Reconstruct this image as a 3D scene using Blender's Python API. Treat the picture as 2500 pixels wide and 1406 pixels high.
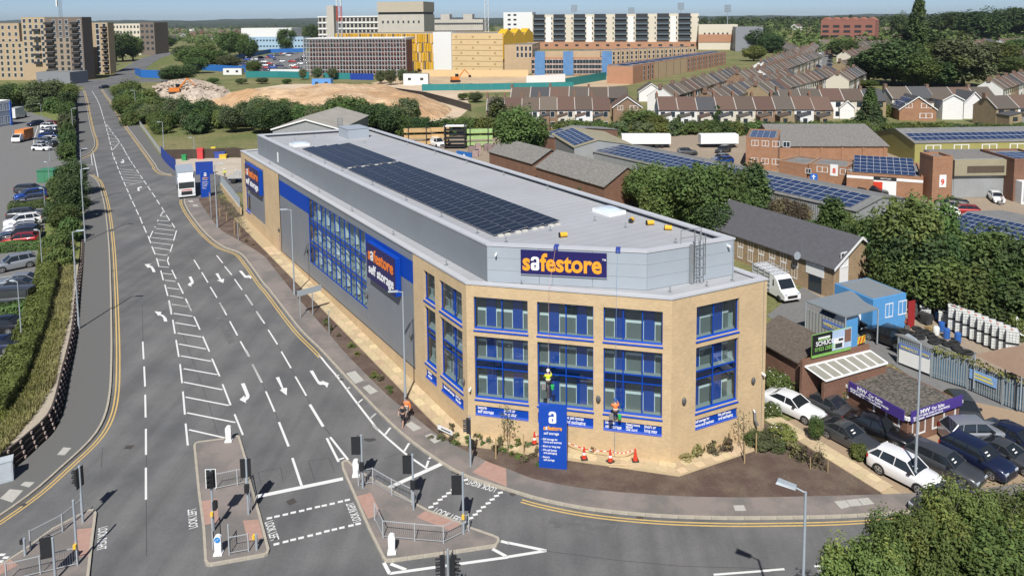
import bpy, bmesh, math, random
from mathutils import Vector, Matrix
random.seed(7)
sc = bpy.context.scene
for o in list(bpy.data.objects): bpy.data.objects.remove(o)
R = math.radians
# ---------------------------------------------------------------- camera
H = 30.0
F, PIT, ROL, PY, YB, PX = 1818.9, 0.0949023, -0.00765332, 219.43, 0.602381, 1313.41   # lens in photo pixels, solved from vanishing points
cd = bpy.data.cameras.new('camera'); cam = bpy.data.objects.new('camera', cd); sc.collection.objects.link(cam)
cd.sensor_width = 36; cd.lens = 36*F/2500; cd.shift_x = (1250-PX)/2500; cd.shift_y = -(703-PY)/2500
cd.clip_start = 0.5; cd.clip_end = 30000
cp, sp, cr, sr = math.cos(PIT), math.sin(PIT), math.cos(ROL), math.sin(ROL)
fw = Vector((0, cp, -sp)); up0 = Vector((0, sp, cp)); rt0 = Vector((1, 0, 0))
rt = cr*rt0 + sr*up0; up = -sr*rt0 + cr*up0
m = Matrix((rt, up, -fw)).transposed().to_4x4(); m.translation = (0, 0, H); cam.matrix_world = m
sc.camera = cam
# ---------------------------------------------------------------- world, sun, exposure
SUN_EL, SHADOW_AZ = R(49), R(86.0)          # shadows fall along this world azimuth
w = bpy.data.worlds.new('World'); sc.world = w; w.use_nodes = True
nt = w.node_tree; bg = nt.nodes['Background']
sky = nt.nodes.new('ShaderNodeTexSky'); sky.sky_type = 'NISHITA'; sky.sun_disc = False
sky.sun_elevation = SUN_EL; sky.sun_rotation = R(270) - SHADOW_AZ
sky.air_density = 0.45; sky.dust_density = 0.35; sky.ozone_density = 3.0; sky.altitude = 50
nt.links.new(sky.outputs[0], bg.inputs[0]); bg.inputs[1].default_value = 0.074
sl = bpy.data.lights.new('sun', 'SUN'); so = bpy.data.objects.new('sun', sl); sc.collection.objects.link(so)
sl.energy = 4.2; sl.angle = R(0.55); sl.color = (1, 0.97, 0.925)
sd = Vector((math.cos(SHADOW_AZ)*math.cos(SUN_EL), math.sin(SHADOW_AZ)*math.cos(SUN_EL), -math.sin(SUN_EL)))
so.rotation_euler = sd.to_track_quat('-Z', 'Y').to_euler(); so.location = (0, -60, 120)
vs = sc.view_settings; vs.view_transform = 'Standard'; vs.look = 'None'; vs.exposure = 0.42; vs.gamma = 1; vs.use_curve_mapping = False
try:
    sc.cycles.use_denoising = True; sc.cycles.max_bounces = 6; sc.cycles.transparent_max_bounces = 12; sc.cycles.caustics_reflective = False; sc.cycles.caustics_refractive = False
except Exception: pass
HAZE = 5e-5
# ---------------------------------------------------------------- photo pixel -> place
LD = Vector((-math.sin(YB), math.cos(YB), 0)); PD = Vector((math.cos(YB), math.sin(YB), 0))   # along / across the storage building
def UV(u, v, z=0): p = u*PD + v*LD; return Vector((p.x, p.y, z))
def vof(p): return p[0]*LD.x + p[1]*LD.y
def uof(p): return p[0]*PD.x + p[1]*PD.y
def hill(x, y):                            # the suburb on the right climbs to a low plateau
    if y < 560 or x < 200: return 0.0
    return min((y-560)*.024, 13)*min((x-200)/130, 1)*max(0, min(1, (3500-y)/1000))
def zg(x, y): return .0235*(min(max(x*LD.x + y*LD.y, 25), 115) - 45) + hill(x, y)       # the road rises gently away from the junction
def ray(x, y):
    a, b = (x-PX)/F, -(y-PY)/F
    return rt*a + up*b + fw
def az(x, y, z):                           # point at height z seen at pixel x,y
    d = ray(x, y); t = (z-H)/d.z
    return Vector((d.x*t, d.y*t, z))
def gp(x, y):
    z = 0
    for i in range(14): p = az(x, y, z); z = zg(p.x, p.y)
    return Vector((p.x, p.y, z))
def topz(base, x, y):                      # height of the point straight above base that shows at pixel row y
    d = ray(x, y); t = math.hypot(base.x, base.y)/math.hypot(d.x, d.y)
    return H + d.z*t
def wp(A, B, x, y):                        # pixel -> (distance along A->B, height) on the vertical plane through A and B
    d = ray(x, y); e = Vector((B.x-A.x, B.y-A.y, 0)).normalized(); k = -e.x*d.y+e.y*d.x
    s = (-A.x*-d.y+A.y*-d.x)/k; t = (e.x*-A.y+e.y*A.x)/k
    return s, H+d.z*t
ZO = dict(a=(0,0), b=(600,0), c=(1200,0), d=(1840,0), e=(0,360), f=(0,740), g=(0,1006), h=(600,1006), i=(1240,1006), j=(1860,1006), k=(1860,640), l=(1860,300), m=(1240,300), n=(1240,650), o=(600,650), p=(400,260))
def zp(z, x, y): o = ZO[z]; return o[0]+x/3.5156, o[1]+y/3.5156
def zq(z, pts): return [zp(z, *q) for q in pts]
# ---------------------------------------------------------------- materials
MT = {}
def mat(name, col=(.5,.5,.5), rough=.75, var=.12, scale=2.0, bump=0.0, bscale=40, metal=0, rnd=0, kind=None, spec=.5, col2=None, det=4, **kw):
    if name in MT: return MT[name]
    m = bpy.data.materials.new(name); m.use_nodes = True; n = m.node_tree.nodes; l = m.node_tree.links
    b = n['Principled BSDF']; b.inputs['Roughness'].default_value = rough; b.inputs['Metallic'].default_value = metal
    b.inputs['Specular IOR Level'].default_value = spec
    c4 = (*col, 1); b.inputs['Base Color'].default_value = c4; m.diffuse_color = c4
    tc = n.new('ShaderNodeTexCoord'); out = None
    if kind == 'brick':
        bt = n.new('ShaderNodeTexBrick'); mp = n.new('ShaderNodeMapping'); sx = n.new('ShaderNodeSeparateXYZ'); cx = n.new('ShaderNodeCombineXYZ'); ad = n.new('ShaderNodeMath')
        l.new(tc.outputs['Object'], sx.inputs[0]); ad.operation = 'ADD'; l.new(sx.outputs[0], ad.inputs[0]); l.new(sx.outputs[1], ad.inputs[1])
        l.new(ad.outputs[0], cx.inputs[0]); l.new(sx.outputs[2], cx.inputs[1]); l.new(cx.outputs[0], bt.inputs['Vector'])
        bt.inputs['Scale'].default_value = 1; bt.inputs['Brick Width'].default_value = .225; bt.inputs['Row Height'].default_value = .075; bt.inputs['Mortar Size'].default_value = .006
        bt.inputs['Color1'].default_value = c4; bt.inputs['Color2'].default_value = (*[x*kw.get('b2', .78) for x in col], 1)
        bt.inputs['Mortar'].default_value = (*kw.get('mortar', [min(1, x*1.1) for x in col]), 1); out = bt.outputs[0]
        bt.offset = .5
    elif kind == 'ribs':                     # corrugated / standing seams along an axis
        wv = n.new('ShaderNodeTexWave'); mp = n.new('ShaderNodeMapping'); l.new(tc.outputs['Object'], mp.inputs[0]); l.new(mp.outputs[0], wv.inputs[0])
        wv.bands_direction = kw.get('dir', 'X'); wv.inputs['Scale'].default_value = kw.get('ws', 1.5); wv.inputs['Distortion'].default_value = 0
        bp = n.new('ShaderNodeBump'); bp.inputs['Strength'].default_value = .6; bp.inputs['Distance'].default_value = kw.get('depth', .03); l.new(wv.outputs[1], bp.inputs['Height']); l.new(bp.outputs[0], b.inputs['Normal'])
    nz = n.new('ShaderNodeTexNoise'); nz.inputs['Scale'].default_value = scale; nz.inputs['Detail'].default_value = det; nz.inputs['Roughness'].default_value = .6
    l.new(tc.outputs['Object'], nz.inputs['Vector'])
    if col2 is not None:
        rp = n.new('ShaderNodeValToRGB'); rp.color_ramp.elements[0].position = kw.get('r0', .4); rp.color_ramp.elements[1].position = kw.get('r1', .6)
        rp.color_ramp.elements[0].color = c4; rp.color_ramp.elements[1].color = (*col2, 1); l.new(nz.outputs[0], rp.inputs[0])
        if out is None: out = rp.outputs[0]
    if var or rnd:
        hv = n.new('ShaderNodeHueSaturation')
        if out is not None: l.new(out, hv.inputs['Color'])
        else: hv.inputs['Color'].default_value = c4
        mr = n.new('ShaderNodeMapRange'); mr.inputs[1].default_value = .25; mr.inputs[2].default_value = .75; mr.inputs[3].default_value = 1-var; mr.inputs[4].default_value = 1+var
        n2 = nz
        if col2 is not None or kw.get('s2'):
            n2 = n.new('ShaderNodeTexNoise'); n2.inputs['Scale'].default_value = kw.get('s2', scale*6); n2.inputs['Detail'].default_value = 5; l.new(tc.outputs['Object'], n2.inputs['Vector'])
        l.new(n2.outputs[0], mr.inputs[0])
        v = mr.outputs[0]
        if rnd:
            oi = n.new('ShaderNodeObjectInfo'); r2 = n.new('ShaderNodeMapRange'); r2.inputs[3].default_value = 1-rnd; r2.inputs[4].default_value = 1+rnd; l.new(oi.outputs['Random'], r2.inputs[0])
            mu = n.new('ShaderNodeMath'); mu.operation = 'MULTIPLY'; l.new(v, mu.inputs[0]); l.new(r2.outputs[0], mu.inputs[1]); v = mu.outputs[0]
            if kw.get('hrnd'):
                r3 = n.new('ShaderNodeMapRange'); r3.inputs[3].default_value = .5-kw['hrnd']; r3.inputs[4].default_value = .5+kw['hrnd']
                wn = n.new('ShaderNodeMath'); wn.operation = 'FRACT'; w2 = n.new('ShaderNodeMath'); w2.operation = 'MULTIPLY'; w2.inputs[1].default_value = 7.31
                l.new(oi.outputs['Random'], w2.inputs[0]); l.new(w2.outputs[0], wn.inputs[0]); l.new(wn.outputs[0], r3.inputs[0]); l.new(r3.outputs[0], hv.inputs['Hue'])
        l.new(v, hv.inputs['Value']); l.new(hv.outputs[0], b.inputs['Base Color'])
    if bump:
        bn = n.new('ShaderNodeTexNoise'); bn.inputs['Scale'].default_value = bscale; bn.inputs['Detail'].default_value = 3; l.new(tc.outputs['Object'], bn.inputs['Vector'])
        bp = n.new('ShaderNodeBump'); bp.inputs['Strength'].default_value = min(1, bump*2); bp.inputs['Distance'].default_value = kw.get('bd', .03); l.new(bn.outputs[0], bp.inputs['Height']); l.new(bp.outputs[0], b.inputs['Normal'])
    if kw.get('streak'):                     # wheel tracks and laying joints running along the road
        mp = n.new('ShaderNodeMapping'); mp.inputs['Rotation'].default_value = (0,0,-YB-.12); mp.inputs['Scale'].default_value = (.75,.03,1); l.new(tc.outputs['Object'], mp.inputs[0]); sn = n.new('ShaderNodeTexNoise'); sn.inputs['Scale'].default_value = 1; sn.inputs['Detail'].default_value = 5; l.new(mp.outputs[0], sn.inputs['Vector'])
        sr_ = n.new('ShaderNodeMapRange'); sr_.inputs[1].default_value = .3; sr_.inputs[2].default_value = .7; sr_.inputs[3].default_value = 1-kw['streak']; sr_.inputs[4].default_value = 1+kw['streak']; l.new(sn.outputs[0], sr_.inputs[0]); h2 = n.new('ShaderNodeHueSaturation'); l.new(b.inputs['Base Color'].links[0].from_socket, h2.inputs['Color']); l.new(sr_.outputs[0], h2.inputs['Value']); l.new(h2.outputs[0], b.inputs['Base Color'])
    if kw.get('coat'): b.inputs['Coat Weight'].default_value = kw['coat']; b.inputs['Coat Roughness'].default_value = .05
    if kw.get('alpha'): b.inputs['Alpha'].default_value = kw['alpha']
    MT[name] = m; return m
def glassmat(name, tint, refl=.12, trans=.75, rough=.02):
    if name in MT: return MT[name]
    m = bpy.data.materials.new(name); m.use_nodes = True; n = m.node_tree.nodes; l = m.node_tree.links; n.clear()
    o = n.new('ShaderNodeOutputMaterial'); mx = n.new('ShaderNodeMixShader'); gl = n.new('ShaderNodeBsdfGlossy'); tr = n.new('ShaderNodeBsdfTransparent'); df = n.new('ShaderNodeBsdfDiffuse'); m2 = n.new('ShaderNodeMixShader')
    fr = n.new('ShaderNodeLayerWeight'); fr.inputs[0].default_value = .5; pw = n.new('ShaderNodeMath'); pw.operation = 'POWER'; pw.inputs[1].default_value = 4
    ad = n.new('ShaderNodeMath'); ad.operation = 'MULTIPLY_ADD'; ad.use_clamp = True; ad.inputs[1].default_value = .6; ad.inputs[2].default_value = refl
    l.new(fr.outputs['Facing'], pw.inputs[0]); l.new(pw.outputs[0], ad.inputs[0]); l.new(ad.outputs[0], mx.inputs[0]); gl.inputs['Roughness'].default_value = rough; gl.inputs[0].default_value = (.9,.95,1,1)
    tr.inputs[0].default_value = (*tint, 1); df.inputs[0].default_value = (tint[0]*.15, tint[1]*.15, tint[2]*.15, 1)
    m2.inputs[0].default_value = 1-trans; l.new(tr.outputs[0], m2.inputs[1]); l.new(df.outputs[0], m2.inputs[2])
    l.new(m2.outputs[0], mx.inputs[1]); l.new(gl.outputs[0], mx.inputs[2]); l.new(mx.outputs[0], o.inputs[0]); MT[name] = m; return m
# ---------------------------------------------------------------- mesh helpers
class MB:
    def __init__(s): s.v = []; s.f = []; s.mi = []; s.sm = []
    def add(s, vs, fs, mi=0, smooth=False):
        k = len(s.v); s.v += [tuple(v) for v in vs]; s.f += [tuple(i+k for i in f) for f in fs]; s.mi += [mi]*len(fs); s.sm += [smooth]*len(fs); return s
    def box(s, x0, x1, y0, y1, z0, z1, mi=0, M=None):
        v = [(x0,y0,z0),(x1,y0,z0),(x1,y1,z0),(x0,y1,z0),(x0,y0,z1),(x1,y0,z1),(x1,y1,z1),(x0,y1,z1)]
        if M: v = [M @ Vector(q) for q in v]
        return s.add(v, [(3,2,1,0),(4,5,6,7),(0,1,5,4),(1,2,6,5),(2,3,7,6),(3,0,4,7)], mi)
    def quad(s, a, b, c, d, mi=0): return s.add([a,b,c,d], [(0,1,2,3)], mi)
    def poly(s, pts, mi=0): return s.add(pts, [tuple(range(len(pts)))], mi)
    def prism(s, pts, z0, z1, mi=0, cap=True):
        n = len(pts); ar = sum(pts[i][0]*pts[(i+1)%n][1]-pts[(i+1)%n][0]*pts[i][1] for i in range(n))
        if ar < 0: pts = pts[::-1]
        v = [(p[0],p[1],z0+(p[2] if len(p)>2 else 0)) for p in pts] + [(p[0],p[1],z1+(p[2] if len(p)>2 else 0)) for p in pts]
        f = [(i,(i+1)%n,n+(i+1)%n,n+i) for i in range(n)] + ([tuple(range(n,2*n)), tuple(range(n-1,-1,-1))] if cap else [])
        return s.add(v, f, mi)
    def tube(s, p0, p1, r0, r1=None, n=6, mi=0, cap=True):
        r1 = r0 if r1 is None else r1
        p0 = Vector(p0); p1 = Vector(p1); d = (p1-p0); 
        if d.length < 1e-6: return s
        d.normalize(); a = d.orthogonal().normalized(); b = d.cross(a); v = []
        for p, r in ((p0,r0),(p1,r1)):
            for i in range(n): t = 2*math.pi*i/n; v.append(p + r*(math.cos(t)*a + math.sin(t)*b))
        f = [(i,(i+1)%n,n+(i+1)%n,n+i) for i in range(n)]
        k = len(s.f); s.add(v, f, mi, n > 5)
        if cap: s.add(v[:n][::-1] + v[n:], [tuple(range(n)), tuple(range(n,2*n))], mi)
        return s
    def path(s, pts, r, n=6, mi=0):
        for a, b in zip(pts, pts[1:]): s.tube(a, b, r, r, n, mi)
        return s
    def lathe(s, prof, n=12, mi=0, c=(0,0,0), smooth=True):
        v = []; k = len(prof)
        for r, z in prof:
            for i in range(n): t = 2*math.pi*i/n; v.append((c[0]+r*math.cos(t), c[1]+r*math.sin(t), c[2]+z))
        f = [(j*n+i, j*n+(i+1)%n, (j+1)*n+(i+1)%n, (j+1)*n+i) for j in range(k-1) for i in range(n)]
        s.add(v, f, mi, smooth); return s.add(v[-n:], [tuple(range(n))], mi)
    def sph(s, c, rx, ry, rz, n=8, k=6, mi=0):
        return s.lathe([(math.sin(math.pi*j/k)+1e-4, -math.cos(math.pi*j/k)) for j in range(k+1)], n, mi) if False else s._sph(c, rx, ry, rz, n, k, mi)
    def _sph(s, c, rx, ry, rz, n, k, mi):
        v = []
        for j in range(k+1):
            a = math.pi*j/k
            for i in range(n): t = 2*math.pi*i/n; v.append((c[0]+rx*math.sin(a)*math.cos(t), c[1]+ry*math.sin(a)*math.sin(t), c[2]-rz*math.cos(a)))
        return s.add(v, [(j*n+i, j*n+(i+1)%n, (j+1)*n+(i+1)%n, (j+1)*n+i) for j in range(k) for i in range(n)], mi, True)
    def xf(s, M):
        s.v = [tuple(M @ Vector(v)) for v in s.v]; return s
    def mesh(s, name, mats):
        me = bpy.data.meshes.new(name); me.from_pydata(s.v, [], s.f); mats = mats if isinstance(mats, (list, tuple)) else [mats]
        for q in mats: me.materials.append(q)
        if len(mats) > 1: me.polygons.foreach_set('material_index', s.mi)
        if any(s.sm): me.polygons.foreach_set('use_smooth', s.sm)
        me.update(); return me
COL = sc.collection
WM = {}
def ob(name, me, parent=None, M=None):
    o = bpy.data.objects.new(name, me); COL.objects.link(o); M = M or Matrix.Identity(4)
    if parent:
        o.parent = parent; o.matrix_local = M; WM[o.name] = WM[parent.name] @ M
    else: o.matrix_world = M; WM[o.name] = M
    return o
def obw(name, me, parent, Mw):               # child given in world coordinates
    return ob(name, me, parent, WM[parent.name].inverted() @ Mw)
def TR(p, rz=0, s=1): 
    S = Matrix.Diagonal((*(s if isinstance(s, (tuple, list)) else (s, s, s)), 1))
    return Matrix.Translation(p) @ Matrix.Rotation(rz, 4, 'Z') @ S
def tag(o, label, cat, group=None):
    o['label'] = label; o['category'] = cat
    if group: o['group'] = group
    return o
def thing(name, label, cat, loc=(0,0,0), rz=0, group=None, s=1):
    return tag(ob(name, None, None, TR(loc, rz, s)), label, cat, group)
def struct(name, me, M=None): o = ob(name, me, None, M); o['kind'] = 'structure'; return o
def omat(o, m, i=0):
    o.material_slots[i].link = 'OBJECT'; o.material_slots[i].material = m
def copytree(root, M, label=None):
    c = root.copy(); COL.objects.link(c); c.matrix_world = M; WM[c.name] = M
    if label: c['label'] = label
    for ch in root.children:
        d = ch.copy(); COL.objects.link(d); d.parent = c; d.matrix_local = ch.matrix_local; WM[d.name] = M
        for g in ch.children:
            e = g.copy(); COL.objects.link(e); e.parent = d; e.matrix_local = g.matrix_local; WM[e.name] = M
    return c
TXT = {}
def textmesh(body, mats, size=1, bold=.0, ext=.01, xs=1, align='LEFT', shear=0):
    key = (body, size, bold, xs, align)
    cu = bpy.data.curves.new('txt', 'FONT'); cu.body = body; cu.size = size; cu.offset = bold; cu.extrude = ext; cu.align_x = align; cu.resolution_u = 3; cu.shear = shear
    o = bpy.data.objects.new('txt', cu); COL.objects.link(o);
    me = bpy.data.meshes.new_from_object(o); bpy.data.objects.remove(o); bpy.data.curves.remove(cu)
    me.transform(Matrix.Diagonal((xs, 1, 1, 1))); me.materials.clear(); me.materials.append(mats); return me
def width(me): return (min(v.co.x for v in me.vertices), max(v.co.x for v in me.vertices))
ROTX = Matrix.Rotation(R(90), 4, 'X')
def sheet(name, pts, off, m, parent=None, thick=0, res=None):
    """flat ground sheet following the slope; pts are world xy"""
    bm = bmesh.new(); bm.faces.new([bm.verts.new((p[0], p[1], 0)) for p in pts])
    for v in (25, 115):
        bmesh.ops.bisect_plane(bm, geom=bm.verts[:]+bm.edges[:]+bm.faces[:], plane_co=LD*v, plane_no=LD)
    bmesh.ops.recalc_face_normals(bm, faces=bm.faces)
    if bm.faces and sum(f.normal.z for f in bm.faces) < 0: bmesh.ops.reverse_faces(bm, faces=bm.faces)
    if thick:
        r = bmesh.ops.extrude_face_region(bm, geom=bm.faces[:]); 
        for v in [g for g in r['geom'] if isinstance(g, bmesh.types.BMVert)]: v.co.z += thick
        bmesh.ops.recalc_face_normals(bm, faces=bm.faces)
    for v in bm.verts: v.co.z += zg(v.co.x, v.co.y) + off
    me = bpy.data.meshes.new(name); bm.to_mesh(me); bm.free(); me.materials.append(m)
    o = ob(name, me, parent); 
    if not parent: o['kind'] = 'structure'
    return o
def spline(pts, n=6):
    """Catmull-Rom through points"""
    P = [Vector((p[0], p[1], 0)) for p in pts]; P = [2*P[0]-P[1]] + P + [2*P[-1]-P[-2]]; o = []
    for i in range(1, len(P)-2):
        for k in range(n):
            t = k/n; a, b, c, d = P[i-1:i+3]
            o.append(.5*((2*b)+(c-a)*t+(2*a-5*b+4*c-d)*t*t+(3*b-a-3*c+d)*t**3))
    return o + [P[-2]]
def offset(line, d):
    o = []
    for i, p in enumerate(line):
        a = line[max(i-1,0)]; b = line[min(i+1,len(line)-1)]; t = (b-a).normalized(); o.append(p + Vector((-t.y, t.x, 0))*d)
    return o
# ================================================================ ground, roads, pavements
A_ASPH = mat('asphalt', (.108,.109,.111), .9, .10, .22, bump=.25, bscale=55, s2=7, col2=(.150,.148,.145), r0=.36, r1=.64, streak=.16)
A_FOOT = mat('footway_asphalt', (.128,.127,.122), .9, .12, .5, bump=.2, bscale=60, s2=14)
A_FOOTP = mat('footway_pinkish', (.235,.20,.18), .9, .12, .35, bump=.2, bscale=60, s2=14, col2=(.165,.152,.14), r0=.42, r1=.58)
A_KERB = mat('kerb_concrete', (.40,.36,.29), .9, .18, 4, bump=.2)
A_LINE = mat('white_road_paint', (.68,.68,.66), .7, .14, 9, col2=(.42,.42,.41), r0=.62, r1=.75)
A_YEL = mat('yellow_road_paint', (.56,.39,.14), .75, .18, 5)
A_TACT = mat('tactile_paving', (.40,.25,.20), .9, .12, 3, bump=.5, bscale=25)
A_COVER = mat('utility_cover', (.42,.41,.37), .8, .12, 5)
A_IRON = mat('iron_cover', (.07,.06,.055), .7, .2, 12)
A_GRASS = mat('rough_grass', (.13,.15,.045), .95, .35, .05, bump=.8, bscale=3, col2=(.21,.19,.08), r0=.38, r1=.62, s2=2.2, bd=.3)
A_SOIL = mat('bark_mulch', (.105,.068,.052), .95, .4, .5, bump=1, bscale=18, col2=(.19,.145,.105), r0=.42, r1=.75, s2=16, bd=.08)
A_GRAV = mat('pale_gravel', (.42,.36,.28), .95, .35, 30, bump=.8, bscale=30, s2=24)
A_SLAB = mat('buff_paving', (.52,.41,.255), .85, .14, 2.5, rnd=.16, hrnd=.012)
A_TAR = mat('yard_tarmac', (.17,.168,.163), .92, .14, .25, bump=.2, bscale=30, s2=3)
A_TAN = mat('yard_concrete', (.30,.24,.175), .92, .14, .3, bump=.2, bscale=30, s2=3)
PLAT = 1.66
def gl(x, y, z=PLAT): return az(x, y, z)
BIG = 9000
ground = struct('ground', None) if False else sheet('ground', [(-BIG,-400),(BIG,-400),(BIG,9300),(-BIG,9300)], -.06, A_GRASS)
hm_ = MB(); gx = [200+i*55 for i in range(50)]; gy = [560+j*60 for j in range(50)]; hm_.add([(x,y,zg(x,y)-.1-(hill(x,y) <= 0)*.2) for y in gy for x in gx], [(j*50+i,j*50+i+1,(j+1)*50+i+1,(j+1)*50+i) for j in range(49) for i in range(49)], 0, True); struct('hillside', hm_.mesh('hillside', A_GRASS))
KL = spline([gp(*q) for q in [(218,428),(238,445),(250,480),(258,520),(266,600),(270,700),(272,800),(272,880),(268,960),(254,1022),(222,1075),(150,1143),(70,1212),(-60,1300),(-220,1390)]])
KLF = spline([gp(*q) for q in [(203,222),(210,250),(216,285),(223,320),(231,345),(229,362),(214,378),(186,390)]])
FLN = spline([gp(*q) for q in [(196,424),(205,470),(207,592),(195,760),(188,834),(170,925),(155,1004),(136,1053),(97,1093),(51,1135),(-30,1195),(-260,1330)]])
FLF = spline([gp(*q) for q in [(183,222),(185,260),(187,300),(186,388)]])
KR1 = spline([gp(*q) for q in [(250,218),(262,236),(275,253),(303,299),(338,347),(377,400),(383,412),(398,424),(428,429)]])
FR1 = spline([gp(*q) for q in [(282,216),(292,240),(303,262),(325,288),(362,340),(398,390),(428,420)]])
KR2 = spline([gp(*q) for q in [(450,487),(452,500),(468,528),(502,570),(542,602),(585,619),(609,645),(644,694),(660,712),(731,803),(785,857),(856,934),(927,1009),(998,1074),(1078,1131),(1140,1165),(1240,1197),(1325,1222),(1445,1245),(1595,1260),(1752,1266),(1880,1266),(2059,1262),(2238,1250),(2429,1233),(2620,1212)]])
FR2 = spline([gp(*q) for q in [(486,487),(490,499),(532,556),(580,587),(640,624),(668,656),(725,727),(799,812),(845,866),(941,963),(1004,1014),(1083,1074),(1186,1128),(1240,1148),(1311,1174),(1439,1197),(1610,1212),(1752,1217),(1880,1217),(2153,1210),(2300,1203),(2400,1195),(2640,1165)]])
jL, jR = gp(196,395), gp(196,424)
road = sheet('road', KLF[:-1] + [gp(150,398), gp(150,418)] + KL + [Vector((-70,20,0)), Vector((-70,-40,0)), Vector((90,-40,0)), Vector((90,20,0))] + KR2[::-1] + [gp(488,487), gp(560,470), gp(700,470), gp(700,400), gp(470,405)] + KR1[::-1] + [gp(243,212), gp(205,212)], .0, A_ASPH)
side = sheet('estate_road', [gp(1872,770), gp(1960,700), gp(2150,810), gp(2255,870), gp(2520,1005), gp(2700,1100), gp(2700,1210), gp(2480,1170), gp(2330,990), gp(2180,890), gp(2060,850), gp(1950,820)], -.02, A_TAR)
fl = sheet('footway_left', KL + FLN[::-1], 0, A_FOOT, thick=.12)
flf = sheet('footway_left_far', KLF + FLF[::-1], 0, A_FOOT, thick=.12)
fr1 = sheet('footway_right_far', KR1 + FR1[::-1], 0, A_FOOT, thick=.12)
fr2 = sheet('footway_right', KR2 + FR2[::-1], 0, A_FOOTP, thick=.12)
def strip(mb, line, d0, d1, off):
    a, b = offset(line, d0), offset(line, d1)
    for i in range(len(line)-1):
        q = [a[i], a[i+1], b[i+1], b[i]]
        mb.quad(*[(p.x, p.y, zg(p.x, p.y)+off) for p in q])
def resample(line, step):
    out = [line[0]]; acc = 0
    for a, b in zip(line, line[1:]):
        L = (b-a).length; t = step-acc
        while t <= L: out.append(a.lerp(b, t/L)); t += step
        acc = (acc+L) % step if L else acc
        acc = L-(t-step)
    return out
KS = MB().box(-.49,.49,-.075,.075,-.05,.145).mesh('kerb_stone', A_KERB)
def kerbs(parent, line, d, step=1.0, lim=400):
    pts = resample(offset(line, d), step)
    for a, b in list(zip(pts, pts[1:]))[:lim]:
        c = (a+b)/2; t = b-a; sl_ = (zg(b.x,b.y)-zg(a.x,a.y))/max(.01,t.length)
        ob('kerb_stone', KS, parent, Matrix.Translation((c.x,c.y,zg(c.x,c.y))) @ Matrix.Rotation(math.atan2(t.y,t.x),4,'Z') @ Matrix.Rotation(-math.atan(sl_),4,'Y') @ Matrix.Diagonal((t.length,1,1,1)))
kerbs(fl, KL, .0); kerbs(fr2, KR2, .0); kerbs(fr1, KR1, 0, 1.6); kerbs(flf, KLF, 0, 1.6)
# yellow lines painted along the kerbs
def yel(line, sgn, i0=0, i1=None):
    l = line[i0:i1]
    for d in (.34, .58):
        mb = MB(); strip(mb, l, sgn*d, sgn*(d+.11), .008); ob('yellow_line', mb.mesh('yellow_line', A_YEL), road)
yel(KL, 1); yel(KLF, 1); yel(KR1, -1); yel(KR2, -1, 0, 62); yel(KR2, -1, 99)
def dash(p, q, wd=.13, name='lane_dash', m=None):
    a, b = gp(*p), gp(*q); t = (b-a).normalized(); n = Vector((-t.y, t.x, 0))*wd/2
    ob(name, MB().quad(*[(v.x, v.y, zg(v.x, v.y)+.008) for v in (a-n, b-n, b+n, a+n)]).mesh(name, m or A_LINE), road)
def lines(z, data, wd=.13, name='lane_dash'):
    for x0, y0, x1, y1 in data: dash(zp(z,x0,y0), zp(z,x1,y1), wd, name)
lines('f', [(1225,330,1233,480),(1237,543,1245,715),(1246,785,1250,980),(1252,1077,1253,1300),(1452,0,1472,97),(1483,143,1502,262),(1511,315,1535,460),(1545,523,1563,685),(1570,757,1587,955),(1593,1032,1612,1220),(1610,0,1643,67),(1665,115,1716,228),(1740,285,1797,415),(1820,477,1885,627),(1910,695,1980,875),(2013,952,2085,1130),(1887,0,1945,103),(1972,155,2038,277),(2063,327,2138,460),(2167,525,2245,680),(2200,70,2250,150)])
lines('g', [(1252,475,1253,750)])
lines('e', [(1344,950,1365,1025),(1380,1057,1402,1140),(1415,1178,1440,1275),(1450,1313,1472,1406),(1303,850,1332,918),(1270,760,1295,822),(1232,675,1256,732),(1200,597,1222,655),(1167,530,1190,580),(1135,462,1160,512),(1108,402,1128,447),(1085,350,1103,388),(1062,297,1080,335),(1040,247,1057,282),(1022,203,1037,235),(1005,160,1017,190),(992,118,1003,147),(978,80,987,107),(1475,1052,1512,1128),(1528,1163,1573,1255),(1592,1297,1643,1403),(1447,940,1437,972),(1437,972,1452,1010),(1515,713,1490,800),(1482,832,1460,897),(1475,650,1500,690),(1427,580,1457,628),(1388,515,1412,557),(1345,450,1370,490),(1305,390,1333,430),(1268,335,1292,370),(1235,287,1257,318),(1203,240,1225,270),(1170,193,1193,222),(1143,150,1163,178),(1117,112,1137,140),(1093,72,1112,98),(1073,35,1090,62),(1055,0,1068,22),(1407,540,1375,590),(1358,622,1328,688),(1312,717,1283,780),(1665,965,1715,1045),(1732,1072,1785,1160),(1805,1197,1862,1290),(1885,1333,1930,1406),(1860,927,1912,993),(1928,1020,1990,1095),(2013,1130,2078,1222),(2105,1262,2168,1355)])
lines('e', [(780,50,792,150),(795,30,843,255),(715,153,812,150)], .12)
lines('e', [(1375,590,1428,596),(1365,627,1450,634),(1352,658,1475,674),(1340,697,1498,714),(1325,735,1487,752),(1297,773,1482,793),(1303,815,1468,835),(1320,860,1455,880),(1340,915,1437,926),(1358,965,1425,972),(1372,1023,1450,1029),(1395,1080,1478,1090),(1415,1140,1507,1150),(1437,1205,1540,1218),(1457,1272,1573,1293),(1478,1348,1610,1365),(1030,165,1135,150),(1025,187,1150,197),(1035,210,1178,218),(1045,232,1200,242),(1055,257,1222,268),(1063,280,1215,292),(1075,305,1150,313),(1090,330,1235,293)], .13, 'hatch_line')
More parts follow.
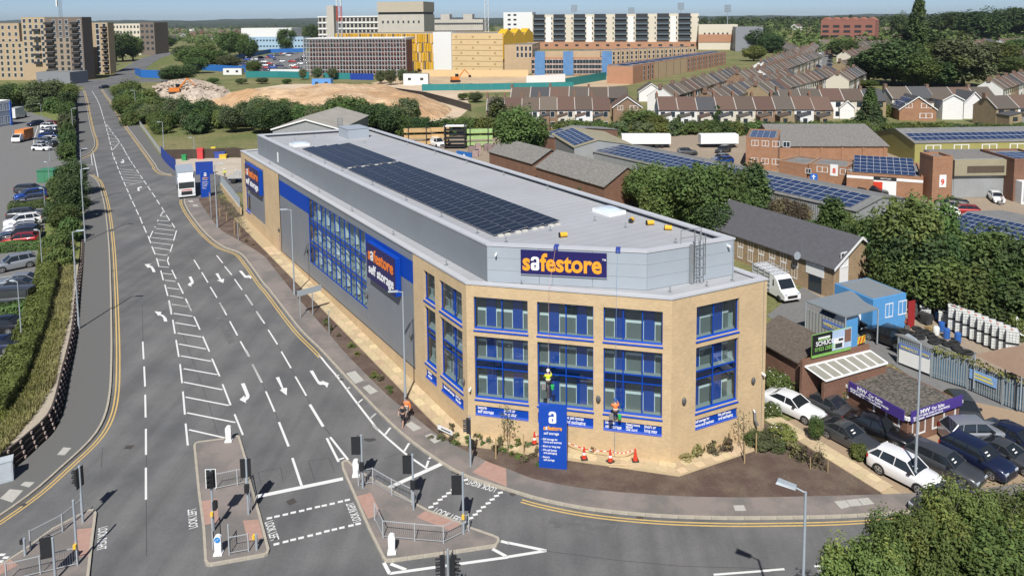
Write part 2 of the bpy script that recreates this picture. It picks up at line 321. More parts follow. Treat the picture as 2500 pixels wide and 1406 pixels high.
lines('f', [(1475,10,1610,30),(1490,88,1652,113),(1505,168,1685,198),(1522,257,1728,290),(1535,350,1768,393),(1552,452,1812,498),(1577,562,1865,613),(1577,677,1908,742),(1592,805,1965,877),(1605,940,2020,1023),(1622,1085,1940,1157)], .15, 'hatch_line')
lines('a', [(915,1105,955,1108),(925,1130,975,1140),(930,1155,990,1165),(938,1185,1005,1195),(945,1215,1025,1222),(955,1245,1010,1255),(965,1290,1025,1225)], .13, 'hatch_line')
lines('a', [(790,783,835,858),(835,858,862,925),(862,925,884,1000),(887,1005,893,1030),(897,1040,902,1065),(906,1070,912,1095),(915,1105,920,1130),(923,1140,930,1165),(932,1175,940,1205),(942,1215,950,1245),(952,1260,960,1290),(965,1310,970,1340),(975,1350,983,1375),(912,1070,930,1090),(935,1100,955,1125),(960,1135,975,1155),(985,1165,1000,1185),(1005,1190,1025,1220),(1035,1235,1050,1260),(1057,1275,1072,1300),(1080,1315,1097,1345),(1105,1360,1120,1385)])
lines('o', [(0,245,60,333),(92,385,162,492),(193,545,272,670),(305,730,388,873),(425,945,520,1110),(0,715,30,775),(58,840,140,998),(172,1072,248,1247),(768,945,800,932),(857,1060,895,1037),(950,1183,1002,1140),(1065,1310,1120,1262)])
lines('o', [(550,1185,665,1375)], .2)
lines('h', [(285,85,368,293),(400,392,480,632),(695,222,797,425),(725,213,878,408),(800,405,845,392),(1065,58,1118,10),(1195,193,1242,132),(1360,335,1402,265),(1550,470,1568,415),(1572,400,1585,388)], .16)
lines('h', [(90,725,835,570),(1210,655,1680,443)], .34, 'stop_line')
lines('h', [(1185,1290,1235,1385),(1235,1383,2250,1243),(1243,1300,1375,1350),(2118,1172,2235,1235),(2190,1105,2260,1124)], .2, 'hatch_line')
lines('i', [(0,1240,330,1187),(0,1118,330,1187)], .2, 'hatch_line')
lines('i', [(1765,1393,2250,1357)], .15); lines('j', [(0,1360,195,1345),(450,1322,600,1308),(480,1363,600,1350)], .15)
for pts in ([(628,757),(700,848),(780,940),(870,1060),(960,1180),(1050,1295),(1135,1406)],):
    mb = MB(); strip(mb, spline([gp(*zp('o',*q)) for q in pts] + [gp(*zp('h',*q)) for q in [(1090,105),(1190,200),(1290,287),(1390,370),(1560,487)]], 3), -.08, .08, .008); ob('edge_line', mb.mesh('edge_line', A_LINE), road)
STUD = MB().quad((-.16,-.1,0),(.16,-.1,0),(.16,.1,0),(-.16,.1,0)).mesh('crossing_stud', A_LINE)
for x, y in [(203,908),(268,893),(340,877),(408,860),(480,845),(545,828),(616,812),(674,800),(742,785),(812,767),(872,753),(263,1130),(342,1110),(407,1093),(475,1077),(553,1058),(626,1040),(696,1020),(761,1005),(825,990),(903,972),(965,957),(1590,813),(1630,782),(1668,750),(1705,722),(1742,693),(1780,663),(1888,580),(1893,942),(1930,908),(1970,877),(2002,847),(2040,813),(2080,780),(2115,748),(2152,717),(2185,690)]:
    p = gp(*zp('h',x,y)); ob('crossing_stud', STUD, road, TR((p.x,p.y,p.z+.009), .3))
for z, x, y in (('g',18,1222),('g',50,1247),('g',2,1280)): p = gp(*zp(z,x,y)); ob('crossing_stud', STUD, road, TR((p.x,p.y,p.z+.009)))
def flat(z, pts, m, parent, name, off=.008):
    q = [gp(*zp(z,*p)) for p in pts]; n = len(q)
    ar = sum(q[i].x*q[(i+1)%n].y-q[(i+1)%n].x*q[i].y for i in range(n))
    if ar < 0: q = q[::-1]
    return ob(name, MB().poly([(p.x,p.y,zg(p.x,p.y)+off) for p in q]).mesh(name, m), parent)
for z, pts in (('o',[(257,955),(287,948),(323,1045),(355,1042),(352,1108),(292,1062),(310,1053)]),
 ('o',[(548,898),(577,893),(628,985),(660,992),(650,978),(713,1003),(697,1043),(680,1020),(660,1015),(640,1018),(620,1008)]),
 ('f',[(2067,690),(2100,685),(2142,790),(2138,815),(2108,840),(2115,858),(2055,828),(2097,790),(2098,808),(2112,800),(2105,780)]),
 ('f',[(1408,158),(1437,157),(1430,130),(1405,103),(1378,93),(1388,76),(1327,70),(1360,110),(1370,103),(1398,120)]),
 ('e',[(1310,1070),(1335,1070),(1328,1048),(1308,1022),(1280,1010),(1300,1000),(1240,1003),(1270,1035),(1283,1028),(1298,1038)]),
 ('e',[(1618,1110),(1643,1108),(1663,1150),(1660,1168),(1640,1180),(1645,1195),(1610,1180),(1632,1157),(1635,1165),(1640,1155)]),
 ('e',[(1848,1083),(1873,1080),(1900,1132),(1925,1127),(1917,1163),(1860,1140),(1885,1137)]),
 ('e',[(2050,1060),(2075,1058),(2110,1100),(2135,1103),(2125,1090),(2160,1110),(2153,1130),(2140,1118),(2100,1118)]),
 ('e',[(1183,375),(1200,375),(1195,350),(1205,345),(1208,352),(1220,342),(1205,333),(1207,340),(1188,342),(1178,352)]),
 ('e',[(1048,105),(1058,104),(1068,125),(1062,132),(1050,136),(1032,130),(1046,120),(1050,127),(1055,124)])):
    flat(z, pts, A_LINE, road, 'lane_arrow')
def roadtext(z, s, a, b, hgt):
    p, q = gp(*zp(z,*a)), gp(*zp(z,*b)); me = textmesh(s, A_LINE, 1, .012, 0); w0, w1 = width(me); d = q-p; k = d.length/(w1-w0)
    me.transform(Matrix.Translation((p.x,p.y,0)) @ Matrix.Rotation(math.atan2(d.y,d.x),4,'Z') @ Matrix.Diagonal((k,hgt/.7,1,1)))
    for v in me.vertices: v.co.z = zg(v.co.x, v.co.y)+.009
    ob('road_lettering', me, road)
roadtext('g','LOOK LEFT',(1697,985),(1683,820),.48); roadtext('g','LOOK RIGHT',(845,995),(830,1190),.48)
roadtext('h','LOOK LEFT',(163,945),(215,1110),.48); roadtext('h','LOOK RIGHT',(990,930),(925,770),.48)
roadtext('h','LOOK LEFT',(1600,855),(1830,950),.48); roadtext('h','LOOK RIGHT',(2160,650),(1915,578),.48)
A_JOINT = mat('bitumen_joint', (.06,.06,.06), .8, .2, 4)
for z, pts in (('f',[(1222,20),(1228,330)]),('f',[(1256,1310),(1258,1406)]),('g',[(1255,750),(1258,1230)]),('g',[(880,300),(870,480)]),('f',[(1540,190),(1680,560),(1790,860),(1870,1130)]),('o',[(60,335),(92,385)]),('o',[(165,495),(193,545)]),('o',[(275,672),(305,730)]),('o',[(390,875),(425,945)]),('o',[(520,1112),(552,1180)]),('o',[(668,1375),(720,1440)]),('h',[(690,140),(880,400)]),('e',[(1590,850),(1665,960)]),('e',[(1715,1045),(1732,1070)]),('e',[(1785,1160),(1805,1195)]),('o',[(140,1000),(172,1070)]),('o',[(250,1250),(285,1335)]),('h',[(110,515),(300,475)]),('h',[(108,515),(130,620)]),('h',[(300,475),(320,595)]),('h',[(535,415),(715,395)]),('h',[(535,415),(590,575)]),('h',[(715,395),(760,500)]),('i',[(330,1190),(950,1270),(1500,1320),(2250,1340)]),('h',[(1190,400),(1370,330)])):
    mb = MB(); strip(mb, [Vector(gp(*zp(z,*q))) for q in pts], -.018, .018, .004); ob('sealed_joint', mb.mesh('sealed_joint', A_JOINT), road)
for z, pts in (('i',[(370,900),(950,960),(900,1050),(330,980)]),('h',[(1010,225),(1110,222),(1120,240),(1060,255),(1020,245)]),('f',[(1900,100),(2020,330),(1960,350),(1850,110)])): flat(z, pts, mat('worn_patch',(.125,.125,.123),.9,.25,2) if z != 'h' else A_JOINT, road, 'repair_patch', .003)
# traffic islands
def island(name, z, pts, m=A_FOOTP):
    q = [gp(*zp(z,*p)) for p in pts]; o = sheet(name, q, 0, m, thick=.12)
    mb = MB(); loop = [Vector((p.x,p.y,0)) for p in q]; n = len(loop); ar = sum(loop[i].x*loop[(i+1)%n].y-loop[(i+1)%n].x*loop[i].y for i in range(n)); sg = 1 if ar > 0 else -1
    for i in range(n):
        a, b = loop[i], loop[(i+1)%n]; L = (b-a).length; k = max(1, round(L/.95)); t = b-a; nn = Vector((-t.y,t.x,0)).normalized()*sg*.06
        for j in range(k):
            c = a.lerp(b, (j+.5)/k)+nn; ob('kerb_stone', KS, o, TR((c.x,c.y,zg(c.x,c.y)), math.atan2(t.y,t.x), (L/k,1,1)))
    return o
i1 = island('traffic_island_left', 'g', [(735,862),(780,848),(815,850),(828,880),(800,1100),(765,1420),(745,1700),(-300,1700),(-300,1440),(0,1325),(200,1195),(450,1010),(700,880)])
i2 = island('traffic_island_middle', 'g', [(1662,300),(1672,278),(1700,265),(1930,235),(2035,210),(2058,222),(2110,400),(2140,560),(2234,890),(2312,1190),(2300,1225),(2270,1240),(1800,1325),(1772,1318),(1757,1290),(1740,1000),(1700,700)])
i3 = island('traffic_island_right', 'h', [(822,445),(850,424),(885,430),(960,505),(1095,580),(1215,655),(1460,795),(1560,850),(1850,960),(1930,1000),(2130,1070),(2172,1090),(2178,1120),(2150,1160),(1800,1212),(1250,1288),(1195,1288),(1175,1262),(1050,1010),(900,660),(830,500)])
for z, pts, par in (('h',[(955,735),(1075,705),(1165,890),(1050,930)],i3),('h',[(1465,915),(1540,862),(1850,975),(1760,1035)],i3),('g',[(1720,780),(1865,755),(1880,960),(1745,985)],i2),('h',[(-25,945),(110,935),(150,1090),(20,1130)],i2),('g',[(660,1020),(808,1005),(776,1255),(610,1260)],i1),('g',[(-60,1340),(90,1280),(160,1330),(0,1410)],i1),('h',[(1945,530),(2060,432),(2235,498),(2240,655)],fr2)):
    flat(z, pts, A_TACT, par, 'tactile_paving', .128)
for z, pts in (('f',[(490,1315),(545,1250),(615,1255),(555,1318)]),('g',[(0,755),(85,675),(200,685),(105,790)]),('g',[(175,640),(215,610),(300,615),(250,660)])): flat(z, pts, A_COVER, fl, 'utility_cover', .128)
for z, pts in (('o',[(860,930),(940,908),(1015,990),(940,1020)]),('o',[(1003,1050),(1060,1027),(1135,1085),(1070,1112)]),('h',[(1370,120),(1420,92),(1510,150),(1440,178)]),('h',[(1535,215),(1595,195),(1690,250),(1620,282)]),('i',[(1935,815),(2025,812),(2045,860),(1950,862)]),('j',[(620,780),(715,770),(760,825),(680,845)]),('j',[(720,768),(815,758),(862,815),(765,824)]),('j',[(820,757),(910,748),(965,800),(868,814)]),('e',[(1612,465),(1650,462),(1668,475),(1630,480)]),('e',[(1650,500),(1690,498),(1705,512),(1665,515)])): flat(z, pts, A_COVER, fr2, 'utility_cover', .128)
for z, pts in (('f',[(1060,1250),(1085,1220),(1155,1218),(1125,1252)]),('h',[(342,765),(410,735),(440,770),(375,800)]),('o',[(797,970),(820,962),(848,972),(822,982)]),('h',[(1755,510),(1790,498),(1830,512),(1800,532)]),('i',[(1103,885),(1162,887),(1163,915),(1105,912)]),('i',[(5,700),(40,685),(78,700),(40,722)]),('g',[(165,800),(200,778),(235,785),(205,808)]),('f',[(925,802),(940,795),(968,797),(955,810)]),('e',[(945,1050),(955,1048),(982,1055),(975,1062)]),('f',[(945,188),(955,182),(990,185),(980,195)])): flat(z, pts, A_IRON, road, 'drain_cover', .010)
flat('j', [(660,1120),(800,1098),(890,1150),(720,1190)], mat('asphalt_patch',(.10,.10,.10),.9,.2,6), road, 'repair_patch', .006)
# planting bed, paving round the storage building, car sales gravel
FC = [UV(24.8,45.3), UV(34.53,34.62), UV(42.76,33.42)]
bed = sheet('planting_bed', FR2[::-1][18:] + [gp(488,486), gp(505,470), gp(570,500)] + [UV(24.8,112), UV(24.8,45.3), UV(34.53,34.62), UV(42.76,33.42), UV(43.5,37)] + [gp(1900,1050), gp(2160,1200)], .02, A_SOIL, thick=.06)
pav = sheet('paved_path', [UV(24.8,112), UV(23.35,112), UV(23.35,44.85), UV(33.95,33.25), UV(42.6,32.0), UV(42.76,33.42), UV(34.53,34.62), UV(24.8,45.3)], .05, mat('path_mortar',(.42,.33,.2),.9,.1,3), thick=.06)
SLABM = MB().box(0,1,0,1,0,.03).mesh('paving_slab', A_SLAB)
def slabs(A, B, wdt, parent, rows=2, step=(.55,1.0)):
    rnd = random.Random(3); d = B-A; L = d.length; t = d/L; n = Vector((-t.y,t.x,0)); 
    for r in range(rows):
        s = 0
        while s < L-.2:
            l = min(rnd.uniform(*step), L-s); p = A + t*(s+.012) + n*(r*wdt/rows+.012); z = zg(p.x,p.y)
            sl_ = (zg(*(p+t*l).xy)-z)/l
            ob('paving_slab', SLABM, parent, Matrix.Translation((p.x,p.y,z+.108)) @ Matrix.Rotation(math.atan2(t.y,t.x),4,'Z') @ Matrix.Rotation(-math.atan(sl_),4,'Y') @ Matrix.Diagonal((l-.024,wdt/rows-.024,1,1))); s += l
slabs(UV(23.4,96), UV(23.4,45.2), 1.35, pav, 2, (.6,1.1))
slabs(UV(23.75,44.85), UV(34.0,33.62), 1.1, pav, 2); slabs(UV(34.2,33.35), UV(42.5,32.15), 1.15, pav, 2)
pr = [gp(*zp('j',x,y)) for x, y in ((20,75),(95,70),(1210,712),(1045,716))]
pav2 = sheet('paved_path_right', [pr[0],pr[1],pr[2],pr[3]], .03, MT['path_mortar'], thick=.06)
slabs(pr[3]+(pr[0]-pr[3])*.02, pr[0]+(pr[1]-pr[0])*.1, -1.25, pav2, 2)
gravel = sheet('gravel_forecourt', [gp(1890,1035), gp(2035,1000), gp(2330,970), gp(2520,1010), gp(2640,1160), gp(2400,1196), gp(2205,1209)], -.0, mat('forecourt_gravel',(.34,.25,.165),.95,.3,25,bump=.8,bscale=25,s2=22))
# ================================================================ the storage building
B_BRICK = mat('buff_brick', (.60,.43,.235), .9, .12, .5, kind='brick', b2=.84, mortar=(.56,.46,.32))
B_GREY = mat('grey_cladding', (.20,.218,.24), .42, .07, .3)
B_LGREY = mat('light_grey_cladding', (.36,.40,.435), .42, .06, .3)
B_CAP = mat('silver_coping', (.50,.51,.53), .45, .05, 1)
B_ROOF = mat('roof_membrane', (.365,.375,.39), .7, .08, .25, kind='ribs', dir='Y', ws=.33, depth=.02)
B_BLUE = mat('blue_metal', (.004,.056,.38), .55, .05, 2, spec=.2)
B_NAVY = mat('navy_sign', (.016,.012,.10), .4, .03, 2)
B_ORNG = mat('orange_lettering', (.88,.36,.025), .5, .02, 2)
B_WHT = mat('white_lettering', (.82,.82,.82), .5, .02, 2)
B_DOOR = mat('blue_unit_door', (.009,.065,.36), .45, .05, 2)
B_PART = mat('pale_partition', (.17,.185,.175), .7, .05, 1, kind='ribs', dir='X', ws=3, depth=.01)
B_TRIM = mat('white_trim', (.86,.88,.86), .5, .03, 2)
B_CEIL = mat('corridor_ceiling', (.36,.42,.41), .8, .05, 1)
B_FLOOR = mat('corridor_floor', (.33,.36,.36), .6, .05, 1)
G_PANE = glassmat('window_glass', (.76,.87,.87), .10, .95)
G_SPAN = glassmat('spandrel_glass', (.02,.10,.36), .07, .35)
B_LAMP = mat('dark_grey_fitting', (.10,.10,.105), .45, .05, 3)
B_GALV = mat('galvanised_steel', (.42,.44,.45), .4, .08, 3, metal=.6)
LFX = 66.7
LC, MC, RC, FLC = UV(24.8,45.3), UV(34.53,34.62), UV(42.76,33.42), UV(24.8,112)
FRC = UV(42.76,110)
def frame(A, B, z=0):
    t = (B-A).normalized(); n = Vector((-t.y,t.x,0)); M = Matrix.Identity(4)
    for i in range(3): M[i][0] = t[i]; M[i][1] = n[i]; M[i][2] = (0,0,1)[i]; M[i][3] = (A.x,A.y,z)[i]
    return M
WF, WR, WL = frame(LC, MC), frame(MC, RC), frame(FLC, LC)
bld = thing('storage_building', 'large buff brick and grey clad self storage building with blue framed windows', 'building', (LC.x, LC.y, 0))
def wall_open(x0, x1, z0, z1, ops, th=.3, rev=None):
    mb = MB(); xs = sorted({x0,x1,*[o[0] for o in ops],*[o[1] for o in ops]}); zs = sorted({z0,z1,*[o[2] for o in ops],*[o[3] for o in ops]})
    for a, b in zip(xs, xs[1:]):
        for c, d in zip(zs, zs[1:]):
            mx, mz = (a+b)/2, (c+d)/2
            if any(o[0] < mx < o[1] and o[2] < mz < o[3] for o in ops): continue
            mb.quad((a,0,c),(b,0,c),(b,0,d),(a,0,d)); mb.quad((a,th,c),(a,th,d),(b,th,d),(b,th,c))
    for a, b, c, d in ops:
        mb.quad((a,0,c),(a,0,d),(a,th,d),(a,th,c)); mb.quad((b,0,c),(b,th,c),(b,th,d),(b,0,d)); mb.quad((a,0,d),(b,0,d),(b,th,d),(a,th,d)); mb.quad((a,0,c),(a,th,c),(b,th,c),(b,0,c))
    return mb
def window(parent, Mw, x0, x1, z0, z1, mulls=(), trans=(), y=.2, fr=.06, fm=None, gm=None, sill=.22, name='window', span=None, fd=.1):
    fm = fm or B_BLUE; gm = gm or G_PANE; mb = MB(); xs = [x0]+sorted(mulls)+[x1]; zs = [z0]+sorted(trans)+[z1]
    for x in xs: h = fr if x in (x0,x1) else fr*.6; a = x0 if x == x0 else (x1-fr if x == x1 else x-h); mb.box(a, a+(fr if x in (x0,x1) else 2*h), y, y+fd, z0, z1)
    for i in range(len(xs)-1):
        for z in zs:
            a = z0 if z == z0 else (z1-fr if z == z1 else z-fr*.6); mb.box(xs[i]+fr*.7, xs[i+1]-fr*.6, y+.003, y+fd-.003, a, a+(fr if z in (z0,z1) else fr*1.2))
    w = obw(name, mb.mesh(name, fm), parent, Mw)
    for i in range(len(xs)-1):
        for j in range(len(zs)-1):
            g = G_SPAN if span and abs(zs[j]-span) < .01 else gm
            ob('pane', MB().quad((xs[i],y+.05,zs[j]),(xs[i+1],y+.05,zs[j]),(xs[i+1],y+.05,zs[j+1]),(xs[i],y+.05,zs[j+1])).mesh('pane', g), w)
    if sill: ob('sill', MB().add([(x0-.05,-.06,z0-.12),(x1+.05,-.06,z0-.12),(x1+.05,y,z0+.10),(x0-.05,y,z0+.10),(x0-.05,-.06,z0-.17),(x1+.05,-.06,z0-.17),(x1+.05,y,z0-.17),(x0-.05,y,z0-.17)], [(0,1,2,3),(4,5,1,0),(5,6,2,1),(7,4,0,3),(7,6,5,4)]).mesh('sill', fm), w)
    return w
def letters(parent, Mw, entries, y=-.02):
    for s, x, z, size, m, xs, bold in entries:
        me = textmesh(s, m, size, bold*size, .012, xs); obw('lettering', me, parent, Mw @ Matrix.Translation((x, y, z)) @ ROTX)
def lock_letter(h, m_body, m_hole):
    """white letter a shaped like a padlock; returns (body, keyhole) meshes, origin bottom-left, height h, width .66h"""
    w = .62*h; t = .2*h; pts = []
    def rr(x0, x1, z0, z1, r, n=4):
        o = []
        for cx, cz, a0 in ((x1-r,z1-r,0),(x0+r,z1-r,90),(x0+r,z0+r,180),(x1-r,z0+r,270)):
            for k in range(n+1): a = R(a0+90*k/n); o.append((cx+r*math.cos(a), cz+r*math.sin(a)))
        return o
    mb = MB()
    def plate(poly, y0, y1): 
        n = len(poly); v = [(p[0],y0,p[1]) for p in poly]+[(p[0],y1,p[1]) for p in poly]
        mb.add(v, [tuple(range(n))[::1], *[(i,n+i,n+(i+1)%n,(i+1)%n) for i in range(n)]])
    plate(rr(0,w,0,.56*h,.16*h)[::-1], -.02, .0)
    body = rr(0,w,.52*h,h,.22*h)
    # shackle: top arch + right limb + short left stub
    plate([(w-t,.5*h),(w,.5*h),(w,.78*h),(w*.93,.92*h),(w*.72,h),(w*.28,h),(w*.07,.92*h),(0,.80*h),(0,.70*h),(t,.70*h),(t,.76*h),(w*.4,.83*h),(w*.6,.83*h),(w-t,.76*h)], -.02, 0)
    mh = MB(); c = (w/2,.33*h); n = 10
    mh.add([(c[0]+.075*h*math.cos(2*math.pi*i/n), -.024, c[1]+.075*h*math.sin(2*math.pi*i/n)) for i in range(n)], [tuple(range(n))])
    mh.add([(c[0]-.03*h,-.024,.12*h),(c[0]+.03*h,-.024,.12*h),(c[0]+.025*h,-.024,.3*h),(c[0]-.025*h,-.024,.3*h)], [(0,1,2,3)])
    return mb.mesh('lettering', m_body), mh.mesh('lettering', m_hole)
def brandline(parent, Mw, x, z, h, total, m_or=None, y=-.02):
    """s + padlock a + festore, fitted to a total width"""
    m_or = m_or or B_ORNG; xh = h*.78; sz = h/.72
    me1 = textmesh('s', m_or, sz*1.12, .032*sz, .012, .8); me2 = textmesh('festore', m_or, sz*1.12, .032*sz, .012, .8)
    a1, b1 = width(me1); a2, b2 = width(me2); la = xh*.62; gap = .05*h; W = (b1-a1)+la+(b2-a2)+2*gap; k = total/W; S = Matrix.Diagonal((k,1,1,1))
    obw('lettering', me1, parent, Mw @ Matrix.Translation((x-a1*k, y, z)) @ S @ ROTX)
    xa = x+((b1-a1)+gap)*k; bm_, hm_ = lock_letter(xh*1.12, B_WHT, B_NAVY); SA = Matrix.Translation((xa, y, z)) @ Matrix.Diagonal((k*.9,1,1,1))
    obw('lettering', bm_, parent, Mw @ SA); obw('lettering', hm_, parent, Mw @ SA)
    obw('lettering', me2, parent, Mw @ Matrix.Translation((xa+(la+gap-a2)*k, y, z)) @ S @ ROTX)
# --- brick fronts with openings
rows = ((8.18,10.42), (3.04,7.54)); strip_z = (1.68,2.38)
fcols = ((.57,4.51,(2.58,)), (5.18,9.14,(7.19,)), (9.84,13.84,(11.17,12.48)))
rcols = ((2.05,5.78,(3.68,)),)
lcols = ((LFX-4.2,LFX-.65,(LFX-2.15,)), (LFX-6.9,LFX-4.94,()))
def facade(Mw, L, cols, x0=0):
    ops = [(c[0],c[1],a,b) for c in cols for a, b in ((8.06,10.42),(2.92,7.54),strip_z)]
    obw('wall', wall_open(x0, L, -.8, 11.3, ops).mesh('brick_wall', B_BRICK), bld, Mw)
    for c in cols:
        window(bld, Mw, c[0], c[1], 8.06, 10.42, c[2]); window(bld, Mw, c[0], c[1], 2.92, 7.54, c[2], (5.16,5.71), span=5.16)
        s = obw('strip_sign', MB().box(c[0]+.02, c[1]-.02, .1, .16, strip_z[0], strip_z[1]).mesh('strip_sign', B_BLUE), bld, Mw)
        ob('sill', MB().add([(c[0],-.03,strip_z[0]-.04),(c[1],-.03,strip_z[0]-.04),(c[1],.1,strip_z[0]+.1),(c[0],.1,strip_z[0]+.1)], [(0,1,2,3)]).mesh('sill', B_BLUE), s)
        c = c + (s,); STRIPS.append((Mw, c[0], c[1], s))
STRIPS = []
facade(WF, (MC-LC).length, fcols); facade(WR, (RC-MC).length, rcols); facade(WL, LFX, lcols, LFX-8.8)
txt = [[("Secure",.15,.42,.34),("self storage",.15,.12,.36),("Short or",2.1,.42,.34),("long stay",2.1,.12,.36)], [("Self storage for",.2,.42,.34),("We sell boxes",1.85,.42,.34),("and packaging",1.95,.1,.36)], [("Secure",.12,.42,.32),("self storage",.12,.12,.34),("Need more",1.55,.44,.28),("space?",1.55,.27,.26),("Use ours!",1.55,.08,.28),("Short or",2.8,.42,.32),("long stay",2.8,.12,.34)],
  [("home and business",.05,.1,.3),("Self storage for",.05,.4,.28),("We sell boxes",2.05,.4,.28),("and packaging",2.1,.12,.32)], [("Secure self storage",.3,.3,.3),("Short or",2.2,.4,.3),("long stay",2.2,.1,.3)], [("Secure",.3,.4,.3),("storage",.3,.1,.3)]]
for (Mw, a, b, s), tt in zip(STRIPS, txt): letters(s, Mw, [(t, a+x, strip_z[0]+z, sz, B_WHT, .72, .014) for t, x, z, sz in tt], .085)
# --- corridors seen through the glass: floors, partitions with blue unit doors
core = [UV(25.85,111), UV(25.85,45.74), UV(34.99,35.7), UV(41.6,34.74), UV(41.6,109)]
obw('core_wall', MB().prism([(p.x,p.y) for p in core], 2.0, 11.0).mesh('core_wall', B_CEIL), bld, Matrix.Identity(4))
outer = [UV(25.15,111.7), UV(25.15,45.45), UV(34.7,34.98), UV(42.4,33.86), UV(42.4,109.7)]
for z0, z1 in ((2.45,2.86),(5.2,5.66),(7.62,7.98),(10.45,11.1)): obw('floor_slab', MB().prism([(p.x,p.y) for p in outer], z0, z1).mesh('floor_slab', B_FLOOR), bld, Matrix.Identity(4))
def corridor(A, B, spans, levels=((2.86,5.2),(5.66,7.62),(7.98,10.45)), depth=1.02):
    M = frame(A, B); L = (B-A).length; rnd = random.Random(5)
    for z0, z1 in levels:
        mb = MB(); tr = MB(); x = .3; k = 0
        for x0, x1 in spans:
            n = max(1, round((x1-x0)/1.95)); st = (x1-x0)/n
            p = obw('partition', MB().box(x0, x1, depth-.08, depth-.03, z0+.01, z0+1.85).mesh('partition', B_PART), bld, M)
            ob('white_band', MB().box(x0, x1, depth-.1, depth-.085, z0+1.12, z0+1.30).mesh('white_band', B_TRIM), p)
            for i in range(n):
                c = x0+st*(i+.52); d = ob('unit_door', MB().box(c-.36, c+.36, depth-.16, depth-.11, z0+.02, min(z1, z0+2.3)-.02).mesh('unit_door', B_DOOR), p)
                ob('door_trim', MB().box(c+.37, c+.42, depth-.16, depth-.11, z0+.02, z0+1.3).box(c-.42, c-.37, depth-.16, depth-.11, z0+.02, z0+1.3).mesh('door_trim', B_TRIM), p)
corridor(LC, MC, [(c[0],c[1]) for c in fcols]); corridor(MC, RC, [(1.6,5.6)]); corridor(UV(24.8,54), UV(24.8,45.3), [(1.6,4.0),(4.4,7.9)], depth=1.02)
# --- left side: plinth, cladding panels, glazing, brick pillars
def lw(s): return LFX-s
obw('plinth', wall_open(lw(47.4), lw(8.8), -.6, 1.48, []).mesh('plinth', B_BRICK), bld, WL)
obw('brick_pier', wall_open(lw(54.5), lw(47.4), -.2, 11.3, [(lw(48.6),lw(47.85),1.2,3.3)]).mesh('brick_pier', B_BRICK), bld, WL)
obw('door', MB().box(lw(48.58), lw(47.87), .15, .2, 1.2, 3.28).mesh('door', mat('purple_door',(.08,.06,.25),.5)), bld, WL)
obw('brick_pier', wall_open(0, lw(54.5), -.2, 11.3, [(lw(65.0),lw(54.5)+.001-.001,3.1,10.5)]).mesh('brick_pier', B_BRICK), bld, WL)
window(bld, WL, lw(65.0), lw(62.5), 3.1, 10.5, (), (5.3,7.6), y=.18)
def panels(Mw, x0, x1, z0, z1, wd, m, y0=.04, name='cladding_panel', rowsz=None):
    n = max(1, round((x1-x0)/wd)); st = (x1-x0)/n
    for i in range(n):
        for a, b in (rowsz or [(z0,z1)]): obw(name, MB().box(x0+i*st+.012, x0+(i+1)*st-.012, y0, y0+.12, a+.008, b-.008).mesh(name, m), bld, Mw)
panels(WL, lw(62.4), lw(54.6), 3.1, 10.5, 3.9, B_GREY); panels(WL, lw(47.3), lw(36), 1.5, 8.65, 3.75, B_GREY); panels(WL, lw(47.3), lw(36), 8.65, 10.52, 3.75, B_BLUE, .03)
panels(WL, lw(36), lw(19.15), 10.52, 11.25, 4.2, B_GREY); panels(WL, lw(47.3), lw(36), 10.52, 11.25, 3.75, B_GREY); panels(WL, lw(19.15), lw(8.82), 10.52, 11.25, 3.45, B_GREY); panels(WL, lw(62.4), lw(54.6), 10.5, 11.25, 3.9, B_GREY)
panels(WL, lw(36), lw(19.15), 1.5, 3.15, 4.2, B_GREY); panels(WL, lw(19.15), lw(8.82), 1.5, 8.65, 3.45, B_GREY); panels(WL, lw(19.15), lw(8.82), 8.65, 10.52, 3.45, B_BLUE, .03)
n = 12; st = 16.85/n
window(bld, WL, lw(36), lw(19.15), 3.19, 10.5, [lw(36)+st*i for i in range(1,n)], (5.2,5.75,7.7,8.2), y=.06, sill=0, fr=.05)
for i in range(6):
    for z in (3.2,5.75,8.2):
        obw('display_column', MB().box(lw(36)+1.2+i*2.75, lw(36)+1.75+i*2.75, 0.7, .95, z, z+2.0).mesh('display_column', B_TRIM), bld, WL)
# --- copings and roofs
def coping(poly, z, wd, hgt, m, name='coping', out=.06, closed=True):
    n = len(poly)
    for i in range(n if closed else n-1):
        A, B = poly[i], poly[(i+1)%n]; P, Q = poly[i-1], poly[(i+2)%n]
        def corner(X, Y, Z_, d):
            t1 = (Y-X).normalized(); t2 = (Z_-Y).normalized(); n1 = Vector((-t1.y,t1.x,0)); n2 = Vector((-t2.y,t2.x,0)); b = (n1+n2).normalized(); return Y + b*(d/max(.2,b.dot(n1)))
        a0, a1 = corner(P,A,B,-out), corner(P,A,B,wd); b0, b1 = corner(A,B,Q,-out), corner(A,B,Q,wd)
        obw(name, MB().prism([(p.x,p.y) for p in (a0,b0,b1,a1)], z, z+hgt).mesh(name, m), bld, Matrix.Identity(4))
low = [FLC, LC, MC, RC, FRC]
obw('lower_roof', MB().prism([(uof(p),vof(p)) for p in outer], 11.12, 11.2).mesh('lower_roof', B_ROOF), bld, Matrix.Rotation(YB,4,'Z'))
coping(low, 11.3, .45, .12, B_CAP)
for A, B, m in ((RC,FRC,B_GREY),(FRC,FLC,B_GREY)): obw('wall', wall_open(0,(B-A).length,-.5,11.28,[]).mesh('rear_wall', m), bld, frame(A,B))
upp = [UV(26.4,108.7), UV(26.4,45), UV(34.53,37.07), UV(41.85,35.69), UV(41.85,105.3)]
upin = [UV(26.6,108.4), UV(26.6,45.1), UV(34.6,37.3), UV(41.65,35.95), UV(41.65,105.1)]
